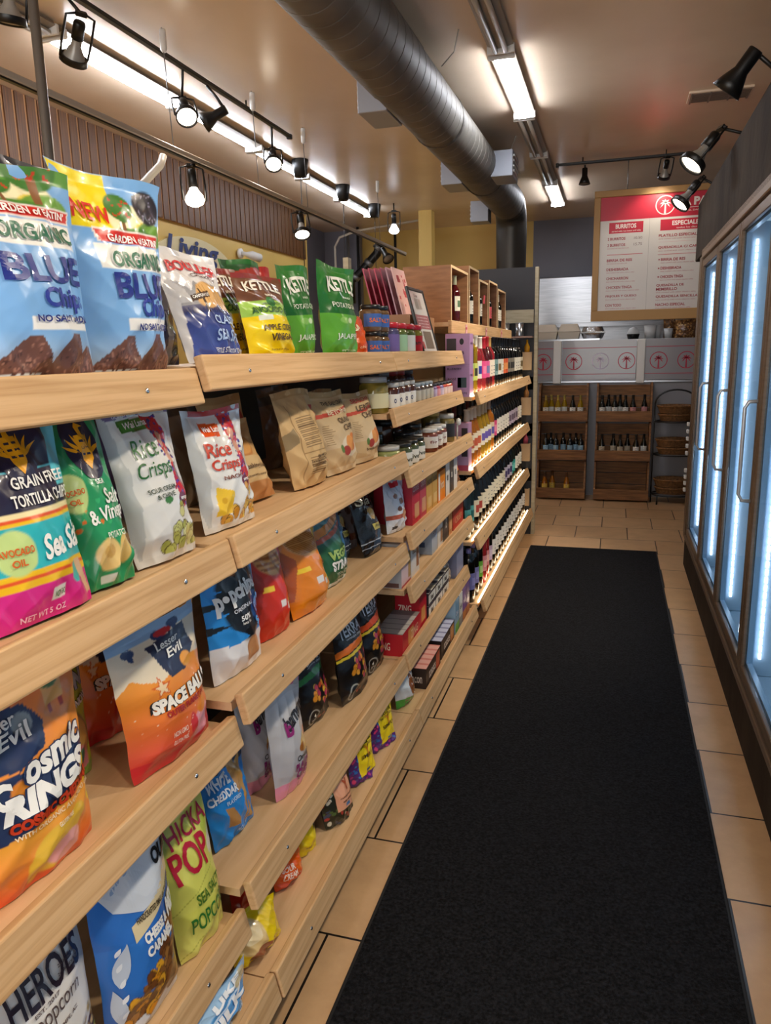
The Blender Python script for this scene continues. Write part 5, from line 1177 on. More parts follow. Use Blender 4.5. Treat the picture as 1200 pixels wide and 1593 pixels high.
g = 'jars on the short upper shelf'
jar('large pickle jar with grey lid beside the sriracha lentil bag', -.80, 2.515, ZJ, .052, .125, '8A7A34', 'A9ABAB', 'D6D0A8', g, lh=(.15, .55))
for i in range(4): jar('brown honey jar with white oval label, %s from the pickle jar' % ORD[i], -.768, 2.615 + i * .078, ZJ, .033, .10, '4A2415', 'B9B9B6', 'E9E6DE', g, lh=(.12, .6), text='o', tcol='2a3a6a')
for i in range(4): jar('small grey jar with pale blue lid, %s from the honey jars' % ORD[i], -.765, 2.935 + i * .072, ZJ, .030, .085, '5e4c3c', 'A8B4BC', 'C9C4B4', g)
for i in range(6):
    cc = ('8a6aa0', 'B03A58', '7a6aa8', 'D0482E', 'D8502E', 'C8402A')[i]
    jar('small %s preserve pot, %s in the row ending at the purple wine boxes' % (('violet', 'pink', 'lilac', 'red', 'orange red', 'brick red')[i], ORD[i]), -.763, 3.222 + i * .066, ZJ, .028, .07, cc, '3a3a3e', ('C9B8D8', 'E0A0A8', 'D8C8E0', 'F0D8D0', 'F0D8D0', 'F0D8D0')[i], g)
for i, (yy, l, b) in enumerate(((2.72, '2a2a2c', '3a2c24'), (2.83, '9a9a9a', '2e2622'), (2.95, 'B02A28', '5a2a20'), (3.06, 'B8352C', '6a3324'), (3.2, '4a4a50', '3a2a3a'))):
    jar('taller jar at the back of the short upper shelf, %s from the pickle jar' % ORD[i], -.87, yy, ZJ, .036, .135, b, l, 'B04038' if i in (2, 3) else None, g)

g = 'jars on the second shelf'
jar('pale green pesto jar with silver lid beside the lentil bag', -.762, 2.525, Z2, .052, .092, '9AA264', 'B4B6B4', 'D5D8D0', g, lh=(.05, .32))
for i in range(3): jar('green olive jar with white leaf label, %s from the pesto jar' % ORD[i], -.745, 2.645 + i * .098, Z2, .046, .09, '454C2A', '1c1d1c', 'E4E4DC', g, lh=(.06, .62), text='olive', tcol='2f3a2a')
jar('jar with yellow and orange picnic label behind the olive jars', -.80, 2.915, Z2, .042, .10, '3a3a2a', '202022', 'D9B84A', g)
jar('dark relish jar with black lid, tallest before the white lids', -.795, 3.01, Z2, .043, .125, '33302a', '17171a', 'DAD8D0', g)
for i in range(3): jar('preserve jar with white lid and white label, %s from the dark relish jar' % ORD[i], -.742, 3.085 + i * .09, Z2, .040, .098, '7A3A26', 'D9D9D6', 'E6E2DA', g, text='fig', tcol='8a4a3a')
jar('spice jar with gold lid and black label beside the orange wine', -.80, 3.37, Z2, .045, .15, '6d6030', 'A08A4A', '26262a', g)
jar('pale lidded mustard jar at the wine end of the second shelf', -.745, 3.45, Z2, .04, .13, '8a7a48', 'C9C9C4', '2c2c30', g)
for i in range(5): jar('dark back row jar on the second shelf, %s from the pesto jar' % ORD[i], -.90, 2.66 + i * .14, Z2, .043, .12 + .012 * (i % 3), ('4a3a30', '38402c', '5a3a2a', '3a3030', '4a4432')[i], ('1a1a1c', '8a8a88', '1a1a1c', 'A33', 'c0c0bc')[i] if i != 3 else 'AA3333', None, g)
t = thing('wooden_spoon', 'white plastic scoop hanging on the mustard jar', 'scoop', (-.704, 3.50, Z2))
MB().tube([(0, 0, .03), (0, .002, .10)], .004, 8).build('shaft', WHITEP, t); MB().lathe([(0, -.004), (.014, -.002), (.018, .008), (.012, .016), (0, .012)], 12, M=Matrix.Translation((0, 0, .115)) @ Matrix.Rotation(PI / 2, 4, 'Y')).build('bowl', WHITEP, t)
t.name = 'plastic_scoop'; t.location = (-.703, 3.505, Z2 - .028)

# ------------------------------------------------------------------ cartons
CARD = vcol('printed_card', .42, .08)
def carton(label, x, y0, y1, z, h, d, front, side=None, top=None, txt=(), stxt=(), bands=(), sbands=(), tbands=(), group=None, name='carton', cat='box', rz=0.):
    """x: front face (toward the aisle); text lies on the front (+x) or near (-y) face"""
    w = y1 - y0; side = side or front; top = top or front
    mb = MB(); e = .0015
    q = [(-d / 2, -w / 2), (d / 2, -w / 2), (d / 2, w / 2), (-d / 2, w / 2)]
    def face(p, c): mb.add(p, [(0, 1, 2, 3)], c)
    face([(d / 2, -w / 2, 0), (d / 2, w / 2, 0), (d / 2, w / 2, h), (d / 2, -w / 2, h)], front)
    face([(-d / 2, w / 2, 0), (-d / 2, -w / 2, 0), (-d / 2, -w / 2, h), (-d / 2, w / 2, h)], front)
    face([(-d / 2, -w / 2, 0), (d / 2, -w / 2, 0), (d / 2, -w / 2, h), (-d / 2, -w / 2, h)], side)
    face([(d / 2, w / 2, 0), (-d / 2, w / 2, 0), (-d / 2, w / 2, h), (d / 2, w / 2, h)], side)
    face([(a, b, h) for a, b in q], top); face([(a, b, 0) for a, b in reversed(q)], front)
    # weld the shell
    bm = bmesh.new(); me = mb.mesh('c', CARD)
    o = bpy.data.objects.new(name, me); COL.objects.link(o); o.location = (x - d / 2, (y0 + y1) / 2, z); o.rotation_euler.z = rz
    tag(o, label, cat, group); bm.free()
    pb = MB()
    MF = Matrix.Translation((d / 2, 0, 0)) @ Matrix.Rotation(PI / 2, 4, 'Z'); MS = Matrix.Translation((0, -w / 2, 0))
    def rect(M, W_, u0, u1, v0, v1, c): pb.add([(u0 * W_ / 2, -.0005, v0 * h), (u1 * W_ / 2, -.0005, v0 * h), (u1 * W_ / 2, -.0005, v1 * h), (u0 * W_ / 2, -.0005, v1 * h)], [(0, 1, 2, 3)], c, 0, False, M)
    for b in bands: rect(MF, w, *b)
    for b in sbands: rect(MS, d, *b)
    for u0, u1, c in tbands: pb.add([(-d / 2, u0 * w / 2, h + .0005), (d / 2, u0 * w / 2, h + .0005), (d / 2, u1 * w / 2, h + .0005), (-d / 2, u1 * w / 2, h + .0005)], [(0, 1, 2, 3)], c)
    for s, u, v, hh, ww, c in txt: flat_text(pb, s, MF, u * w / 2, v * h, hh * h, ww * w / 2, c, y=-.001)
    for s, u, v, hh, ww, c in stxt: flat_text(pb, s, MS, u * d / 2, v * h, hh * h, ww * d / 2, c, y=-.001)
    if pb.v: pb.build('print', CARD, o)
    return o
g = 'boxes on the third shelf by the wine'
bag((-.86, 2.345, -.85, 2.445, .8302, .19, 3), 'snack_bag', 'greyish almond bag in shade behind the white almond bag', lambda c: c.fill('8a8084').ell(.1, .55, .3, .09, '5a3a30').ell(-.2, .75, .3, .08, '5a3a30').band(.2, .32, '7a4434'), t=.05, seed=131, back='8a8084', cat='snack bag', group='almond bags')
bag((-.735, 2.475, -.72, 2.625, Z3, .188, 5), 'snack_bag', 'white and blue almond bag standing at the end of the far bay', lambda c: c.fill('D8DDE4').mix(.4, 'D8DDE4', 1, 'A9C0DC').rect(-.3, .4, .86, .97, 'C0283A').ell(-.2, .70, .22, .05, '7a4a34').ell(.2, .58, .24, .06, '8a5238').ell(-.1, .45, .2, .05, '7a4a34').band(.26, .34, 'B5563A').ell(.4, .30, .3, .1, 'C98A5A').rect(-.7, -.3, .06, .12, '3a3a3e'), t=.06, seed=132, m=FOIL, back='D8DDE4', cat='snack bag', group='almond bags', res=BIG)
carton('red cookie carton next to the white almond bag', -.70, 2.64, 2.755, Z3, .19, .15, 'C8203A', 'A81830', sbands=(), txt=[('COOKIES', 0, .70, .1, 1.5, 'F0D0C8')], bands=[(-.4, .8, .1, .4, 'D9A070')], group=g)
carton('rose red cookie carton between the red and the tan cartons', -.70, 2.76, 2.86, Z3, .19, .15, 'C4485A', 'A8384a', txt=[('CRISPS', 0, .70, .1, 1.5, 'F4DCD4')], bands=[(-.4, .8, .1, .4, 'D8A078')], group=g)
carton('tan cracker carton next to the rose red carton', -.70, 2.865, 2.965, Z3, .20, .15, 'D2A050', 'B88A40', txt=[('CRACKERS', 0, .6, .1, 1.6, '6a4418')], bands=[(-.5, .7, .08, .3, 'E3BE7A')], group=g)
carton('golden cracker carton next to the orange box', -.70, 2.97, 3.06, Z3, .20, .15, 'CFA254', 'B88A40', txt=[('CRACKERS', 0, .6, .1, 1.6, '6a4418')], bands=[(-.5, .7, .08, .3, 'E3BE7A')], group=g)
carton('bright orange box in the middle of the third shelf row', -.70, 3.075, 3.22, Z3, .13, .12, 'EE8A1A', 'D87A14', txt=[('hot', .1, .55, .3, .9, 'F6E2C0')], bands=[(-.9, -.5, .05, .95, 'F0EDE6')], group=g)
for i in range(3):
    carton('white and black tea carton, %s after the orange box' % ORD[i], -.70, 3.23 + i * .088, 3.312 + i * .088, Z3, .165, .10, ('E6E2DA', '3a3a3c', 'E9E6E0')[i], ('4a4a4a', '2a2a2c', '3c3c3e')[i], 'D8D4CC', txt=[('tea', 0, .5, .18, .8, '3a3a3a' if i != 1 else 'ddd8cc')], group=g)
bag((-.735, 3.505, -.72, 3.64, Z3, .15, 6), 'snack_bag', 'brown and orange snack bag at the wine end of the third shelf', lambda c: c.fill('6a4a38').ell(.2, .6, .6, .2, 'D87428').band(0, .3, '8a5a44'), t=.05, seed=133, m=FOIL, back='6a4a38', cat='snack bag')
g = 'boxes on the lower middle shelf'
carton('white soap box with grey picture side, at the bay joint', -.70, 2.475, 2.60, Z4, .165, .10, 'E4C9CC', 'B9BABC', 'E8E0DC', txt=[('fig bar', .1, .6, .12, 1.1, 'B0485a')], bands=[(-1, 1, 0, .05, 'B83A4a'), (.5, 1, .1, .7, 'B59058')], sbands=[(-.8, .8, .02, .12, '6a4a44'), (-.6, .0, .35, .5, '4a5a4a')], group=g)
carton('white cracker box with a brown oval, next to the soap box', -.70, 2.612, 2.735, Z4, .155, .10, 'E6E2DC', 'C8C4C0', txt=[('oat', -.3, .62, .14, .8, '8a6a50')], bands=[(.25, .85, .15, .75, '9A6238')], group=g)
carton('navy box at the back of the gap in the row', -.80, 2.76, 2.86, Z4, .12, .08, '2C3454', '232a44', group=g)
carton('pale blue box after the gap in the row', -.70, 2.95, 3.05, Z4, .15, .10, 'A9B4C0', '98A6B8', sbands=[(-.5, .4, .2, .35, '3c4c6a'), (.1, .5, .6, .72, '5a6a82')], txt=[('chip', 0, .6, .14, 1.2, '3a4a6a')], group=g)
carton('white box with brown biscuit print, beside the pale blue box', -.70, 3.06, 3.16, Z4, .15, .10, 'DCD6CC', 'C4BCB0', txt=[('grain', -.1, .7, .12, 1.3, '5a4a3a')], bands=[(.1, .9, .1, .5, '9a6a42')], group=g)
carton('black box with white leaf print, before the orange snack box', -.70, 3.17, 3.285, Z4, .15, .10, '3E3A38', '2e2a28', txt=[('B', .1, .5, .3, .5, 'D8D2C8')], group=g)
carton('small orange snack box next to the red boxes', -.70, 3.295, 3.37, Z4, .12, .10, 'C8844A', 'B07038', bands=[(-.6, .6, .2, .5, 'E0B078')], group=g)
for k in range(2): carton('red cracker box at the wine end, %s of the pair' % ('bottom', 'top')[k], -.70, 3.39, 3.635, Z4 + k * .079, .0785, .12, 'C23226', 'A82A20', 'D04A3C', txt=[('CRISP', 0, .5, .4, 1.3, 'E8A878')], group=g)
g = 'boxes on the fourth shelf by the wine'
carton('red cracker box lying on the fourth shelf, its end reading ZING', -.70, 2.475, 2.735, Z5, .085, .11, 'C4182A', 'BE1828', '8a8480', stxt=[('ZING', -.3, .42, .36, .85, 'F0D8C0')], txt=[('ZING', .3, .5, .4, .8, 'F2C8A0')], bands=[(-.4, .2, .15, .85, 'D9904a')], tbands=[(-.95, -.6, 'C8C2BC'), (-.55, -.2, 'C8C2BC'), (-.15, .2, 'C8C2BC'), (.25, .6, 'C8C2BC')], group=g)
carton('red cracker box standing behind the lying one', -.705, 2.745, 2.865, Z5, .15, .10, 'C4182A', 'B41624', stxt=[('ZING', -.2, .6, .2, 1.1, 'F0D8C0')], bands=[(-.5, .6, .15, .55, 'D9904a')], group=g)
for i in range(3):
    for k in range(2):
        carton('open white and black snack bar carton, %s column, %s layer' % (ORD[i], ('bottom', 'top')[k]), -.70, 2.885 + i * .135, 3.012 + i * .135, Z5 + k * .0555, .055, .10, 'DDD8CC', '2a2630', 'EDEAE2', txt=[('bar', 0, .5, .42, .8, '26242a')], bands=[(-1, 1, 0, .16, '2a2432'), (-1, 1, .84, 1, '2a2432')], tbands=[(-.9, -.2, '3a3440'), (.2, .9, 'B8AE9a')], group=g)
bag((-.735, 3.30, -.725, 3.44, Z5, .14, 8), 'snack_bag', 'clear bag of pale nuts beyond the snack bar cartons', lambda c: c.fill('B9A48E').chips(-1, 1, 0, .9, 80, .04, ['C9B296', 'A88A6a', 'D8C8B0', '8a7058'], 5, 1.5).band(.85, 1, 'D8D4D0'), t=.06, seed=135, m=FOIL, back='B9A48E', cat='snack bag')
carton('lilac grey tin box at the wine end of the fourth shelf', -.70, 3.47, 3.64, Z5, .16, .12, '9498B4', '8a8eaa', 'A4A8C0', group=g, name='tin_box')
g = 'boxes on the bottom shelf'
carton('dark brown bacon cracker carton with pink striped top', -.66, 2.665, 2.92, Z0, .085, .095, '2A1A16', '2C1C18', 'D9857A', stxt=[('Bacon', .1, .5, .45, 1.1, 'D8C8BC')], txt=[('toasts', -.2, .5, .4, .9, 'D8C8BC')], bands=[(.35, .85, .1, .9, 'B5482E')], tbands=[(-.98 + k * .4, -.70 + k * .4, 'E8B0A4') for k in range(5)], group=g)
carton('dark brown cinnamon carton with lavender striped top', -.665, 2.96, 3.24, Z0, .085, .10, '261A1C', '2A1C1C', '8A8CB0', stxt=[('Cinnamon', .1, .5, .36, 1.5, 'D8C8BC')], txt=[('toasts', -.2, .5, .4, .9, 'D8C8BC')], bands=[(.35, .85, .1, .9, 'C0804a')], tbands=[(-.98 + k * .4, -.70 + k * .4, 'C8CCE4') for k in range(5)], group=g)
carton('tan biscuit box at the back behind the cinnamon carton', -.80, 2.90, 3.10, Z0, .14, .09, 'B0703E', '8a4a34', bands=[(-.5, .5, .2, .8, 'D9A868')], group=g)
for i, (c1, c2, h_, tx) in enumerate((('7AA0BC', 'A8C4D8', .165, 'Diet'), ('DADAD4', '2a2a2c', .175, 'oat'), ('6A3A8C', '5a2f7a', .180, 'nut'), ('5A2A80', '4a2270', .178, 'nut'))):
    carton(('pale blue', 'white and black', 'purple', 'deep purple')[i] + ' upright bar box, %s past the cinnamon carton' % ORD[i], -.665, 3.262 + i * .092, 3.348 + i * .092, Z0, min(h_, .162), .09, c1, c2, txt=[(tx, 0, .6, .12, 1.2, 'E8E4EA' if i != 1 else '2a2a2c')], bands=[(-1, 1, .02, .3, ('6aa84a', '8a8a86', 'C0783a', 'B0683a')[i])], group=g)

# purple wine boxes where the wine begins
g = 'purple boxed wine cartons'
for k in range(2): carton('purple boxed wine carton on the top wine shelf, %s of the stack' % ('lower', 'upper')[k], -.680, 3.70, 3.80, 1.2795 + k * .1535, .153, .12, 'B58AB8', 'BE96C6', 'C8A4CE', stxt=[('BLUEBERRY' if k == 0 else 'LILAC', -.25, .90, .07, 1.2, '2a2432'), ('ROS\u00c9', -.45, .58, .08, .7, '2a2432'), ('YERBA MATE', 0, .12, .06, 1.6, '2a2432')] if k == 0 else [('\u25cf', .35, .75, .2, .35, '1c1a20'), ('AB', .3, .4, .1, .5, '3a3444')],
    sbands=[(.0, .75, .30, .62, '2c4a50'), (.0, .3, .30, .62, '1e1c24')] if k == 0 else [(-.9, -.1, .1, .85, '3a3640')], txt=[('ros\u00e9', 0, .7, .1, 1.2, '4a2a5a')], group=g, cat='wine box')
carton('purple boxed wine carton on the second wine shelf', -.685, 3.70, 3.79, .9095, .24, .10, 'B58AB0', 'BC98BE', stxt=[('\u25cf', -.2, .6, .25, .6, 'EADCEA')], sbands=[(.3, .9, .3, .9, '2a2430'), (-1, 1, 0, .12, 'C04a6a')], group=g, cat='wine box')

# ------------------------------------------------------------------ bottles
BG = {'dark': mat('bottle_dark', '0B0D0C', .08, coat=.3), 'green': mat('bottle_green', '12201A', .08, coat=.3), 'amber': mat('wine_amber', 'D07A10', .06, trans=.55, coat=.3),
      'gold': mat('wine_gold', 'C9A018', .06, trans=.55, coat=.3), 'rose': mat('wine_rose', 'B03038', .06, trans=.4, coat=.3), 'red': mat('wine_red', '4a0d12', .06, coat=.3)}
CAPM = vcol('capsule', .35, .2)
_BM = {}
PB = {'bordeaux': [(0, 0), (.034, 0), (.037, .004), (.037, .19), (.033, .212), (.020, .232), (.0145, .245), (.0140, .296), (.0155, .297), (.0155, .303), (0, .303)],
      'burgundy': [(0, 0), (.037, 0), (.040, .004), (.040, .13), (.036, .165), (.025, .205), (.0155, .235), (.0140, .288), (.0155, .289), (.0155, .297), (0, .297)],
      'can': [(0, 0), (.030, 0), (.034, .006), (.034, .23), (.030, .245), (.013, .262), (.013, .285), (0, .285)]}
def bottle(label, x, y, z, shape='bordeaux', glass='dark', lab='E9E4D8', cap='17171a', accent=None, group=None, s=1., name='wine_bottle', cat='bottle', lh=(.25, .56), a0=-1.3, a1=1.3):
    key = (shape, glass, lab, cap, accent, lh, a0)
    if key not in _BM:
        p = PB[shape]; hmax = p[-1][1]; rb = p[2][0]
        b = MB().lathe(p, 16).mesh('bottle_glass', BG[glass])
        l = MB()
        l.lathe([(rb + .0005, hmax * lh[0]), (rb + .0005, hmax * lh[1])], 12, lab, a0=a0, a1=a1)
        if accent: l.lathe([(rb + .0009, hmax * (lh[0] + .08)), (rb + .0009, hmax * (lh[0] + .08 + (lh[1] - lh[0]) * .45))], 10, accent, a0=a0 + .5, a1=a1 - .5)
        else:
            for vv in (.30, .36, .44): l.lathe([(rb + .0009, hmax * vv), (rb + .0009, hmax * (vv + .012))], 8, '4a4644', a0=a0 + .8, a1=a1 - .8)
        c = MB(); top = [(r + .0006, zz) for r, zz in p if zz > hmax * .79 and r < .03]; top[-1] = (0, hmax + .0008)
        c.lathe(top, 14, cap)
        _BM[key] = (b, l.mesh('bottle_label', LABELM), c.mesh('bottle_capsule', CAPM))
    b, l, c = _BM[key]
    t = bpy.data.objects.new(name, b); COL.objects.link(t); t.location = (x, y, z); t.scale = (s, s, s); tag(t, label, cat, group)
    for nm, me in (('label', l), ('capsule', c)):
        o = bpy.data.objects.new(nm, me); COL.objects.link(o); o.parent = t
    return t
SH = ['top', 'second', 'third', 'lowest']
def row(k, specs, y0, step, x, what=''):
    z = WLEV[k][1] - .0255
    for i, sp in enumerate(specs):
        gname, shape, glass, lab, cap, acc, desc = sp
        y = y0 + i * step
        if y > 6.03: break
        bottle('%s, %s from near end of %s wine shelf' % (desc, ORD[i], SH[k]), x + random.uniform(-.003, .003), y, z, shape, glass, lab, cap, acc, 'bottles on the %s wine shelf' % SH[k])
b = 'bordeaux'; bu = 'burgundy'; cn = 'can'
DK = lambda lab, acc=None, d='dark bottle with pale label', cap='17171a', sh=b: ('', sh, 'dark', lab, cap, acc, d)
top = [('', cn, 'green', '9CC86A', '8AC46A', 'E0702E', 'pale green tall bottle'), ('', cn, 'gold', 'C9D46A', 'D8D8C8', '3a3a2a', 'lime labelled bottle'), ('', b, 'rose', 'E8E4DC', 'E8E0D0', '2E3A9A', 'pink bottle with blue and white label'),
       ('', bu, 'rose', 'E0508A', 'F0E8DC', 'F08AB0', 'pink bottle with magenta label'), ('', bu, 'red', 'D85A90', 'C02A38', '7a7aa8', 'red bottle with round pink label'), ('', b, 'red', 'E4D8C4', 'B02A30', None, 'red bottle with cream label'), ('', b, 'rose', 'E6DCCA', 'C8A060', None, 'rose bottle with cream label')]
top += [DK('7FA0A0', '4a6a6a', 'dark bottle with teal label'), DK('EFEBDF', '8a6a3a', 'dark bottle with white label'), DK('EFEBDF'), DK('E0693A', 'F0A060', 'dark bottle with orange label'), DK('D85A3A', 'F0A060', 'dark bottle with orange red label')] + [DK('8a8478', '3a3a3a', 'dark bottle with grey label')] * 3 + [DK('E6E2D6')] * 3 + [DK('C8BFA8', '6a5a3a', 'dark bottle with tan label')] * 4 + [DK('EFEBDF', None)] * 6
row(0, top, 3.86, .118, -.722)
sec = [('', bu, 'amber', 'E9DCC0', 'C8B8A0', 'C05a3a', 'orange wine bottle with cream label')] * 3 + [('', bu, 'gold', 'E6E0CC', 'B8A888', '6a5ab0', 'golden wine bottle with pale label')] * 3 + [('', b, 'amber', 'D8C8A8', 'A09080', '5A58A0', 'amber wine bottle with violet label')]
sec += [DK('D0487A', 'E88aa8', 'dark bottle with pink label')] + [DK('EEE8DA', None, 'dark bottle with cream label')] * 5 + [DK('B8A8B8', '6a5a6a', 'dark bottle with mauve label')] * 4 + [DK('E8E2D4')] * 10
row(1, sec, 3.85, .118, -.725)
thr = [('', cn, 'green', '58A8A0', '4A9a94', '2a6a68', 'teal tall bottle')] * 2 + [DK('E6DCC0', 'B8483a', 'dark bottle with red fish label', sh=bu)] * 2 + [DK('EFE6CC', None, 'dark bottle with ivory label', sh=bu)] * 8 + [DK('C8C0D0', '4a3a6a', 'dark bottle with lilac label')] * 3 + [('', cn, 'green', '2E9A90', '1a1a1c', '7ad0c8', 'bottle with turquoise wrap')] * 2 + [DK('EFEBDF')] * 10
row(2, thr, 3.76, .118, -.721)
low = [('', cn, 'dark', '7A78B0', '6a68a0', '9a98d0', 'tall lavender bottle')] * 2 + [('', cn, 'dark', '6AAE3A', '5a9a30', 'C8E09a', 'tall leaf green bottle')] + [('', cn, 'rose', 'D88A90', 'C87a80', 'F0C0b8', 'tall salmon pink bottle')] * 2 + [('', cn, 'dark', 'C8B0C8', 'A890A8', 'e0d0e0', 'tall pale mauve bottle')] + [DK('E8E4DC', None, 'black bottle with white label')] * 22
row(3, low, 3.735, .118, -.688)
# back rows where the near end shows them
for k, (n0, y0, cnum) in enumerate(((0, 3.90, 14), (0, 3.90, 14), (0, 3.80, 14), (0, 3.78, 14))):
    row(k, [DK(('E6E2D6', 'C8A8B0', 'B8B0a0')[i % 3], None, 'dark bottle in back row', cap=('17171a', '5a1a22', '2a2a2e')[i % 3]) for i in range(cnum)], y0, .13, (-.82, -.825, -.82, -.79)[k], 'behind others ')

# open plywood bottle boxes on top of the wine rack
tops = [(3.86, 4.32, .285, [(.31, b, 'red', 'E4E0CC', 'B0B496')]), (4.36, 4.68, .33, [(.22, b, 'dark', 'E6E2D6', '17171a')]), (4.70, 5.03, .285, [(.08, b, 'dark', 'C8b8a0', '17171a'), (.20, b, 'dark', 'E6E2D6', '8a1a22')]), (5.07, 5.43, .31, [(.10, b, 'red', 'D04a4a', 'C02a30'), (.22, b, 'dark', 'D0505a', '17171a')]), (5.47, 5.86, .285, [(.08, b, 'dark', 'E6E2D6', 'd8d8d0'), (.18, b, 'dark', 'E6E2D6', 'd8d8d0'), (.29, b, 'dark', 'E6E2D6', 'd8d8d0')])]
for i, (ya, yb, h, bs) in enumerate(tops):
    t = thing('bottle_box', 'open plywood bottle box on the wine rack, %s from the greeting cards' % ORD[i], 'box', (-.93, (ya + yb) / 2, 1.6425), group='plywood boxes on the wine rack')
    w = yb - ya; d = .25; th = .012
    mb = MB()
    for s in (-1, 1): mb.box((0, s * (w / 2 - th / 2), h / 2), (d, th, h))
    for zz in (th / 2, h - th / 2): mb.box((0, 0, zz), (d, w - 2 * th, th))
    mb.box((-d / 2 + th / 2, 0, h / 2), (th, w - 2 * th, h - 2 * th)); mb.build('box_shell', PLYBOX, t)
    mb = MB(); f = d / 2 + .001
    for s in (-1, 1): mb.box((f, s * (w / 2 - th / 2), h / 2), (.003, th, h))
    for zz in (th / 2, h - th / 2): mb.box((f, 0, zz), (.003, w - 2 * th, th))
    mb.build('front_edge', PLYEDGE, t)
    for j, (dy, sh, gl, lab, cap) in enumerate(bs):
        bottle('%s bottle displayed inside the %s plywood box, %s in it' % ('red' if gl == 'red' else 'dark', ORD[i], ORD[j]), -.85, ya + dy, 1.6425 + th + .0006, sh, gl, lab, cap, '5a7a5a' if i == 0 else None, 'bottles in the plywood boxes', s=.82)
tag(MB().add([(0, -.03, 0), (0, .03, 0), (.004, .03, .05), (.004, -.03, .05), (.001, -.03, 0), (.001, .03, 0), (.005, .03, .05), (.005, -.03, .05)], [(0, 1, 2, 3), (7, 6, 5, 4), (0, 4, 5, 1), (1, 5, 6, 2), (2, 6, 7, 3), (3, 7, 4, 0)], 'D8485a').build('price_card', CARD, loc=(-.798, 4.83, 1.79)), 'small red price card hanging in the third plywood box', 'price card')
for i in range(3):
    y_ = (4.06, 4.72, 5.38)[i]
    o = tag(MB().box((0, 0, 0), (.002, .05, .07), 'E8B0B0').box((.0012, 0, .015), (.0006, .036, .012), 'C84a5a').build('price_tag', CARD, loc=(-.763, y_, 1.605)), 'pink price tag on the wine rack top board, %s from the cards' % ORD[i], 'price tag', 'pink price tags')

# greeting cards, framed notice
t = thing('card_rack', 'wooden card holder with pale upright behind the framed notice', 'rack', (-.93, 3.28, ZT))
mb = MB(); mb.box((.115, 0, .085), (.012, .44, .17)); mb.box((-.115, 0, .085), (.012, .44, .17)); mb.box((0, 0, .006), (.218, .44, .012)); mb.build('tray', mat('rack_tan', 'A0714A', .5), t)
MB().box((0, .214, .085), (.218, .012, .17)).build('end_board', mat('rack_tan', 'A0714A', .5), t); MB().box((0, -.214, .085), (.218, .012, .17)).build('end_board', mat('rack_tan', 'A0714A', .5), t)
MB().box((-.135, -.245, .20), (.022, .04, .40)).build('upright', BEIGEP, t)
pal = [('B01E48', 'D0486a'), ('A81A44', 'C83a60'), ('C02A50', 'E06080'), ('9A1A40', 'C04068'), ('B88898', 'D8B8C0'), ('E0B0A8', 'B8303a')]
for i, (c1, c2) in enumerate(pal):
    mb = MB().box((0, 0, .19), (.006, .20, .38), c1)
    q = random.Random(i)
    for _ in range(26):
        a, b_ = q.uniform(-.08, .08), q.uniform(.03, .35); mb.box((.0034, a, b_), (.0008, q.uniform(.01, .035), q.uniform(.008, .03)), c2)
    o = mb.build('gift_bag', CARD, loc=(-.985 + i * .026, 3.37, ZT + .0125 + .001)); o.rotation_euler = (0, -R(14), 0)
    tag(o, '%s gift card sheet in the wooden holder, %s from the back' % (('crimson', 'deep red', 'rose red', 'dark wine', 'mauve', 'pale pink patterned')[i], ORD[i]), 'card', 'cards in the wooden holder'); o.name = 'gift_card'
t = thing('framed_notice', 'black framed notice with pictures and red text panel, leaning on the top shelf', 'sign', (-.752, 3.20, ZT + .001))
t.rotation_euler = (0, -R(15), 0)
mb = MB()
for s in (-1, 1): mb.box((0, s * .128, .145), (.012, .014, .29), bev=.002)
for zz in (.007, .283): mb.box((0, 0, zz), (.012, .242, .014), bev=.002)
mb.build('frame', BLACK, t)
MB().box((-.001, 0, .145), (.006, .242, .262)).build('paper', mat('notice_paper', 'DAD6D2', .25, coat=.4), t)
mb = MB(); Mn = Matrix.Translation((.0026, 0, 0)) @ Matrix.Rotation(PI / 2, 4, 'Z')
def rc(a, b_, c, d, col): mb.add([(a, 0, c), (b_, 0, c), (b_, 0, d), (a, 0, d)], [(0, 1, 2, 3)], col, 0, False, Mn)
rc(-.115, .115, .115, .175, '9A4A52'); rc(-.06, -.01, .20, .245, '8a8078'); rc(.0, .04, .20, .245, 'A09088'); rc(-.055, .085, .03, .105, '6a5a4a'); rc(-.115, -.08, .03, .06, 'B83a30')
for k in range(4): flat_text(mb, 'ask us about our gift bags', Mn, 0, .163 - k * .013, .007, .17, 'F0DCDC', y=-.0004)
flat_text(mb, 'La', Mn, -.02, .258, .014, .05, '5a3a3a', y=-.0004)
mb.build('print', CARD, t)
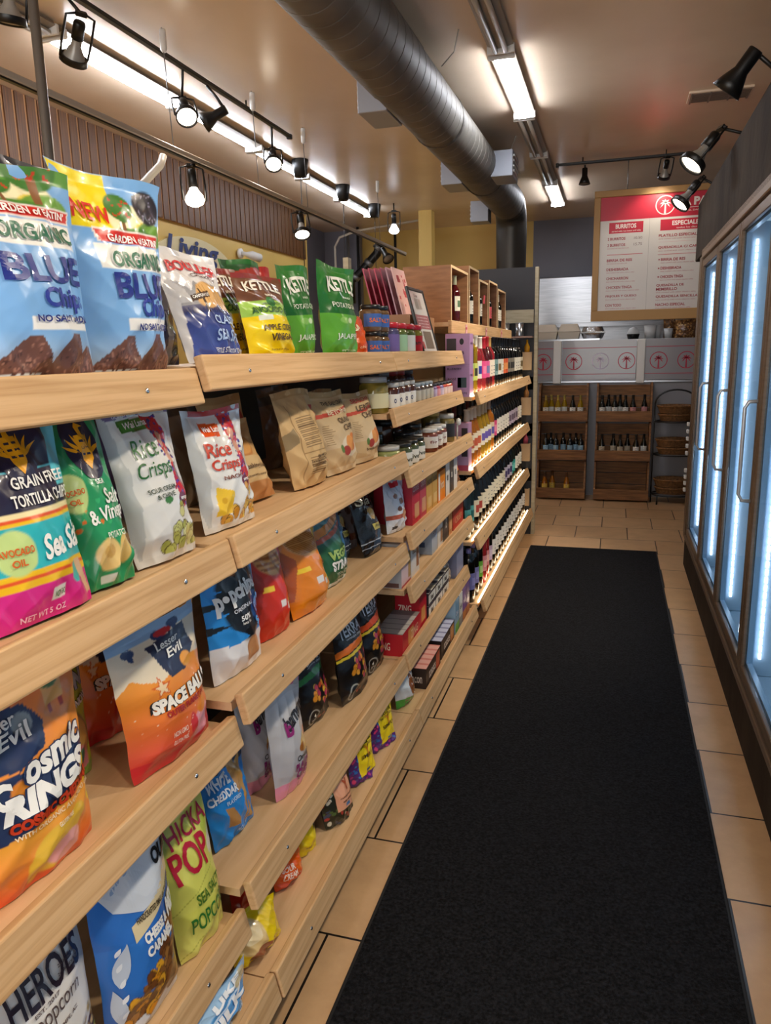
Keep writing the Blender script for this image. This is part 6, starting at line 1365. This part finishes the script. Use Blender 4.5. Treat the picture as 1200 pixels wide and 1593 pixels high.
# ------------------------------------------------------------------ taqueria counter at the back
YK = 7.97
t = thing('service_counter', 'grey service counter with frosted palm tree panels at the back', 'counter', (0, 8.3, 0))
def V_(o): o.location.y -= 8.3; return o
V_(MB().box((.15, 8.33, .58), (1.9, .66, 1.16)).build('base', GREYCOUNTER, t))
V_(MB().box((.15, 8.33, 1.172), (1.94, .70, .024), bev=.004).build('worktop', STEEL, t))
PANELM = mat('frosted_panel', '8E8D94', .22, alpha=1.0, coat=.3)
for xa, xb in ((-.80, -.60), (-.51, .205), (.29, 1.1)):
    p = V_(MB().box(((xa + xb) / 2, YK, 1.385), (xb - xa, .012, .395)).build('sneeze_panel', PANELM, t))
for x in (-.557, .249): V_(MB().box((x, YK - .01, 1.37), (.078, .05, .43), bev=.006).build('post', WHITEP, t))
RED = 'A8193A'
def palm(mb, M, s, col):
    n = 32
    for i in range(n):
        a, b_ = 2 * PI * i / n, 2 * PI * (i + 1) / n
        mb.add([(s * math.cos(a), 0, s * math.sin(a)), (s * math.cos(b_), 0, s * math.sin(b_)), (.90 * s * math.cos(b_), 0, .90 * s * math.sin(b_)), (.90 * s * math.cos(a), 0, .90 * s * math.sin(a))], [(0, 1, 2, 3)], col, 0, False, M)
    mb.add([(-.10 * s, 0, -.88 * s), (.10 * s, 0, -.88 * s), (.06 * s, 0, .25 * s), (-.06 * s, 0, .25 * s)], [(0, 1, 2, 3)], col, 0, False, M)
    for k, (a, L, dr) in enumerate(((15, .62, .32), (50, .55, .18), (92, .42, .05), (130, .55, .18), (165, .62, .32), (-12, .52, .42), (192, .52, .42))):
        a = R(a); dx, dz = math.cos(a), math.sin(a); c0 = Vector((0, 0, .25 * s)); up_ = []; dn = []
        for j in range(6):
            f = j / 5; p = c0 + Vector((dx * L * f, 0, dz * L * f - dr * f * f)) * s; wv = .13 * s * math.sin(PI * min(1, f * .9 + .1)) * (1 if j % 2 else .7)
            nrm = Vector((-dz, 0, dx)) * (1 if dx > 0 else -1); up_.append(p + nrm * wv * .5); dn.append(p - nrm * wv * .9)
        vs = [tuple(p) for p in up_ + dn]; mb.add(vs, [(j, j + 1, 6 + j + 1, 6 + j) for j in range(5)], col, 0, False, M)
mb = MB()
for x, c in ((-.70, RED), (-.395, RED), (-.135, 'C9BCD6'), (.115, RED), (.415, RED), (.67, RED)):
    palm(mb, Matrix.Translation((x, YK - .0065, 1.375)), .083, c)
for xa, xb in ((-.80, -.60), (-.51, .205), (.29, 1.1)):
    for z in (1.505, 1.245): mb.add([(xa, YK - .0065, z), (xb, YK - .0065, z), (xb, YK - .0065, z + .006), (xa, YK - .0065, z + .006)], [(0, 1, 2, 3)], RED)
V_(mb.build('print', CARD, t))
V_(MB().box((-.46, 8.15, 1.592), (.62, .30, .016)).build('shelf', STEEL, t))
for x in (-.74, -.18): V_(MB().tube([(x, 8.26, 1.19), (x, 8.26, 1.585)], .009, 8).build('shelf_support', WHITEP, t))
V_(MB().box((.56, 8.15, 1.576), (.90, .28, .016)).build('shelf', STEEL, t))
for x in (.14, .98): V_(MB().tube([(x, 8.2, 1.19), (x, 8.2, 1.57)], .009, 8).build('shelf_support', WHITEP, t))
# kitchen wall: hood and splash
t = thing('range_hood', 'brushed steel wall hood behind the counter', 'hood', (-.3, 10.95, 2.2))
MB().box((.25, 0, -.05), (2.1, .28, .62), bev=.01).build('hood_body', STEEL, t); MB().box((.25, -.145, -.38), (2.1, .02, .05)).build('lip', STEEL, t)
t.location.y = 10.99
t = thing('steel_backsplash', 'steel splash wall with warm reflections under the hood', 'backsplash', (-.05, 11.1, 1.35))
MB().box((.0, .02, 0), (2.2, .02, .95)).build('sheet', STEEL, t)
FOAM = mat('foam_cream', 'D8CFC0', .55)
def clam(label, x, y, z, w, h, group):
    t = thing('takeout_box', label, 'takeout box', (x, y, z), group=group)
    for nm, z0, z1, a, b_ in (('tray', 0, h * .48, .84, 1.0), ('lid', h * .50, h, 1.0, .72)):
        mb = MB(); v = []
        for zz, s in ((z0, a), (z1, b_)):
            for sx, sy in ((-1, -1), (1, -1), (1, 1), (-1, 1)): v.append((sx * w / 2 * s, sy * w / 2 * s * .9, zz))
        mb.add(v, [(3, 2, 1, 0), (4, 5, 6, 7)] + [(i, (i + 1) % 4, (i + 1) % 4 + 4, i + 4) for i in range(4)]); mb.build(nm, FOAM, t)
clam('cream foam takeout box beside the charcoal panel post', -.68, 8.13, 1.6005, .22, .15, 'foam takeout boxes')
clam('cream foam takeout box stacked next to the foil trays', -.455, 8.13, 1.6005, .22, .15, 'foam takeout boxes')
FOILM = noisy('foil_crinkle', 'C8C8C8', 'A8A8A8', (1, 1, 1), 30, .22, 4, .3, metal=.95)
for k in range(2):
    t = thing('foil_tray', 'crinkled foil tray on the counter shelf, %s of two' % ('bottom', 'top')[k], 'tray', (-.222, 8.13, 1.6005 + k * .062), group='foil trays')
    mb = MB(); v = []; n = 40
    for zz, s in ((0, .80 if k == 0 else 1), (.055, 1.0 if k == 0 else .8)):
        for i in range(n):
            a = 2 * PI * i / n; rx = .115 * s * (1 + .02 * (i % 2)); p = (abs(math.cos(a)) ** .5 * math.copysign(1, math.cos(a)), abs(math.sin(a)) ** .5 * math.copysign(1, math.sin(a))); v.append((p[0] * rx, p[1] * .10 * s, zz))
    mb.add(v, [(i, (i + 1) % n, (i + 1) % n + n, i + n) for i in range(n)] + [tuple(reversed(range(n))), tuple(range(n, 2 * n))]); mb.build('tray_body', FOILM, t)
    MB().box((0, 0, .056 if k == 0 else .003), (.245, .215, .004), bev=.0015).build('rim', FOILM, t)
BOWLM = mat('bowl_white', 'C4C8CC', .4)
for i, (x, y, z, r, h) in enumerate(((.17, 8.13, 1.5845, .062, .10), (.33, 8.13, 1.5845, .060, .125), (.40, 8.235, 1.5845, .042, .125), (.50, 8.12, 1.5845, .042, .09))):
    t = thing('serving_bowl', ('dark rimmed dish with white dome lid behind the palm panel', 'taller white paper tub behind the palm panel', 'white paper tub half hidden behind the taller tub', 'small white cup beside the bag of chips')[i], 'bowl', (x, y, z), group='white bowls on the counter')
    if i == 0:
        MB().lathe([(0, 0), (r * .8, 0), (r, .045), (r, .05), (0, .05)], 24).build('bowl_base', BLACK, t); MB().lathe([(r, .051), (r * .95, .07), (r * .6, .105), (0, .12)], 24).build('lid', BOWLM, t)
    else:
        MB().lathe([(0, 0), (r * .8, 0), (r, h), (r * .97, h), (0, h * .96)], 24).build('bowl_body', BOWLM, t); MB().lathe([(r * 1.04, h - .004), (r * 1.05, h + .004), (r, h + .006), (r * .98, h)], 24).build('rim', BOWLM, t)
bag((.50 + .07, 8.10, .76, 8.10, 1.5845, .21, 0), 'snack_bag', 'clear bag of brown fried chips on the counter by the cooler', lambda c: c.fill('6a4a30').chips(-1, 1, 0, .82, 140, .05, ['8A6238', '6a4626', 'A87a48', '4a3220', 'B89058'], 9, 1.5).band(.84, 1, '8a8480'), t=.09, seed=141, m=FOIL, back='6a4a30', cat='snack bag')
bag((.47, 8.235, .62, 8.235, 1.5845, .23, 0), 'snack_bag', 'clear bag of brown fried chips behind the front chip bag', lambda c: c.fill('6a4a30').chips(-1, 1, 0, .82, 120, .05, ['8A6238', '6a4626', 'A87a48', '4a3220'], 10, 1.5).band(.84, 1, '8a8480'), t=.07, seed=142, m=FOIL, back='6a4a30', cat='snack bag')
t = thing('sauce_bottle', 'red squeeze bottle on the counter by the cooler corner', 'bottle', (.81, 8.1, 1.5845))
t.location = (.655, 7.985 - .06, 0)
MB().lathe([(0, 0), (.032, 0), (.034, .01), (.034, .16), (.02, .185), (0, .185)], 16, M=Matrix.Translation((0, 0, 1.50))).build('bottle_body', mat('squeeze_red', 'C01818', .3), t); MB().lathe([(.018, .186), (.018, .2), (.006, .23), (0, .23)], 12, M=Matrix.Translation((0, 0, 1.50))).build('nozzle', mat('squeeze_red', 'C01818', .3), t)
t.location = (.83, 8.2, 1.5845 - 1.50)

# menu board
MX0, MX1, MZ0, MZ1, YM = -.245, 1.25, 1.765, 2.985, 8.02
t = thing('menu_board', 'large wood framed menu board with red header and palm tree mark', 'menu board', ((MX0 + MX1) / 2, YM, (MZ0 + MZ1) / 2))
def N_(o): o.location.x -= (MX0 + MX1) / 2; o.location.y -= YM; o.location.z -= (MZ0 + MZ1) / 2; return o
MF_ = mat('menu_frame', 'B08A56', .5)
mb = MB(); cx, cz = (MX0 + MX1) / 2, (MZ0 + MZ1) / 2
mb.box((cx, YM, MZ1 - .03), (MX1 - MX0, .05, .06), bev=.004); mb.box((cx, YM, MZ0 + .05), (MX1 - MX0, .05, .10), bev=.004)
for x in (MX0 + .03, MX1 - .03): mb.box((x, YM, cz + .02), (.06, .05, MZ1 - MZ0 - .16), bev=.004)
N_(mb.build('frame', MF_, t))
PX0, PX1, PZ0, PZ1 = MX0 + .06, MX1 - .06, MZ0 + .10, MZ1 - .06
mb = MB(); mb.box((cx, YM + .005, (PZ0 + PZ1) / 2), (PX1 - PX0, .02, PZ1 - PZ0), 'D8D6D4')
yf = YM - .0055
def rr(xa, xb, za, zb, c, y=yf): mb.add([(xa, y, za), (xb, y, za), (xb, y, zb), (xa, y, zb)], [(0, 1, 2, 3)], c)
N_(mb.build('panel', mat('menu_white', 'D8D6D4', .32), t))
mb = MB(); CR = 'C41E3C'
rr(PX0, PX1, PZ1 - .215, PZ1, CR)
rr(PX0 + .455, PX0 + .458, PZ0, PZ1 - .215, 'B0AEAC')
palm(mb, Matrix.Translation((PX0 + .59, yf - .001, PZ1 - .105)), .088, 'F0E6E4')
I4 = Matrix.Translation((0, yf, 0))
def tx(s, x0, z, h, w, c='A82A3C', bold=.012): flat_text(mb, s, I4, x0 + w / 2, z, h, w, c, bold, y=-.0012)
tx('LA PALMA', PX0 + .70, PZ1 - .085, .075, .46, 'F4ECEA', .05); rr(PX0 + .70, PX0 + 1.15, PZ1 - .142, PZ1 - .138, 'F4ECEA', yf - .0012); tx('JEREZ, ZAC - CALIFORNIA', PX0 + .74, PZ1 - .168, .018, .36, 'F0DCDC')
rr(PX0 + .085, PX0 + .40, PZ1 - .335, PZ1 - .235, CR); tx('BURRITOS', PX0 + .145, PZ1 - .272, .042, .19, 'F6ECEC', .03); tx('served with rice beans and salsa', PX0 + .11, PZ1 - .315, .016, .27, 'F0D0D0')
rr(PX0 + .555, PX0 + 1.05, PZ1 - .335, PZ1 - .235, CR); tx('ESPECIALES', PX0 + .66, PZ1 - .272, .042, .26, 'F6ECEC', .03); tx('todos los dias', PX0 + .70, PZ1 - .315, .016, .18, 'F0D0D0')
def item(x, z, s, w, sub=.15, price=None, dot=False):
    if dot: rr(x - .022, x - .010, z - .006, z + .006, 'A82A3C', yf - .001)
    tx(s, x, z, .026, w, 'A8283A', .02)
    if sub: tx('slow cooked with onion cilantro salsa', x, z - .030, .010, sub, 'B86A74', 0)
    if price: tx(price, x + .245, z, .024, .075, '8a7a7a', .005)
XL = PX0 + .075; z = PZ1 - .385
item(XL, z, '2 BURRITOS', .165, 0, '10.50'); item(XL, z - .058, '3 BURRITOS', .165, .2, '15.75')
rr(XL, XL + .33, z - .150, z - .145, CR)
for k, (s, w, sb) in enumerate((('BIRRIA DE RES', .235, .19), ('DESHEBRADA', .205, .26), ('CHICHARRON', .205, .27), ('CHICKEN TINGA', .245, .31), ('FRIJOLES Y QUESO', .29, .28), ('CON TODO', .15, .29))):
    item(XL, z - .20 - k * .085, s, w, sb)
XR = PX0 + .545; z = PZ1 - .385
item(XR, z + .005, 'PLATILLO ESPECIAL', .34, .33); rr(XR, XR + .5, z - .055, z - .053, 'D8A0A8'); item(XR, z - .105, 'QUESADILLA C/ CARNE', .40, .37); rr(XR, XR + .5, z - .170, z - .166, CR)
for k, (s, w, d) in enumerate((('BIRRIA DE RES', .22, True), ('DESHEBRADA', .19, True), ('CHICKEN TINGA', .21, True))): item(XR + .03, z - .215 - k * .08, s, w, .3, None, d)
item(XR, z - .455, 'QUESADILLA DE', .25, 0); item(XR, z - .490, 'MEMBRILLO', .19, .36); item(XR, z - .560, 'QUESADILLA SENCILLA', .38, .36); item(XR, z - .635, 'NACHO ESPECIAL', .27, .32)
N_(mb.build('lettering', CARD, t))
for x in (MX0 + .3, MX1 - .2): N_(MB().tube([(x, YM, MZ1), (x, YM, ZC)], .004, 6).build('hanger', GREYM, t))

# ------------------------------------------------------------------ crate displays with bottles
def crates(label, x0, x1, y, heads):
    t = thing('crate_display', label, 'crate display', ((x0 + x1) / 2, y, 0), group='three tier wooden crate displays')
    w = x1 - x0; th = .018
    for k in range(3):
        z0 = .02 + k * .385; yo = k * .035; d = .24
        mb = MB(); mb.add([(-w / 2, yo, z0), (-w / 2, yo + d, z0), (-w / 2, yo + d, z0 + .37), (-w / 2, yo + .07, z0 + .37), (-w / 2 + th, yo, z0), (-w / 2 + th, yo + d, z0), (-w / 2 + th, yo + d, z0 + .37), (-w / 2 + th, yo + .07, z0 + .37)],
               [(0, 1, 2, 3), (7, 6, 5, 4), (0, 4, 5, 1), (1, 5, 6, 2), (2, 6, 7, 3), (3, 7, 4, 0)])
        mb.build('side_board', CRATE, t)
        o = mb.build('side_board', CRATE, t); o.location.x = w - th
        mb = MB()
        for j in range(3): mb.box((0, yo + d - .006, z0 + .065 + j * .115), (w - 2 * th, .012, .108))
        mb.build('back_board', CRATE, t)
        MB().box((0, yo + d / 2 - .003, z0 + .01), (w - 2 * th, d - .018, .02)).build('tray_board', CRATE, t)
        MB().box((0, yo - .006, z0 + .052), (w, .014, .104), bev=.003).build('front_board', CRATE, t)
    return t
CY = 7.68
crates('three tier wooden wine crate beside the charcoal end panel', -.72, -.235, CY, None)
crates('three tier wooden wine crate beside the wicker basket stand', -.155, .37, CY, None)
def crow(xs, k, desc, where, shape, glass, lab, cap, s=.8, lh=(.22, .5), x2=None):
    for i, x in enumerate(xs):
        bottle('%s, %s %s' % (desc, ORD[i], where), x, CY + k * .035 + .055 + (i % 2) * .075, .02 + k * .385 + .0206, shape, glass, lab, cap, None, 'bottles in the wooden crates', s=s, lh=lh, a0=-2.6, a1=-.5)
W1, W2 = 'in the upper crate by the end panel', 'in the upper crate by the baskets'
crow([-.65, -.60, -.53, -.47], 2, 'golden bottle with white label', W1, 'burgundy', 'gold', 'E2DDD2', 'B09a50')
crow([-.385], 2, 'dark bottle with white label', W1, 'burgundy', 'dark', 'E2DDD2', '17171a'); crow([-.31], 2, 'pale gold bottle with white label', W1, 'burgundy', 'gold', 'D8D4C8', '8a7a3a')
crow([-.64, -.595, -.54, -.47, -.40, -.345, -.295], 1, 'dark bottle with pale blue label', 'in the middle crate by the end panel', 'bordeaux', 'dark', '8FB0C4', '17171a', lh=(.1, .52))
crow([-.64, -.57, -.42], 0, 'amber bottle with yellow label', 'in the bottom crate by the end panel', 'burgundy', 'amber', 'D8B048', '4a2a10')
crow([-.10, -.04, .02, .07, .12], 2, 'dark bottle with white label', W2, 'burgundy', 'dark', 'D9D6D0', '17171a'); crow([.192, .30], 2, 'dark bottle with pink tinted label', W2, 'burgundy', 'dark', 'C88a88', '17171a')
crow([-.09, .02, .085, .155], 1, 'dark bottle with dim cream label', 'in the middle crate by the baskets', 'burgundy', 'dark', 'B8A890', '17171a'); crow([.235, .31], 1, 'dark bottle with bright white label', 'in the middle crate by the baskets', 'burgundy', 'dark', 'E2DFD8', '17171a')

# basket stand
WICK = noisy('wicker', '8A6238', '5A3C20', (1, 1, 1), 60, .7, 4, .6)
t = thing('basket_stand', 'black metal stand holding tiers of woven baskets', 'stand', (.585, 7.72, 0))
mb = MB()
for s in (-1, 1): mb.tube([(s * .192, .0, 0), (s * .192, .0, .97)], .007, 8)
n = 16; mb.tube([(.192 * math.cos(PI * i / n), 0, .97 + .13 * math.sin(PI * i / n)) for i in range(n + 1)], .008, 8)
for z in (.09, .48, .80):
    mb.tube([(.192 * math.cos(2 * PI * i / 24), .165 * math.sin(2 * PI * i / 24), z) for i in range(25)], .006, 6, cap=False)
    mb.tube([(-.19, 0, z), (.19, 0, z)], .006, 6)
for s in (-1, 1): mb.tube([(s * .14, -.12, .09), (s * .14, -.12, 0)], .007, 8)
mb.build('frame', BLACK, t)
def basket(label, z, h, s=1.):
    o = thing('wicker_basket', label, 'basket', (.585, 7.72, z), group='woven baskets on the black stand')
    mb = MB(); prof = [(0, 0), (.13, 0)]; k = 9
    for j in range(k):
        r = .135 + .022 * j / k; zz = h * j / k; prof += [(r, zz + .001), (r + .007, zz + h / k * .5), (r, zz + h / k * .98)]
    prof += [(.15, h), (.14, h * .9), (.12, .012), (0, .012)]
    mb.lathe([(r * s, zz) for r, zz in prof], 30, M=Matrix.Diagonal((1.08, .84, 1, 1))); mb.build('weave', WICK, o)
    MB().tube([(.163 * 1.05 * s * math.cos(2 * PI * i / 30), .163 * .82 * s * math.sin(2 * PI * i / 30), h) for i in range(31)], .009, 8, cap=False).build('rim', WICK, o)
for i, (z, nm) in enumerate(((.097, 'lowest'), (.487, 'middle'), (.807, 'highest'))):
    basket('%s tier woven basket, the under one of the pair' % nm, z, .06, .92)
    basket('%s tier woven basket, nested on the other' % nm, z + .0705, .07)

# clip strips on the cooler corner
t = thing('clip_strip', 'strip of small white packets hanging at the cooler corner', 'clip strip', (.515, 5.52, 0))
MB().box((.002, 0, .98), (.004, .05, .50)).build('strip', mat('strip_tan', '9a8468', .5), t)
for k in range(9): MB().box((-.012, 0, .78 + k * .05 if k < 5 else .30 + k * .045), (.02, .045, .026), bev=.004, M=Matrix.Rotation(.0, 4, 'Y')).build('packet', WHITEP, t)
MB().box((.002, 0, .60), (.004, .05, .36)).build('strip', mat('strip_tan', '9a8468', .5), t)
# bowls and bits on the end panel ledge, pockets on the panel
for i, (x, r, c_) in enumerate(((-.98, .05, STEEL), (-.84, .062, STEEL), (-.72, .045, STEEL))):
    t = thing('steel_cup', 'shiny steel cup on the end panel ledge, %s along' % ORD[i], 'cup', (x, 6.055, 1.6065), group='steel cups on the ledge')
    MB().lathe([(0, 0), (r * .7, 0), (r * .72, .006), (r * .7, .10), (r * .66, .10), (0, .095)], 20).build('cup_body', c_, t); MB().lathe([(r * .72, .097), (r * .76, .1), (r * .72, .104)], 20).build('rim', c_, t)
for k, z in enumerate((1.345, .99, .62, .25)):
    t = thing('panel_pocket', 'pale wooden pocket on the charcoal end panel, level with the %s wine shelf' % SH[k], 'pocket', (-.665, 6.10, z), group='wooden pockets on the end panel')
    mb = MB(); mb.box((0, 0, .07), (.075, .008, .14)); mb.box((0, .02, .004), (.075, .04, .008))
    for s in (-1, 1): mb.box((s * .034, .02, .07), (.008, .04, .14))
    mb.build('pocket_board', mat('pocket_tan', 'C0A078', .5), t)
    if k in (0, 1, 2): MB().lathe([(0, .14), (.02, .14), (.022, .18), (.008, .21), (.008, .235), (0, .235)], 12, M=Matrix.Translation((0, .02, 0))).build('mini_bottle', (mat('mini_gold', 'C08a20', .15), mat('mini_wood', '9a6a3a', .4), mat('mini_pink', 'A0485a', .2))[k], t)
